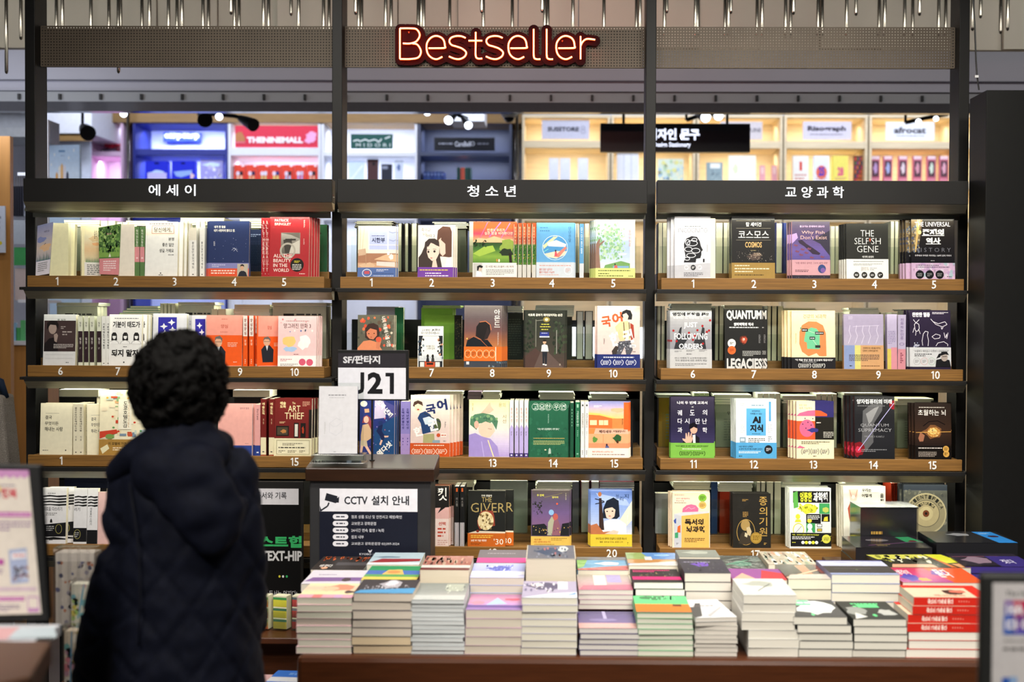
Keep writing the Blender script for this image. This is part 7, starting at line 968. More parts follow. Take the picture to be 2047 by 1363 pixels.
Bx = Book(b_.x-a.x, .14, b_.z-RIS-.001, '#1b1b1e', '#1b1b1e', '#1b1b1e', wrap=True, hard=True)
o = Bx.place('boxed_book_set', ((a.x+b_.x)/2, 4.385, b_.z), (-math.pi/2, 0, .03), 'shrink-wrapped black box set behind the green-cornered black book', 'box set')
m = MB(); A = Art(m, (962, 75, 1365, 218), lambda fx, fy, d: (-Bx.w/2+fx*Bx.w, .0005+(1-fy)*Bx.t, -.0014-d)); A.draw([('K', 1035, 130, 1115, 160, 2, '#a8843c'), ('K', 1100, 168, 1140, 190, 1, '#a8843c')])
m.obj('lettering', PRINT, o); o.location.y = 4.375
# ------------------------------------------------------------------ podium with the camera notice
PY = 4.15; p0 = at(610, 960, PY); p1 = at(868, 960, PY); pzt = at(740, 936, PY).z; org = ((p0.x+p1.x)/2, PY, 0)
POD = mat('charcoal_laminate', '#2b2b2d', .45, .35)
root = empty('podium', org, 'charcoal podium with a camera notice and a brown slanted top', 'podium')
w2 = (p1.x-p0.x)/2
b = MB(); b.box(-w2+.012, w2-.012, .012, .17, 0, pzt-.04); b.obj('body', POD, root, bevel=.003)
b = MB(); b.prism([(0, pzt-.042), (0, pzt), (.185, pzt+.026), (.185, pzt-.042)][::-1], -w2, w2); b.obj('top', mat('umber_wood', '#2c190d', .3, .5, scale=20, amt=.25, stretch=(.4, 5, 6)), root, bevel=.003)
q0, q1 = at(638, 1150, PY), at(834, 978, PY); b = MB(); xx0, xx1 = q0.x-org[0], q1.x-org[0]; b.box(xx0, xx1, .0085, .012, q0.z, q1.z, '#151826')
A = Art(b, (638, 978, 834, 1150), lambda fx, fy, d: (xx0+fx*(xx1-xx0), .0085-d, q0.z+fy*(q1.z-q0.z)))
def P3(l): return [px('p3', *q) for q in l]
def p3(x0, y0, x1, y1): return (*px('p3', x0, y0), *px('p3', x1, y1))
A.draw([('R', 638, 978, 834, 1023.5, '#dcdbe2'), ('P', P3([(505, 256), (570, 274), (562, 316), (494, 298)]), '#20222a'), ('P', P3([(562, 290), (580, 276), (578, 312), (560, 312)]), '#20222a'), ('L', P3([(520, 312), (512, 332), (470, 360)]), 3, '#20222a'), ('P', P3([(466, 330), (478, 362), (466, 364)]), '#151826'),
 ('T', 'CCTV', *p3(610, 275, 748, 322), '#20222a', .025), ('T', '설치', *p3(770, 270, 868, 326), '#20222a', .025), ('T', '안내', *p3(892, 270, 992, 326), '#20222a', .025)]
 +sum([[('E', *px('p3', x, 394+i*39.5), 5.2, 5.2, '#dcdbe2') for x in (557, 619)]+[('R', *p3(557, 379+i*39.5, 619, 409.5+i*39.5), '#dcdbe2'), ('K', *p3(562, 386+i*39.5, 614, 402+i*39.5), 1, '#3a3c4a')] for i in range(5)], [])
 +[('T', s, *p3(652, y-10, x, y+10), '#c8c8d0', .01) for s, x, y in (('점포 상품 도난 및 안전사고 예방/확인', 950, 394), ('교보문고 광화문점', 798, 433), ('24시간 연속 촬영 / 녹화', 846, 473), ('점포 내부', 726, 512), ('교보문고 광화문점장 02)397-3524', 935, 552))]
 +[('P', P3([(750, 584), (762, 592), (776, 584), (770, 600), (762, 604), (754, 598)]), '#c8c8d0'), ('T', 'KYOBO', *p3(700, 606, 770, 618), '#c8c8d0', .01), ('T', '교보문고', *p3(776, 606, 820, 618), '#8a8a94', .0)])
b.obj('notice_panel', PRINT, root)
# ------------------------------------------------------------------ section sign J21 on its pole
SY = 4.246; s0, s1 = at(675, 800, SY), at(817, 700, SY); org = ((s0.x+s1.x)/2, SY, s0.z)
root = empty('section_sign', org, 'black framed section sign with large J21 on a thin pole', 'sign')
ww, hh = (s1.x-s0.x)/2, s1.z-s0.z
b = MB(); b.box(-ww, ww, 0, .010, 0, hh); b.obj('frame', BLACK, root, bevel=.001)
def s8(x0, y0, x1, y1): return (*px('s8', x0, y0), *px('s8', x1, y1))
b = MB(); A = Art(b, (675, 700, 817, 800), lambda fx, fy, d: (-ww+fx*2*ww, -.0004-d, fy*hh))
A.draw([('R', *s8(398, 85, 1108, 232), '#2a272c'), ('R', *s8(398, 236, 1108, 562), '#d3d3da'), ('T', 'SF/판타지', *s8(450, 108, 838, 196), '#c8c8cc', .035), ('T', 'J', *s8(600, 284, 672, 508), '#17171a', .04), ('T', '2', *s8(706, 282, 864, 508), '#17171a', .04), ('P', [px('s8', *q) for q in ((940, 508), (984, 508), (984, 288), (895, 288), (895, 326), (940, 326))], '#17171a')])
b.obj('sign_face', PRINT, root)
b = MB(); pb = at(744, 930, SY+.006); b.tube([(pb.x-org[0], .004, .004), (pb.x-org[0], .004, pzt+.012-org[2])], .0034); b.obj('pole', BLACK, root)
b = MB(); b.tube([(pb.x-org[0], .004, pzt+.0105-org[2]), (pb.x-org[0], .004, pzt+.016-org[2])], .009, k=12); b.obj('base_plate', BLACK, root)
# acrylic holder with the white booklet
HY = 4.188; h0, h1 = at(622, 925, HY), at(733, 925, HY); zb_ = pzt+.012; org = ((h0.x+h1.x)/2, HY, zb_)
root = empty('booklet_holder', org, 'clear acrylic holder on the podium holding a white booklet', 'holder')
ww = (h1.x-h0.x)/2; v0, v1 = at(627, 790, HY+.03), at(728, 765, HY+.03)
b = MB(); hb = at(676, 907, HY-.022).z-zb_; b.box(-ww, ww, -.036, .036, .001, .004); b.box(-ww+.006, ww-.006, -.035, .034, .0045, hb-.003); b.box(-ww+.012, ww-.002, -.034, .034, hb-.0025, hb-.0005); b.obj('base', ACRYL, root, bevel=.001)
b = MB(); b.box(v0.x-org[0], v1.x-org[0], .02, .0225, .004, v1.z-zb_); b.obj('back_plate', CLEAR, root)
k0, k1 = at(637, 905, HY-.02), at(714, 905, HY-.02); kz = at(676, 772, HY-.01).z
B = Book(k1.x-k0.x, kz-zb_-hb, .012, '#c6c5c9', '#2a2a6a', '#2b2b70', art=[('K', *s8(292, 512, 475, 532), 1, '#77777c'), ('K', *s8(302, 540, 460, 556), 1, '#a8a8ac'), ('K', *s8(252, 800, 266, 925), 9, '#aaa')]+[('L', P_, 1.2, '#bdbdc2') for P_ in ([px('s8', *q) for q in l] for l in ([(305, 815), (375, 760), (440, 790), (440, 890), (375, 940), (305, 905), (305, 815)], [(305, 815), (340, 845), (380, 845), (440, 800)]))]+[('K', *s8(350, 1100, 382, 1114), 1, '#999')], box=(637, 772, 714, 905), back='#2a2a6a')
B.place('booklet', ((k0.x+k1.x)/2, HY-.022, zb_+hb+.0006), (-math.radians(5), 0, .05), 'white booklet with a faint cube outline in the acrylic holder', 'booklet')
# ------------------------------------------------------------------ poster board beside the podium and the low table in front of it
BY = 4.50; b0, b1 = at(478, 1195, BY), at(606, 938, BY); org = ((b0.x+b1.x)/2, BY, b0.z)
ww, hh = (b1.x-b0.x)/2, b1.z-b0.z
root = empty('poster_board', org, 'black poster board with green and white lettering beside the podium', 'poster')
b = MB(); b.box(-ww, ww, 0, .012, 0, hh); b.obj('frame', METAL, root, bevel=.001)
b = MB(); A = Art(b, (478, 938, 606, 1195), lambda fx, fy, d: (-ww+fx*2*ww, -.0005-d, fy*hh))
A.draw([('R', 482, 952, 601, 1190, '#0b0b0c'), ('R', 482, 952, 597, 984, '#d3d1d6'), ('T', '힙한 독서와 기록', 484, 959, 573, 973, '#2c2c30', .015), ('T', '텍스트힙', 490, 1046, 603, 1070, '#3cb46a', .045), ('T', 'TEXT-HIP', 523, 1076, 604, 1096, '#d6d6d8', .04), ('E', 559, 1127, 2.2, 2.6, '#d8d040'), ('E', 566, 1127, 2.2, 2.6, '#e0e0e0'), ('E', 573.5, 1127, 2.2, 2.6, '#3cb46a'), ('T', '독서는 멋지다!', 538, 1155, 594, 1169, '#b8b8bc', .01)])
b.obj('poster', PRINT, root)
LT = at(560, 1275, 4.12).z; lx0, lx1 = -1.55, at(600, 1275, 4.12).x
org = (-.9, 4.12, 0); root = empty('low_table', org, 'low dark wooden table behind the person in navy', 'table')
slabbox('table_top', lx0, lx1, 4.12, 4.58, LT-.02, LT, DWOOD, root, .003, org)
slabbox('front_panel', lx0+.02, lx1-.01, 4.20, 4.22, .3, LT-.02, DWOOD, root, .003, org)
for xx in (lx0+.03, lx1-.07): slabbox('leg', xx, xx+.05, 4.5, 4.55, 0, LT-.02, DWOOD, root, .003, org)
LT2 = at(560, 1363, 3.86).z-.07
slabbox('lower_shelf', lx0, lx1, 3.80, 4.20, LT2-.03, LT2, DWOOD, root, .003, org)
for xx in (lx0+.03, lx1-.07): slabbox('leg', xx, xx+.05, 3.84, 3.89, 0, LT2-.03, DWOOD, root, .003, org)
PEND[[o.name.split('.')[0] for o in PEND].index('poster_board')].location.z = LT+.001
# sticky-note stands
def note_stand(x0, x1, yt, label, cols):
    Y = 4.22; a = at(x0, 1270, Y); c = at(x1, 1270, Y); zt = at(x0, yt, Y).z; w = c.x-a.x; h = zt-LT
    r = empty('sticky_note_stand', ((a.x+c.x)/2, Y, LT), label, 'sticky notes', 'sticky note blocks in clear stands', (0, 0, -.25))
    m = MB(); m.box(-w/2, w/2, 0, .035, .005, h, '#d8d4b8')
    A = Art(m, (0, 0, 10, 90), lambda fx, fy, d: (-w/2+fx*w, -d, .005+fy*(h-.005))); A.draw([('R', 0, i*30+4, 10, i*30+30, c_[1]) for i, c_ in enumerate(cols)]+[('R', 0, i*30+4, 10, i*30+11, c_[0]) for i, c_ in enumerate(cols)]+[('G', 0, i*30+12, 10, i*30+30, [c_[1], c_[2]]) for i, c_ in enumerate(cols)])
    m.obj('note_block', PRINT, r)
    m = MB(); m.box(-w/2, w/2, -.012, -.009, .001, h*.55); m.box(-w/2, w/2, -.012, .04, .0005, .003); m.obj('stand', CLEAR, r)
note_stand(514, 537, 1190, 'sticky note block in green and orange beside the coat', [('#6a9a50', '#c8b85a', '#d85a28'), ('#7a9a58', '#b8a850', '#b85a38'), ('#8a9a68', '#a8985a', '#a84428')])
note_stand(545, 574, 1191, 'sticky note block in green and yellow, middle of the three', [('#3f8a4c', '#c8c440', '#b8b03c'), ('#3f6a50', '#b0a83c', '#a8a040'), ('#4a7058', '#a89a40', '#988c48')])
note_stand(583, 606, 1191, 'sticky note block in red and grey beside the book stacks', [('#5a6468', '#b84a44', '#8a3a3c'), ('#6a6a70', '#a8443c', '#7a4440'), ('#5a5a60', '#a04040', '#7a4440')])
# blue packs and a purple book on the lower shelf
for i in range(3):
    Y = 3.83; a = at(522, 1340, Y); c = at(592, 1340, Y); t = .022
    Bb = Book(c.x-a.x, .17, t-.001, '#2f68c0', '#2f68c0', '#c8ccd4', art=[('R', 0, 60, 100, 100, '#d0d0d6'), ('K', 45, 20, 90, 40, 2, '#8ab0e4')], box=(0, 0, 100, 140))
    Bb.place('blue_workbook', ((a.x+c.x)/2+rnd.uniform(-.004, .004), Y, LT2+(i+1)*t), (-math.pi/2, 0, -.08), f"blue and white workbook, {['bottom', 'middle', 'top'][i]} of the pile left of the stacks", 'book', 'blue workbooks in a pile')
a = at(490, 1330, 3.86); c = at(524, 1330, 3.86)
Bp = Book(.10, .15, .03, '#3a2f60', '#3a2f60', '#d8d4dc', art=[('R', 0, 70, 100, 150, '#dcd8dc')], box=(0, 0, 100, 150))
Bp.place('workbook', (c.x-.05, 3.86, LT2+.085), (-math.pi/2, 0, .3), 'purple and white book beside the blue workbooks', 'book')
m = MB(); m.box(c.x-.11, c.x+.03, 3.85, 4.0, LT2+.001, LT2+.0535, '#c8a0a0'); tag(m.obj('gift_box', PRINT), 'pale pink box under the purple and white book', 'box')
# ------------------------------------------------------------------ black pillar at the right with its cable
p0 = at(1970, 400, 4.42); zt_ = at(2000, 180, 4.42).z
b = MB(); b.box(p0.x, p0.x+.55, 4.42, 4.60, 0, zt_)
org = (p0.x+.27, 4.51, 0)
PIL = mat('black_panel', '#0e0e0d', .5, .2)
b.v = [(x-org[0], y-org[1], z) for x, y, z in b.v]
root = empty('display_tower', org, 'tall black display tower at the right edge of the bookcases', 'tower'); b.obj('body', PIL, root, bevel=.002)
m = MB(); m.tube([at(1945, -10, 4.5), at(1949, 60, 4.5), at(1951, 120, 4.5), at(1953, 150, 4.5), at(1957, 180, 4.5)], .0028, '#101010', k=8)
o = m.obj('power_cable', BLACK); tag(o, 'black cable dropping from the ceiling to the black tower', 'cable')
m = MB(); q = at(1952, 153, 4.495); m.box(q.x-.006, q.x+.006, q.y-.004, q.y+.004, q.z-.004, q.z+.004, '#ddd'); tl = m.obj('cable_tie', PRINT); tl.parent = o
# ------------------------------------------------------------------ stationery store behind
GY = 9.0
def bx(x0, y0, x1, y1, Y=GY): a = at(x0, y1, Y); c = at(x1, y0, Y); return a.x, c.x, a.z, c.z
MAPLE = mat('maple', '#dfcca8', .5, .3, scale=12, amt=.12, stretch=(.4, 4, 4))
OCHRE = mat('ochre_wood', '#8a6a3c', .5, .3, scale=12, amt=.15, stretch=(.4, 4, 4))
M_WHT = mat('white_laminate', '#dcdde4', .45, .35, amt=.03)
M_NAVY = mat('navy_laminate', '#1f2a80', .45, .35, amt=.05)
M_PALE = mat('pale_blue_panel', '#b9c2ee', .5, .3, amt=.03)
M_PINK = mat('pink_laminate', '#d8b6d0', .5, .3, amt=.04)
M_DARK = mat('slate_laminate', '#3a4058', .45, .35, amt=.05)
def niche(name, label, x0, x1, ytop, shelves, yb, m, back=None, depth=.36, th=5, led=None, lp=6):
    """a wall unit: top, sides, back and shelves; px heights at GY"""
    X0, X1, Z0, Z1 = bx(x0, ytop, x1, yb); r = empty(name, ((X0+X1)/2, GY, 0), label, 'shelving unit', 'brand shelving along the far wall'); w = (X1-X0)/2; t = th/294
    b = MB(); b.box(-w, w, depth-.01, depth, 0, Z1); b.obj('back_panel', back or m, r)
    for s in (-1, 1): b = MB(); b.box(*sorted((s*w, s*(w-t))), 0, depth-.0105, 0, Z1); b.obj('side_panel', m, r)
    b = MB(); b.box(-w+t, w-t, 0, depth-.0105, Z1-t, Z1); b.obj('top_panel', m, r)
    for ys0, ys1 in shelves:
        za, zb2 = at(0, ys1, GY).z, at(0, ys0, GY).z; b = MB(); b.box(-w+t+.001, w-t-.001, 0, depth-.0105, za, zb2); b.obj('shelf', m, r)
    if led:
        for yy in [ytop+th]+[s[1] for s in shelves]:
            zz = at(0, yy, GY).z-.02; area('shelf_light', ((X0+X1)/2, GY+.17, zz), ((X0+X1)/2, GY+.25, zz-.3), (X1-X0)*.85, .03, lp, led)
    return r, X0, X1
CW = (.78, .85, 1); WW = (1, .95, .84)
niche('wall_shelf', 'pink display niche with red flowers in the far store', 178, 246, 236, [(302, 311), (362, 370)], 470, M_PINK, led=CW, lp=1.3)
niche('wall_shelf', 'navy display niche with the wavy blue sign', 266, 455, 243, [(297, 309), (362, 372), (430, 438)], 480, M_NAVY, M_PALE, led=CW, lp=5)
niche('wall_shelf', 'white display niche with the red shop sign', 456, 641, 240, [(294, 309), (362, 372), (430, 438)], 480, M_WHT, led=CW, lp=3)
niche('wall_shelf', 'white display niche with the dark green sign', 642, 834, 240, [(302, 310), (362, 372), (430, 438)], 480, M_WHT, led=CW, lp=2.4)
niche('wall_shelf', 'slate-grey display niche with the black sign', 835, 1023, 240, [(302, 309), (360, 370), (430, 438)], 480, M_DARK, led=CW, lp=3.2)
for i, (x0, x1) in enumerate(((1043, 1220), (1221, 1391), (1392, 1565), (1566, 1735), (1736, 1912), (1913, 2090))):
    niche('wall_shelf', f"{ORD[i]} maple display niche from the left along the far wall", x0, x1, 230, [(278, 292), (358, 372), (430, 438)], 480, MAPLE, led=WW, lp=1.3)
b = MB(); X0, X1, Z0, Z1 = bx(180, 224, 1042, 241, GY-.02); b.box(X0, X1, GY-.02, GY+.3, Z1-.075, Z1+.12); tag(b.obj('trim_8', OCHRE), kind='structure')
b = MB(); X0, X1, Z0, Z1 = bx(60, 265, 181, 281, 8.6); b.box(X0, X1, 8.6, 8.63, Z0, Z1); tag(b.obj('trim_9', OCHRE), kind='structure')
b = MB(); X0, X1, Z0, Z1 = bx(40, 200, 183, 266, 8.58); b.box(X0, X1, 8.58, 9.4, Z0, Z1+.2); tag(b.obj('wall_bulkhead', M_WALL), kind='structure')
b = MB(); X0, X1, Z0, Z1 = bx(60, 281, 181, 500, 8.8); b.box(X0, X1, 8.8, 8.82, 0, Z1); tag(b.obj('wall_partition', mat('pale_panel', '#d6dcea', .6, .3)), kind='structure')
for x, l in ((256, 'chrome pole in front of the pink niche'), (1033, 'chrome pole between the slate and maple niches')):
    m = MB(); p = at(x, 300, 8.9); m.tube([(0, 0, 0), (0, 0, 3.5)], .011, k=10); o = m.obj('chrome_pole', CHROME, None, True); o.location = (p.x, 8.9, 0); tag(o, l, 'pole')
def sign(name, x0, y0, x1, y1, col, items, label, Y=GY-.03, th=.02, m=PRINT, shape=None):
    X0, X1, Z0, Z1 = bx(x0, y0, x1, y1, Y); r = empty(name, ((X0+X1)/2, Y, Z0), label, 'sign'); w, h = (X1-X0)/2, Z1-Z0
    b = MB()
    if shape: b.slab([((x-x0)/(x1-x0)*2*w-w, (1-(y-y0)/(y1-y0))*h) for x, y in shape], 0, th, col)
    else: b.box(-w, w, 0, th, 0, h, col)
    b.obj('board', m, r)
    if items:
        b = MB(); A = Art(b, (x0, y0, x1, y1), lambda fx, fy, d: (-w+fx*2*w, -.002-d*8, fy*h)); A.draw(items); b.obj('lettering', m, r)
    return r
def e2(x, y): return px('e2', x, y)
wav = [e2(855+i*41.5, 398-9*math.sin(i*1.18)) for i in range(17)][::-1]; wav2 = [e2(855+i*41.5, 560-9*math.sin(i*1.18)) for i in range(17)]
sign('brand_sign', 326, 262, 401, 285, '#1c38c0', [('T', 'earpearp', *e2(875, 415), *e2(1505, 535), '#dfe8fb', .05)], 'wavy-edged blue sign with pale rounded lettering', Y=GY+.30, shape=wav2+wav)
def e3(*a): return tuple(v for i in range(0, len(a), 2) for v in px('e3', a[i], a[i+1]))
sign('brand_sign', *e3(235, 405, 1565, 742), '#d8344c', [('P', [px('e3', *q) for q in ((235, 650), (240, 530), (275, 520), (300, 495), (320, 520), (335, 490), (360, 540), (395, 600), (395, 650))], '#b8784c'), ('T', 'THENINEMALL', *e3(425, 580, 1305, 675), '#f6eef2', .06), ('B', *px('e3', 1440, 545), 12, 7, '#eba8d0', 3), ('B', *px('e3', 1420, 620), 12, 8, '#eba8d0', 5), ('R', *e3(235, 684, 1500, 688), '#a82038'), ('R', *e3(235, 655, 400, 680), '#e0707c')], 'red shop sign with white capitals', Y=GY+.02)
sign('brand_sign', 701, 268, 785, 297, '#1f5048', [('L', [px('b2', *q) for q in ((165, 825), (190, 818), (205, 826), (235, 815), (255, 825), (290, 815), (315, 830), (330, 812))], 2.2, '#e6ece8'), ('L', [px('b2', *q) for q in ((350, 810), (380, 798))], 2.2, '#e6ece8'), ('T', 'M I D O R I', *px('b2', 180, 838), *px('b2', 382, 858), '#cfdad6', .01)], 'dark green sign with a white wave line', Y=GY+.02)
sign('brand_sign', 868, 275, 989, 301, '#12131a', [('K', *px('b2', 664, 832), *px('b2', 745, 848), 1, '#9a9ca8'), ('T', 'CareBell', *px('b2', 758, 828), *px('b2', 850, 856), '#c8cad4', .02), ('O', *px('b2', 862, 840), 4, 4, 1, '#c8cad4'), ('K', *px('b2', 890, 832), *px('b2', 956, 848), 1, '#70727e')], 'long black sign with small pale lettering', Y=GY+.05)
sign('brand_sign', 1083, 240, 1178, 278, '#c4c4d4', [('T', 'SUSSTORE', *px('b2', 1300, 742), *px('b2', 1484, 768), '#3c3c48', .04), ('O', *px('b2', 1508, 748), 4, 4, 1.2, '#9a9aac'), ('O', *px('b2', 1508, 768), 4.5, 4.5, 1.2, '#9a9aac')], 'grey sign with dark capitals in the first maple niche', Y=GY+.05)
sign('brand_sign', 1440, 243, 1524, 279, '#c9c2c4', [('T', 'CIRCLE UUNI', 1448, 256, 1520, 264, '#77727a', .02)], 'grey sign half hidden by the hanging black sign', Y=GY+.05)
sign('brand_sign', 1605, 243, 1702, 279, '#d0cbd8', [('T', 'Risograph', *px('b3', 892, 672), *px('b3', 1096, 706), '#3a3440', .04), ('K', *px('b3', 905, 712), *px('b3', 1085, 722), 1, '#8a8490')], 'pale sign with bold dark lettering in a maple niche', Y=GY+.05)
sign('brand_sign', 1771, 244, 1868, 280, '#e9ecf4', [('T', 'afrocat', *px('b3', 1352, 678), *px('b3', 1524, 712), '#4a4650', .035), ('K', *px('b3', 1365, 720), *px('b3', 1515, 730), 1, '#9a96a0')], 'white sign with bold lower-case lettering in a maple niche', Y=GY+.05)
# hanging sign
HYs = 7.4; X0, X1, Z0, Z1 = bx(1200, 247, 1500, 303, HYs)
r = empty('hanging_sign', ((X0+X1)/2, HYs, Z0), 'black hanging sign with white lettering in front of the maple niches', 'sign'); w, h = (X1-X0)/2, Z1-Z0
b = MB(); b.box(-w, w, 0, .06, 0, h); b.obj('box', mat('sign_black', '#10111c', .35, .4), r, bevel=.003)
b = MB(); A = Art(b, (1200, 247, 1500, 303), lambda fx, fy, d: (-w+fx*2*w, -.001-d, fy*h)); A.text('디자인 문구', 1296, 257, 1399, 280, '#fff', .05); A.text('Design Stationery', 1306, 284, 1381, 296, '#fff', .03)
b.obj('lettering', mat('sign_lit_text', '#fff', .4, emit='#dfe8ff', es=1.5), r)
for x in (1247, 1455):
    p = at(x, 247, HYs); m = MB(); m.tube([(p.x-(X0+X1)/2, .03, h-.005), (p.x-(X0+X1)/2, .03, 3.5-Z0)], .008); m.obj('rod', METAL, r)
# goods on the shelves, each on the shelf below it
SH = {k: at(0, y, GY).z for k, y in (('b', 362), ('w', 362), ('d', 360), ('m', 358), ('p', 302))}
def good(name, cat, label, x0, y0, x1, key, col, items=(), group=None, d=.05, Y=GY+.06, m=PRINT, lean=0, taper=0):
    X0, X1, _, Z1 = bx(x0, y0, x1, 357, Y); z0 = SH[key]+.0008; r = empty(name, ((X0+X1)/2, Y, z0), label, cat, group, (lean, 0, 0)); w, h = (X1-X0)/2, Z1-z0
    b = MB(); b.slab([(-w, 0), (w, 0), (w*(1-taper), h), (-w*(1-taper), h)], 0, d, col); b.obj('body', m, r)
    if items:
        b = MB(); A = Art(b, (0, 0, 100, 100), lambda fx, fy, dd: (-w+fx*2*w, -.0006-dd*6, fy*h)); A.draw(items); b.obj('label_print', m, r)
    return r
for i in range(7):
    x = 467.5+i*24.2; c1, c2 = [('#1c1c28', '#e0b090'), ('#20264a', '#d8a078'), ('#d8d8e8', '#c8b070'), ('#2a3070', '#d8c070'), ('#1c2028', '#a8b0c8'), ('#c8b8d0', '#b890c0'), ('#26262c', '#d8a088')][i]
    good('gift_pack', 'gift pack', f"{ORD[i]} red hanging pack from the left under the red shop sign", x, 329.5, x+22.5, 'w', '#e04832', [('R', 18, 42, 86, 100, '#c83a28'), ('R', 52, 36, 80, 58, c1), ('E', 36, 48, 16, 12, '#e0d4e4'), ('R', 26, 60, 46, 100, c2), ('R', 56, 60, 76, 100, c2), ('E', 80, 6, 14, 5, '#f8e8ea')], 'red packs under the red shop sign', taper=.06)
good('pouch', 'pouch', 'left blue pouch with a pale lower half in the navy niche', 290, 322, 338, 'b', '#2a34d0', [('B', 50, 55, 36, 14, '#c4dcf4', 3), ('R', 10, 55, 90, 100, '#ccc4f0'), ('R', 40, 6, 58, 14, '#101440')], None, taper=.06, m=GLOSS)
good('pouch', 'pouch', 'right blue pouch with a white tail mark in the navy niche', 342, 322, 392, 'b', '#2a34d0', [('P', [(10, 50), (50, 45), (85, 42), (80, 62), (40, 76), (20, 70)], '#9ab8f0'), ('R', 40, 6, 56, 14, '#101440'), ('B', 84, 70, 8, 16, '#f0d0d0', 2)], None, taper=.06, m=GLOSS)
good('pouch', 'pouch', 'clear lavender pouch with white dots in the navy niche', 400, 319, 446, 'b', '#a8a4e4', [('B', 50, 22, 44, 10, '#d8ecf8', 3), ('S', 10, 30, 90, 95, 12, 9, ['#e0e0f8', '#f4f4ff', '#c8c0ec'])], None, m=FILM)
good('poster_card', 'display card', 'pale blue card in the dark green sign niche', 697, 322, 728, 'w', '#cfe0f4', [('L', [(10, 90), (90, 20)], 10, '#e9f2fa')], None, d=.01)
good('phone_case', 'phone case', 'dark brown case below the dark green sign', 734, 318, 756, 'w', '#4a2f30', [('E', 60, 20, 14, 8, '#1c1418')], None, d=.02)
good('phone_case', 'phone case', 'black case below the dark green sign', 762, 328, 784, 'w', '#2a2c38', [('R', 10, 10, 60, 26, '#8a90a0')], None, d=.02)
good('poster_card', 'display card', 'pale grey card with a small figure below the dark green sign', 788, 321, 806, 'w', '#d0d8e6', [('B', 50, 30, 24, 16, '#6a7ca8', 3)], None, d=.01)
for i in range(6): good('notebook', 'notebook', f"{ORD[i]} dark blue notebook from the left in the slate niche", 846+i*7, 343, 852.4+i*7, 'd', ['#2c3f78', '#32497c', '#25356a'][i % 3], [('R', 20, 20, 80, 34, '#7a88b0')], 'dark notebooks in the slate niche', d=.16)
for i, c in enumerate(('#23403c', '#23403c', '#b04a3c', '#c05a44', '#2f5048', '#24443c', '#1f3a34')): good('notebook', 'notebook', f"{ORD[i]} of the upright notebooks beside the dark blue ones", 913+i*4, 335, 916.6+i*4, 'd', c, (), 'upright notebooks in the slate niche', d=.14)
for x0, x1, l in ((1097, 1117, 'left'), (1119, 1140, 'middle'), (1155, 1176, 'right')): good('acrylic_stand', 'acrylic stand', f"{l} white acrylic stand in the first maple niche", x0, 315, x1, 'm', '#e3e8f0', [('R', 8, 92, 92, 100, '#7a7a88'), ('G', 12, 6, 88, 90, ['#f0f4fa', '#dbe2ee'])], 'white acrylic stands', d=.015, lean=-.1)
good('acrylic_stand', 'acrylic stand', 'wide white acrylic stand left of the bookcase post', 1233, 303, 1277, 'm', '#e3e6ec', [('R', 30, 8, 34, 100, '#c8ccd4'), ('R', 64, 8, 68, 100, '#c8ccd4')], None, d=.03, lean=-.08)
good('map_card', 'card', 'pastel map card in the second maple niche', 1315, 317, 1367, 'm', '#cfdccc', [('S', 4, 10, 96, 95, 40, 9, ['#a8c8dc', '#d8d890', '#b8d4b0', '#e4e0c0'])], None, d=.012, lean=-.1)
good('calendar', 'calendar', 'grey calculator-like card in the third maple niche', 1412, 324, 1445, 'm', '#8fa4aa', [('R', 24, 6, 84, 30, '#eef0ea'), ('S', 20, 40, 84, 92, 24, 4, ['#5a6c74', '#bcc8c8'])], None, d=.012, lean=-.1)
good('open_booklet', 'booklet', 'open white booklet in the third maple niche', 1457, 309, 1512, 'm', '#f2efdf', [('P', [(4, 20), (48, 4), (48, 96), (4, 80)], '#fbf9ec'), ('B', 24, 50, 12, 20, '#dfe6c0', 3)], None, d=.02, lean=-.12)
for x0, l in ((1519, 'left'), (1543, 'right')): good('pen_pack', 'pen pack', f"{l} slim pink pack in the third maple niche", x0, 330, x0+11, 'm', '#dca0a8', [('R', 20, 10, 80, 50, '#e8c4c0')], None, d=.02, lean=-.12)
for x0, x1, n, c, bc, sc, l in ((1585, 1617, '1', '#d84030', '#efece4', '#c83a50', 'red numeral one'), (1627, 1658, '25', '#4a3ab0', '#e8ecf4', '#2c3a98', 'blue and orange numerals'), (1665, 1696, '28', '#d84a80', '#ecdf6a', '#2c4aa0', 'pink numerals on yellow')):
    good('desk_calendar', 'calendar', f"standing desk calendar with {l}", x0, 311, x1, 'm', bc, [('E', 50, 62, 36, 26, '#e06a50' if n == '25' else bc), ('T', n, 30 if len(n) == 2 else 42, 42 if n != '1' else 22, 70 if len(n) == 2 else 58, 76 if n != '1' else 56, c, .05), ('K', 12, 80 if n != '1' else 66, 88, 92, 2, '#c88a80')], 'desk calendars in a maple niche', d=.05, lean=-.05)
good('colour_pack', 'pack', 'multicoloured striped pack beside the desk calendars', 1707, 311, 1724, 'm', '#6a3a30', [('R', 8+j*24, 6+i*16, 28+j*24, 18+i*16, c) for j in range(4) for i, c in enumerate(['#c83a2c', '#3a6a4a', '#8a3a6a', '#c86a3c', '#2a4a5a', '#b83a50'][j:]+['#c86a3c']*j)], None, d=.03)
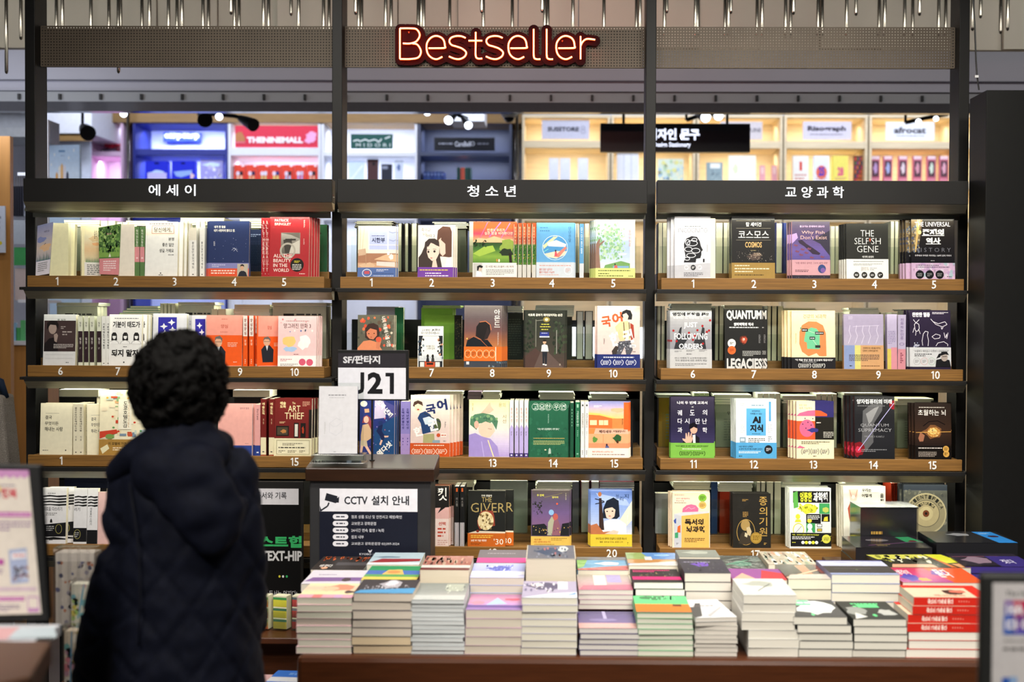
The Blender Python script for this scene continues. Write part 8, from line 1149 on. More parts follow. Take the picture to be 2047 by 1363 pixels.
for i, x in enumerate((1741, 1766, 1796, 1825, 1853, 1878)): good('keyring_pack', 'pack', f"{ORD[i]} pink tube pack from the left under the white sign", x, 312, x+18, 'm', '#c86a80', [('R', 6, 0, 94, 12, '#f0d4dc'), ('R', 14, 18, 86, 78, '#5a4048'), ('B', 50, 45, 26, 22, ['#c8a0d0', '#a8b0d8', '#e8d4d8', '#d89aa8', '#d8e4d0', '#e0a8b8'][i], 3), ('R', 4, 84, 96, 100, '#d88a9c')], 'pink tube packs under the white sign', d=.03)
# flowers in the pink niche
X0, X1, _, Z1 = bx(200, 275, 236, 302, GY+.08); r = empty('flower_arrangement', ((X0+X1)/2, GY+.14, SH['p']+.001), 'red artificial flowers on the shelf of the pink niche', 'flowers')
m = MB(); m.ball((0, 0, .02), .05, .04, .022, '#5a4a5c'); m.obj('pot', PRINT, r, True)
for i, (dx, dz, c) in enumerate(((-.03, .06, '#b02838'), (.0, .05, '#c83040'), (.035, .06, '#d03848'), (-.045, .09, '#8a4a50'), (.05, .035, '#7a3a44'))): m = MB(); m.ball((dx, -.01, dz), .024, .024, .022, c, dis=.5, seed=i*3); m.obj('flower', PRINT, r, True)
m = MB(); m.ball((-.055, 0, .015), .025, .02, .014, '#3a5a3c', dis=.4, seed=9); m.obj('leaf', PRINT, r, True)
# lower goods that show as slivers over the books of the top shelf
for i in range(9): good('gift_box', 'gift box', f"{ORD[i]} blue and white box from the left below the navy niche shelf", 268+i*20.5, 426, 286+i*20.5, 'b', '#2a3aa8', (), 'blue boxes low in the navy niche') if False else None
# poster board with three bottles at the left of the far store
X0, X1, Z0, Z1 = bx(70, 290, 163, 500, 7.3); r = empty('poster_stand', ((X0+X1)/2, 7.3, 0), 'pale blue standing poster behind the left bookcase post', 'poster', None, (0, 0, -.18)); w = (X1-X0)/2
b = MB(); b.box(-w, w, 0, .02, .3, Z1, '#c4dcf4'); b.obj('board', PRINT, r)
b = MB(); A = Art(b, (70, 290, 163, 500), lambda fx, fy, d: (-w+fx*2*w, -.001-d*5, Z0+fy*(Z1-Z0)))
A.draw([('G', 70, 291, 162, 420, ['#c2dcf6', '#d6e6f8', '#e4ecf8']), ('K', 118, 298, 134, 307, 1, '#7aa0c8'), ('K', 122, 310, 130, 313, 1, '#a0b8d8')]+[('P', [(x-3, 357+8), (x-2.5, y+6), (x, y), (x+2.5, y+6), (x+3, 365)], c) for x, y, c in ((120, 330, '#f2ece4'), (125, 326, '#e8b878'), (131, 328, '#e4e0ea'), (114, 343, '#e0a860'), (137, 342, '#4a4c60'))]+[('E', x, y, 1.6, 3.5, '#f4f8fd') for x, y in ((109, 309), (140, 316), (102, 329), (151, 301))])
b.obj('print', PRINT, r)
for s in (-1, 1): b = MB(); b.box(*sorted((s*w*.8, s*w*.7)), .0, .12, 0, .3); b.obj('leg', METAL, r)
# track spotlights
def spotl(pts, Y, label, heads, grp='track spotlights in the far store'):
    P = [at(x, y, Y) for x, y in pts]; o0 = P[0]; r = empty('track_spotlight', o0, label, 'spotlight', grp)
    m = MB(); m.tube([p-o0 for p in P], .012); m.tube([(0, 0, 0), (0, 0, 3.5-o0.z)], .008); m.obj('arm', BLACK, r)
    for (x0, y0, x1, y1, rr, lit) in heads:
        a = at(x0, y0, Y)-o0; c = at(x1, y1, Y-.1)-o0; d = (c-a)
        m = MB(); m.tube([a, a+d*.5, c], [rr*.6, rr, rr*1.25], k=14); hd = m.obj('lamp_head', BLACK, r)
        if lit: m = MB(); m.tube([c+d*.02, c+d*.06], rr*1.1, k=14); m.obj('lens', mat('lamp_lens', '#fff', .4, emit='#e8f0ff', es=6), r)
spotl([(395, 226), (470, 232), (500, 243)], 7.6, 'black track spotlight in front of the red shop sign', [(480, 236, 507, 250, .03, False), (405, 228, 410, 240, .035, False)])
spotl([(428, 226), (437, 231)], 7.5, 'small bright lamp left of the red shop sign', [(434, 229, 438, 233, .018, True)])
spotl([(240, 226), (246, 226)], 7.5, 'small bright lamp over the chrome pole', [(244, 224, 247, 227, .018, True)])
spotl([(845, 222), (852, 222)], 7.5, 'round bright lamp left of the white spotlight', [(851, 219, 854, 224, .018, True)])
spotl([(905, 225), (935, 238)], 7.6, 'black spotlights beside the ceiling camera', [(910, 228, 897, 240, .022, True), (925, 236, 936, 250, .02, True)])
spotl([(1372, 240), (1395, 232), (1428, 226)], 7.6, 'twin white-faced spotlight above the hanging black sign', [(1394, 228, 1410, 234, .026, True), (1424, 224, 1436, 231, .024, True)])
spotl([(1810, 245), (1850, 236), (1895, 228)], 7.6, 'thin black track lamp over the white lower-case sign', [(1832, 239, 1836, 243, .014, True), (1868, 233, 1871, 237, .013, True)])
spotl([(165, 256), (172, 250)], 7.6, 'black spotlight at the left over the pale wall', [(166, 254, 176, 266, .036, False)])
p = at(1018, 232, 7.6); r = empty('ceiling_camera', p, 'white dome camera hanging right of the spotlights', 'camera'); m = MB(); m.ball((0, 0, .012), .048, .048, .03, '#e0e2e6'); m.tube([(0, 0, .02), (0, 0, 3.5-p.z)], .02, '#d8d8dc'); m.obj('housing', PRINT, r, True); m = MB(); m.ball((0, 0, -.006), .034, .034, .032, '#22242c'); m.obj('dome', GLOSS, r, True)
b = MB(); X0, X1, Z0, Z1 = bx(900, 200, 968, 242, 8.3); b.box(X0, X1, 8.3, 8.6, Z0, 3.5); tag(b.obj('trim_10', M_WALL), kind='structure')
# ------------------------------------------------------------------ left edge of the picture: wooden column, rack with hanging packs, cabinet
b = MB(); X0, X1, Z0, Z1 = bx(-60, 272, 20, 690, 6.0); b.box(X0, X1, 6.0, 6.035, .35, Z1); WCOL = mat('oak_column', '#b98448', .45, .35, scale=10, amt=.15, stretch=(4, 4, .3)); tag(b.obj('wall_column', WCOL), kind='structure')
b = MB(); b.box(X0, X1, 6.01, 6.035, 0, .349); tag(b.obj('baseboard_column', mat('grey_base', '#6a5a4c', .5, .3)), kind='structure')
b = MB(); X0, X1, Z0, Z1 = bx(-60, 226, 62, 273, 7.0); b.box(X0, X1, 7.0, 7.4, Z0, Z1); tag(b.obj('wall_left_bulkhead', mat('bulkhead_grey', '#b9bcc0', .6, .3)), kind='structure')
X0, X1, Z0, Z1 = bx(20, 690, 55, 950, 6.3); r = empty('side_cabinet', ((X0+X1)/2, 6.3, 0), 'oak cabinet behind the left end of the bookcases', 'cabinet'); w = (X1-X0)/2
b = MB(); b.box(-w, w, 0, .5, 0, Z1); b.obj('body', WCOL, r); b = MB(); b.box(-w-.01, w+.01, -.01, .5, Z1+.001, Z1+.02); b.obj('top', M_WHT, r)
b = MB(); za = at(30, 335, 6.75).z; b.box(-w, at(90, 400, 6.78).x-(X0+X1)/2, .48, .5, Z1+.021, za+.25); b.obj('back_panel', M_WHT, r)
b = MB(); zz = at(30, 355, 6.5).z; b.box(-w, w*.6, .1, .479, zz, zz+.015); b.obj('shelf', M_WHT, r); b = MB(); zz2 = at(30, 605, 6.5).z; b.box(-w, w*.6, .1, .479, zz2, zz2+.015); b.obj('shelf', M_WHT, r)
for i in range(5):
    p = at(27+i*4.6, 372, 6.42); zl = at(30, 432, 6.42).z; m = MB(); hgt = p.z-zl
    m.box(-.0045, .0045, 0, .05, -hgt, 0, '#23232a'); o = m.obj('hanging_pack', GLOSS); o.location = p; tag(o, f"{ORD[i]} black hanging pack from the left on the left-edge rack", 'hanging pack', 'black packs on the left-edge rack')
    m = MB(); m.tube([(0, .03, -.002), (0, .03, zz-p.z+.002)], .0012); hk = m.obj('hook', CHROME, o)
for i, (y0, y1, c, l) in enumerate(((440, 488, '#9aa0a8', 'clear grey pack'), (494, 530, '#3f8a50', 'green-labelled clear pack'), (536, 600, '#b8a8a4', 'pinkish clear pack'))):
    X0, X1, Z0, Z1 = bx(26, y0, 50, y1, 6.42); m = MB(); m.box(X0, X1, 6.42+i*.012, 6.428+i*.012, Z0, Z1, c); tag(m.obj('hanging_pack', FILM), f"{l} on the rack at the left edge", 'hanging pack')
for i, (x0, x1, y0, c) in enumerate(((25, 33, 645, '#8ab4d0'), (32, 40, 655, '#4a9a5c'), (41, 50, 640, '#5fae70'))):
    X0, X1, Z0, Z1 = bx(x0, y0, x1, 690, 6.35); m = MB(); m.box(X0, X1, 6.35, 6.36, at(30, 690, 6.3).z+.021, Z1, c); tag(m.obj('leaflet', PRINT), f"{['blue', 'green', 'bright green'][i]} leaflet on the oak cabinet at the left edge", 'leaflet')
b = MB(); X0, X1, Z0, Z1 = bx(-30, 412, 12, 505, 5.98); b.box(X0, X1, 5.97, 5.978, Z0, Z1, '#cdd4e4'); A = Art(b, (-30, 412, 12, 505), lambda fx, fy, d: (X0+fx*(X1-X0), 5.97-d*4, Z0+fy*(Z1-Z0))); A.draw([('E', 2, 486, 4, 4, '#d8c83c'), ('K', -24, 430, 4, 470, 4, '#8a90a4')]); tag(b.obj('notice_sheet', PRINT), 'pale notice sheet on the wooden column at the left edge', 'notice')
# grey coat sleeve of a shopper at the left edge: only a bag with a dark strap shows
p = at(-12, 860, 4.9); r = empty('shopping_bag', (p.x, 4.9, at(0, 960, 4.9).z-.3), 'grey woven bag with a dark blue handle at the left edge', 'bag')
hz = at(0, 790, 4.9).z-(at(0, 960, 4.9).z-.3)
b = MB(); b.slab([(-.12, 0), (.075, 0), (.052, hz*.6), (.028, hz), (-.08, hz)], 0, .12, '#8f8880'); b.obj('body', mat('woven_cloth', '#9a928a', .9, .1, scale=300, amt=.5), r, bevel=.012)
m = MB(); m.tube([(-.06, .06, hz-.01), (-.03, .04, hz+.07), (.012, .03, hz+.05), (.022, .05, hz-.012)], .014, k=10); m.obj('handle', mat('navy_strap', '#1c2a40', .7, .2), r, True)
# ------------------------------------------------------------------ foreground: poster stand and table at the lower left, notice stand at the lower right
FZ = at(100, 1280, 2.28).z
pts = [at(-120, 1282, 2.28), atz(103, 1281, FZ), atz(62, 1352, FZ), atz(-160, 1400, FZ)]
ct = sum(pts, Vector())/4; r = empty('side_table', (ct.x, ct.y, 0), 'brown table corner at the lower left in front of the poster', 'table')
b = MB(); poly = [(p.x-ct.x, p.y-ct.y) for p in pts]
M_TBR = mat('brown_laminate', '#6a4a38', .45, .35, scale=4, amt=.1)
b.mesh(*hull(poly, FZ-.04, FZ)); b.obj('table_top', M_TBR, r, bevel=.004)
b = MB(); b.mesh(*hull([(x*.94, y*.9) for x, y in poly], 0, FZ-.0405)); b.obj('base', mat('grey_brown', '#4a3f3a', .5, .3), r)
Yp = 2.52; zP = at(97, 1250, Yp).z; fx1 = at(122, 1250, 2.53).x
r = empty('flyer_table', (fx1-.5, 2.45, 0), 'low white-topped table carrying the framed poster and flyers', 'table')
b = MB(); b.box(-.5, .5, -.08, .08, zP-.02, zP); b.obj('table_top', M_WHT, r, bevel=.002); b = MB(); b.box(-.48, .44, -.07, .07, 0, zP-.0205); b.obj('base', POD, r, bevel=.002)
tr, br = at(79, 936, Yp+.05), at(97, 1246, Yp); tl_, bl_ = at(-150, 932, Yp+.05), at(-160, 1249, Yp)
o0 = Vector((br.x, Yp, zP+.001)); r = empty('event_poster', o0, 'black framed pink and white event poster at the lower left', 'poster')
def fpt(fx, fy, d, e=0):
    a = bl_.lerp(br, fx); c = tl_.lerp(tr, fx); p = a.lerp(c, fy); return Vector((p.x, p.y-d, p.z))-o0
dz = o0.z-min(bl_.z, br.z)
b = MB(); q = [fpt(*f, 0)+Vector((0, 0, max(0, dz)+.004)) for f in ((0, 0), (1, 0), (1, 1), (0, 1))]; b.mesh(q+[v+Vector((0, .02, 0)) for v in q], [(0, 1, 2, 3), (7, 6, 5, 4), (0, 4, 5, 1), (1, 5, 6, 2), (2, 6, 7, 3), (3, 7, 4, 0)]); b.obj('frame', BLACK, r, bevel=.002)
b = MB(); A = Art(b, (-160, 936, 97, 1250), lambda fx, fy, d: fpt(fx, fy, .0006+d)+Vector((0, 0, max(0, dz)+.004)))
def l5(*a): return tuple(v for i in range(0, len(a), 2) for v in px('s5', a[i], a[i+1]))
A.draw([('P', [(-150, 948), (72, 946), (84, 1236), (-150, 1240)], '#d9cfc4'), ('P', [(-150, 948), (72, 946), (73, 958), (-150, 960)], '#c08ab8')]+[('E', x, 958, 7, 5, '#c08ab8') for x in (-20, -4, 12, 30, 46, 62)]+[('B', -8, 985, 22, 9, '#d8c078', 3), ('T', '행복', *l5(30, 196, 136, 260), '#c03a4a', .03), ('T', '의', *l5(-6, 210, 20, 256), '#5a3a78', .03), ('K', *l5(0, 170, 130, 186), 1, '#7a6a8a'), ('R', *l5(-200, 344, 224, 376), '#b0549c'), ('K', *l5(-100, 352, 220, 368), 1, '#ecd4e8'), ('K', *l5(-100, 396, 224, 466), 3, '#8a6a94'), ('P', [px('s5', *v) for v in ((68, 580), (185, 566), (190, 780), (76, 790))], '#a0aac8'), ('P', [px('s5', *v) for v in ((84, 600), (178, 590), (180, 630), (86, 640))], '#e0dce0'), ('K', *l5(100, 602, 176, 624), 1, '#c84a58'), ('S', *l5(90, 690, 182, 770), 26, 4, ['#5a4a50', '#c8ccdc', '#8a5a58', '#3a4a58']), ('R', *l5(-60, 636, 36, 672), '#b0549c'), ('K', *l5(-60, 696, 30, 730), 2, '#8a6a94'), ('R', *l5(-200, 810, 236, 830), '#c8b0c0'), ('R', *l5(-200, 868, 158, 892), '#b0549c'), ('K', *l5(-60, 874, 150, 886), 1, '#e4c8e0'), ('K', *l5(-60, 912, 130, 960), 3, '#8a7a94'), ('R', *l5(176, 866, 246, 962), '#b884b4'), ('R', *l5(182, 874, 240, 938), '#d9cfc4')])
b.obj('poster', PRINT, r)
b = MB(); b.box(-.16, -.06, .021, .028, .0005, .0145); b.obj('foot', BLACK, r)
# flyers under the poster
for i, (pp, c, l) in enumerate((([(-40, 1256), (40, 1254), (22, 1278), (-50, 1280)], '#d8a8ac', 'pink flyer under the poster'), ([(36, 1257), (108, 1254), (114, 1274), (14, 1277)], '#c4d0d8', 'pale blue flyer under the poster'))):
    z = zP+.0008+i*.001; Q = [atz(x, y, z) for x, y in pp]; Q = [Vector((v.x, min(max(v.y, 2.375), 2.50), z)) for v in Q]
    cc = sum(Q, Vector())/4; b = MB(); P_ = [(v.x-cc.x, v.y-cc.y) for v in Q][::-1]; b.mesh(*hull(P_, 0, .0008), c); o = b.obj('flyer', PRINT); o.location = cc; tag(o, l, 'flyer')
# wrapped gift bags on a stand between the poster and the person
GZ = at(150, 1270, 3.3).z
r = empty('gift_stand', (-1.05, 3.35, 0), 'grey stand holding the wrapped gifts behind the poster', 'stand'); b = MB(); b.box(-.16, .22, -.12, .12, 0, GZ-.001); b.obj('body', mat('stand_grey', '#5a5654', .6, .3), r, bevel=.004)
def gift(x0, y0, x1, y1, Y, label, base, spots, d=.06, rz=0, zb=None):
    a = at(x0, y1, Y); c = at(x1, y0, Y); w = (c.x-a.x)/2; zb = zb or GZ; h = c.z-zb; r = empty('gift_bag', ((a.x+c.x)/2, Y, zb), label, 'gift bag', None, (0, 0, rz))
    b = MB(); b.box(-w*.92, w*.92, .004, d, .001, h*.93, base); A = Art(b, (0, 0, 100, 100*h/w/2), lambda fx, fy, dd: (-w*.92+fx*w*1.84, .004-dd, .001+fy*(h*.93-.001))); A.draw(spots); b.obj('gift', PRINT, r)
    b = MB(); n = 9
    for i in range(n):
        fx0, fx1 = -w+2*w*i/n, -w+2*w*(i+1)/n; yo = .003*((i % 2)*2-1)
        b.face([(fx0, -.003+yo, 0), (fx1, -.003-yo, 0), (fx1, .0-yo, h), (fx0, .0+yo, h)])
        b.face([(fx0, 0+yo, h), (fx1, 0-yo, h), (fx1, d+.004, h*.98), (fx0, d+.004, h*.98)])
    b.face([(-w, -.003, 0), (-w, 0, h), (-w, d+.004, h), (-w, d+.004, 0)]); b.face([(w, -.003, 0), (w, d+.004, 0), (w, d+.004, h), (w, 0, h)])
    b.obj('film_bag', WRAP, r); return r
gift(107, 1095, 190, 1270, 3.40, 'clear bag with a grey floral gift beside the poster', '#b9b0a8', [('S', 4, 20, 96, 190, 46, 6, ['#5a5a78', '#a8705a', '#8a8490', '#c8c0b8', '#4a4a60']), ('R', 0, 0, 100, 22, '#cfc6be')])
gift(140, 1160, 186, 1310, 3.24, 'clear bag with a pastel patterned gift against the coat', '#d8d4c4', [('S', 4, 4, 96, 300, 40, 16, ['#d8c858', '#d88a94', '#7ab4bc', '#a8c870', '#e4dcd0']), ('L', [(60, 0), (30, 160)], 8, '#7ab0c8')], d=.04)
gift(126, 1250, 178, 1420, 3.16, 'lower clear bag of coloured cards left of the coat', '#c8b8a4', [('S', 4, 4, 96, 330, 40, 18, ['#c87a84', '#c8b858', '#6aa09c', '#b88a9c', '#d8d0c4']), ('L', [(30, 0), (20, 330)], 6, '#5a8aa8')], d=.04, zb=at(150, 1430, 3.16).z)
# notice stand, lower right, close to the camera
Yn = 2.2; a = at(1958, 1420, Yn); c = at(2160, 1148, Yn); r = empty('notice_stand', (a.x+.1, Yn, 0), 'dark framed notice stand with colourful lettering at the lower right', 'notice stand'); X0, X1 = -.1, c.x-a.x-.1
zl, zh = a.z-.12, c.z
b = MB(); b.box(X0, X1, 0, .02, zl, zh); b.obj('frame', mat('frame_grey', '#262624', .4, .4), r, bevel=.006)
b = MB(); n0, n1 = at(1981, 1480, Yn), at(2150, 1166, Yn); nx0, nx1 = n0.x-a.x-.1, n1.x-a.x-.1; zb2 = zl+.02
b.box(nx0, nx1, -.0012, 0, zb2, n1.z, '#c9c4c4')
yb_ = 1166+(n1.z-zb2)/(n1.z-n0.z)*(1480-1166)
A = Art(b, (1981, 1166, 2150, yb_), lambda fx, fy, d: (nx0+fx*(nx1-nx0), -.0014-d, zb2+fy*(n1.z-zb2)))
def s7(*q): return tuple(v for i in range(0, len(q), 2) for v in px('s7', q[i], q[i+1]))
A.draw([('T', 'The HA', *s7(375, 345, 660, 400), '#4a4a4a', .02), ('G', *s7(365, 450, 460, 640), ['#8a5aa0', '#5a54a8', '#3a58b0']), ('G', *s7(460, 450, 680, 640), ['#c02a50', '#b8305a', '#8a3a78']), ('R', *s7(355, 640, 470, 830), '#2a5ab4'), ('G', *s7(470, 640, 680, 830), ['#6a4a90', '#7a4a9c', '#4a5ab8']), ('T', 'HA', *s7(395, 490, 590, 610), '#ece6ea', .06), ('T', '다', *s7(385, 660, 525, 800), '#ece6ea', .06), ('T', '이', *s7(560, 650, 680, 800), '#ece6ea', .06), ('K', *s7(365, 880, 680, 920), 1, '#8a8684'), ('K', *s7(355, 960, 680, 1020), 1, '#5a5654'), ('R', *s7(345, 1310, 430, 1480), '#2456b0'), ('R', *s7(430, 1300, 520, 1480), '#8aa8d0')])
b.obj('notice_sheet', PRINT, r)
b = MB(); b.box(X0+.05, X0+.09, .004, .016, .02, zl); b.obj('post', BLACK, r); b = MB(); b.box(X0-.1, X1, -.12, .14, 0, .02); b.obj('base', BLACK, r)
# ------------------------------------------------------------------ the person in the navy coat, seen from behind
PYY = 2.85
def pp(x, y, dy=0): p = at(x, y, PYY); return Vector((p.x, PYY+dy, p.z))
PC = pp(352, 1000); PO = Vector((PC.x, PYY, 0))
def capsule(m, pts, radii, k=16):       # tapered limb with round ends
    P = [Vector(p) for p in pts]; m.tube(P, radii, k=k)
    for p, r in zip(P, radii): m.ball(p, r, r, r, nu=k, nv=10)
def fuse(mb, name, mat_, voxel, parent, smooth=6, disp=None, keep=False):
    me = mb.data(name, [mat_], True); o = bpy.data.objects.new(name, me); SC.collection.objects.link(o)
    r = o.modifiers.new('remesh', 'REMESH'); r.mode = 'VOXEL'; r.voxel_size = voxel; r.use_smooth_shade = True
    s = o.modifiers.new('smooth', 'SMOOTH'); s.iterations = smooth; s.factor = .5
    dg = bpy.context.evaluated_depsgraph_get(); me2 = bpy.data.meshes.new_from_object(o.evaluated_get(dg)); me2.name = name
    bpy.data.objects.remove(o)
    if disp:
        n = me2.vertices; nv = [v.normal.copy() for v in n]
        for v, q in zip(n, nv): v.co += q*disp(v.co, q)
    me2.materials.clear(); me2.materials.append(mat_)
    me2.polygons.foreach_set('use_smooth', [True]*len(me2.polygons))
    return link(name, me2, parent)
L = lambda x, y, dy=0: pp(x, y, dy)-PO
root = empty('person', PO, 'person with short dark curly hair in a navy quilted hooded coat, seen from behind', 'person')
SKIN = mat('skin', '#c89a80', .5, .4, amt=.08)
hc = L(360, 772, .02)                     # head centre
sh = L(352, 930, .03)
hipz = .86; anz = .07
m = MB()
m.ball(hc, .074, .092, .108, nu=24, nv=16)                                             # skull
m.ball(hc+Vector((.012, .055, -.045)), .055, .05, .062, nu=16, nv=12)                  # jaw and chin, face turned to the shelves
m.ball(hc+Vector((.014, .098, -.02)), .012, .018, .016); m.ball(hc+Vector((.014, .094, .006)), .008, .012, .022)   # nose
for s in (-1, 1):
    m.ball(hc+Vector((s*.075+.006, .004, -.015)), .010, .018, .030)                    # ears
    m.ball(hc+Vector((.014+s*.031, .082, .018)), .018, .010, .008)                     # brow
m.ball(hc+Vector((.014, .092, -.058)), .022, .01, .008)                                # mouth
capsule(m, [hc+Vector((0, -.005, -.06)), sh+Vector((0, 0, .02))], [.050, .052])        # neck
capsule(m, [sh+Vector((0, .01, -.09)), Vector((0, .03, 1.12)), Vector((0, .03, .92))], [.09, .11, .12], 20)
SHL, SHR = L(278, 985, .03), L(448, 975, .03)
EL, ER = L(232, 1205, .02), L(472, 1190, .04)
WL, WR = L(182, 1380, .085), L(450, 1275, .20)
capsule(m, [sh+Vector((0, 0, -.05)), SHL], [.06, .045]); capsule(m, [sh+Vector((0, 0, -.05)), SHR], [.06, .045])
capsule(m, [SHL, EL, WL], [.046, .038, .027]); capsule(m, [SHR, ER, WR], [.044, .036, .027])
def hand(w, f, up, side):
    f = f.normalized(); up = up.normalized(); sd = f.cross(up).normalized()*side
    pc = w+f*.05
    for t in (-.03, -.01, .01, .03): capsule(m, [w+f*.01+sd*t*.6, w+f*.085+sd*t], [.013, .011], 10)
    for t, l in zip((-.03, -.01, .01, .03), (.06, .072, .078, .068)):
        b0 = w+f*.085+sd*t; capsule(m, [b0, b0+f*l*.5-up*.008, b0+f*l*.8-up*.026, b0+f*l*.9-up*.042], [.0095, .009, .0085, .0075], 10)
    b0 = w+f*.03+sd*.03; capsule(m, [b0, b0+f*.03+sd*.022-up*.012, b0+f*.058+sd*.024-up*.03], [.012, .0105, .009], 10)
hand(WL, Vector((.05, .25, -1)), Vector((0, 1, .2)), 1); hand(WR, Vector((-.25, 1, .05)), Vector((0, 0, 1)), -1)
for s in (-1, 1): 
    capsule(m, [Vector((s*.075, .03, .88)), Vector((s*.085, .015, .48)), Vector((s*.092, .04, anz+.01))], [.062, .052, .036]); capsule(m, [Vector((s*.092, .02, .04)), Vector((s*.098, .17, .03))], [.038, .03])
body = fuse(m, 'body', SKIN, .0065, root, 5)
for s in (-1, 1):
    e = MB(); e.ball(hc+Vector((.014+s*.031, .086, .004)), .0115, .009, .008, '#efe9e4'); e.ball(hc+Vector((.014+s*.031, .0925, .004)), .005, .004, .005, '#1c120c'); e.obj('eye', GLOSS, root, True)
e = MB(); e.ball(hc+Vector((.014, .099, -.058)), .019, .006, .005, '#a8605a'); e.obj('lips', PRINT, root, True)
# hair: dense short curls
HAIR = mat('dark_hair', '#070504', .6, .12, scale=220, amt=.5, bump=.9, bscale=260)
m = MB(); hr = random.Random(11)
m.ball(hc+Vector((0, -.022, .012)), .093, .098, .108, nu=24, nv=16)
m.ball(hc+Vector((.0, -.035, -.055)), .084, .07, .062, nu=20, nv=12)
for i in range(620):
    th = math.acos(1-2*hr.random()); ph = hr.uniform(0, 6.283); d = Vector((math.sin(th)*math.cos(ph), math.sin(th)*math.sin(ph), math.cos(th)))
    if d.y > .45 and d.z < .35: continue
    if d.z < -.86: continue
    p = hc+Vector((0, -.024, .002))+Vector((d.x*.100, d.y*.102, d.z*.114)); r = hr.uniform(.006, .0115)
    m.ball(p, r, r*.9, r, nu=9, nv=6)
hair = fuse(m, 'hair', HAIR, .0048, root, 4, lambda c, n: .0026*mnoise.noise(c*120)+.0030*mnoise.noise(c*50))
# fine loose curls along the outline
m = MB()
for i in range(150):
    th = math.acos(hr.uniform(-.75, 1)); ph = hr.uniform(0, 6.283); d = Vector((math.sin(th)*math.cos(ph), math.sin(th)*math.sin(ph), math.cos(th)))
    if d.y > .4 and d.z < .4: continue
    p = hc+Vector((0, -.024, .002))+Vector((d.x*.098, d.y*.100, d.z*.113)); a = hr.uniform(0, 6.28); t1 = d.cross(Vector((.3, .2, .9))).normalized(); t2 = d.cross(t1)
    pts = [p+d*(.002+.006*math.sin(j*.55)+j*.0006)+(t1*math.cos(a+j*.7)+t2*math.sin(a+j*.7))*.010 for j in range(9)]
    m.tube(pts, [.0022]*7+[.0016, .0008], k=5)
m.obj('loose_curls', HAIR, root, True)
# coat
COAT = mat('navy_quilted_cloth', '#0d101e', .7, .12, scale=60, amt=.25, bump=.35, bscale=420)
def ring(y, xl, xr, dc, dep, n=28):
    a, b_ = L(xl, y), L(xr, y); cx_ = (a.x+b_.x)/2; w = (b_.x-a.x)/2; P = []
    for i in range(n):
        t = 2*math.pi*i/n; c, s = math.cos(t), math.sin(t); e = .82
        P.append((cx_+w*math.copysign(abs(c)**e, c), dc+dep*math.copysign(abs(s)**e, s), (a.z+b_.z)/2))
    return P
m = MB()
prof = [(862, 312, 420, .02, .055), (885, 300, 432, .02, .075), (905, 280, 452, .02, .095), (930, 262, 474, .025, .112), (960, 250, 488, .03, .125), (1000, 244, 496, .03, .135), (1060, 240, 500, .03, .142), (1130, 236, 503, .03, .148), (1210, 232, 506, .03, .156), (1300, 226, 510, .03, .165), (1400, 218, 516, .03, .175), (1500, 212, 522, .03, .185), (1600, 206, 528, .03, .19), (1640, 206, 526, .03, .185)]
R_ = [ring(*p) for p in prof]; n = 28; P = [q for r in R_ for q in r]; Fs = []
for i in range(len(R_)-1):
    for j in range(n): Fs.append((i*n+j, i*n+(j+1) % n, (i+1)*n+(j+1) % n, (i+1)*n+j))
Fs += [tuple(range(n)), tuple(range((len(R_)-1)*n, len(R_)*n))[::-1]]
m.mesh(P, Fs)
capsule(m, [L(270, 962, .03), L(266, 1040, .02), L(250, 1150, .01), L(226, 1240, .02), L(192, 1330, .06), L(180, 1390, .09)], [.062, .070, .073, .072, .070, .066], 20)
capsule(m, [L(456, 950, .03), L(463, 1030, .02), L(469, 1120, .02), L(472, 1195, .04), L(455, 1250, .14), L(448, 1285, .21)], [.060, .063, .061, .057, .052, .05], 20)
def quilt(c, nrm):
    # two families of stitched diagonals pressed into the padding
    u = c.x+.55*c.y; s = .115; a = (u+c.z*.8)/s; b_ = (u-c.z*.8)/s
    g = lambda t: abs((t % 1)-.5)*2
    k = max(g(a), g(b_)); fold = .0045*mnoise.noise(Vector((c.x*9, c.y*9, c.z*22)))+.004*mnoise.noise(c*30)
    return -.006*max(0, (k-.80)/.20)+.0025+fold
coat = fuse(m, 'coat', COAT, .009, root, 12, quilt)
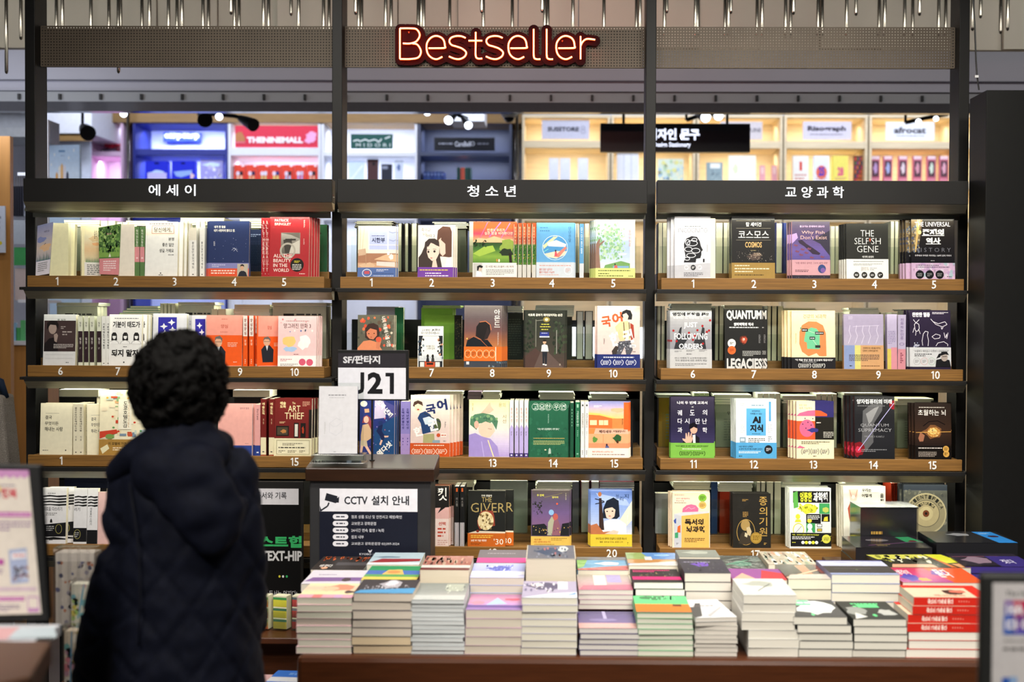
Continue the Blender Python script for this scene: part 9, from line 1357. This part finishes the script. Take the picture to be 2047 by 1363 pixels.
# seam of the left sleeve, pressed line
m = MB(); m.tube([L(284, 955, -.085), L(300, 1010, -.108), L(312, 1080, -.118), L(318, 1170, -.128), L(316, 1260, -.134)], .0016, k=8); m.obj('sleeve_seam', mat('seam_thread', '#0c0d15', .7, .2), root, True)
# hood lying on the back, with its raised collar and the flap on the left shoulder
m = MB()
hd = [(372, 868, -.030, .070), (318, 905, -.040, .045), (430, 900, -.04, .045), (345, 935, -.085, .062), (405, 940, -.09, .070), (440, 975, -.095, .055), (425, 1010, -.115, .055), (455, 1030, -.110, .042), (455, 1058, -.115, .036), (470, 1000, -.09, .040), (390, 985, -.105, .050), (478, 1040, -.095, .028), (440, 1072, -.118, .026)]
for x, y, dy, r in hd: m.ball(L(x, y, dy), r*1.05, r*.72, r, nu=18, nv=12)
capsule(m, [L(310, 895, -.03), L(345, 955, -.10), L(400, 1030, -.13), L(452, 1080, -.122)], [.026, .022, .020, .018], 12)
capsule(m, [L(452, 1080, -.122), L(486, 1058, -.09), L(492, 1000, -.05)], [.018, .018, .02], 12)
capsule(m, [L(336, 872, -.045), L(290, 905, -.03), L(240, 938, .0), L(216, 948, .02)], [.036, .040, .030, .016], 12)
capsule(m, [L(336, 872, -.045), L(372, 868, -.06), L(420, 878, -.03), L(440, 892, .02)], [.034, .036, .034, .03], 12)
capsule(m, [L(222, 950, .02), L(228, 985, .0)], [.016, .010], 10)
hood = fuse(m, 'hood', COAT, .007, root, 22, lambda c, n: .004*mnoise.noise(Vector((c.x*16, c.y*16, c.z*30)))+.0015)
TRO = mat('dark_trousers', '#0c0c10', .7, .1)
m = MB()
for s in (-1, 1): capsule(m, [Vector((s*.075, .03, .88)), Vector((s*.085, .015, .48)), Vector((s*.092, .04, .10))], [.074, .070, .056], 18)
m.ball((0, .03, .88), .14, .11, .09, nu=20, nv=12)
fuse(m, 'trousers', TRO, .010, root, 5)
for s in (-1, 1):
    m = MB(); capsule(m, [Vector((s*.092, .02, .052)), Vector((s*.099, .175, .04))], [.048, .040], 16); m.box(s*.095-.042, s*.095+.042, -.025, .215, 0, .02)
    fuse(m, 'shoe', BLACK, .006, root, 4)
# ------------------------------------------------------------------ link everything
for o in PEND: SC.collection.objects.link(o)
bpy.data.objects.remove(_to)
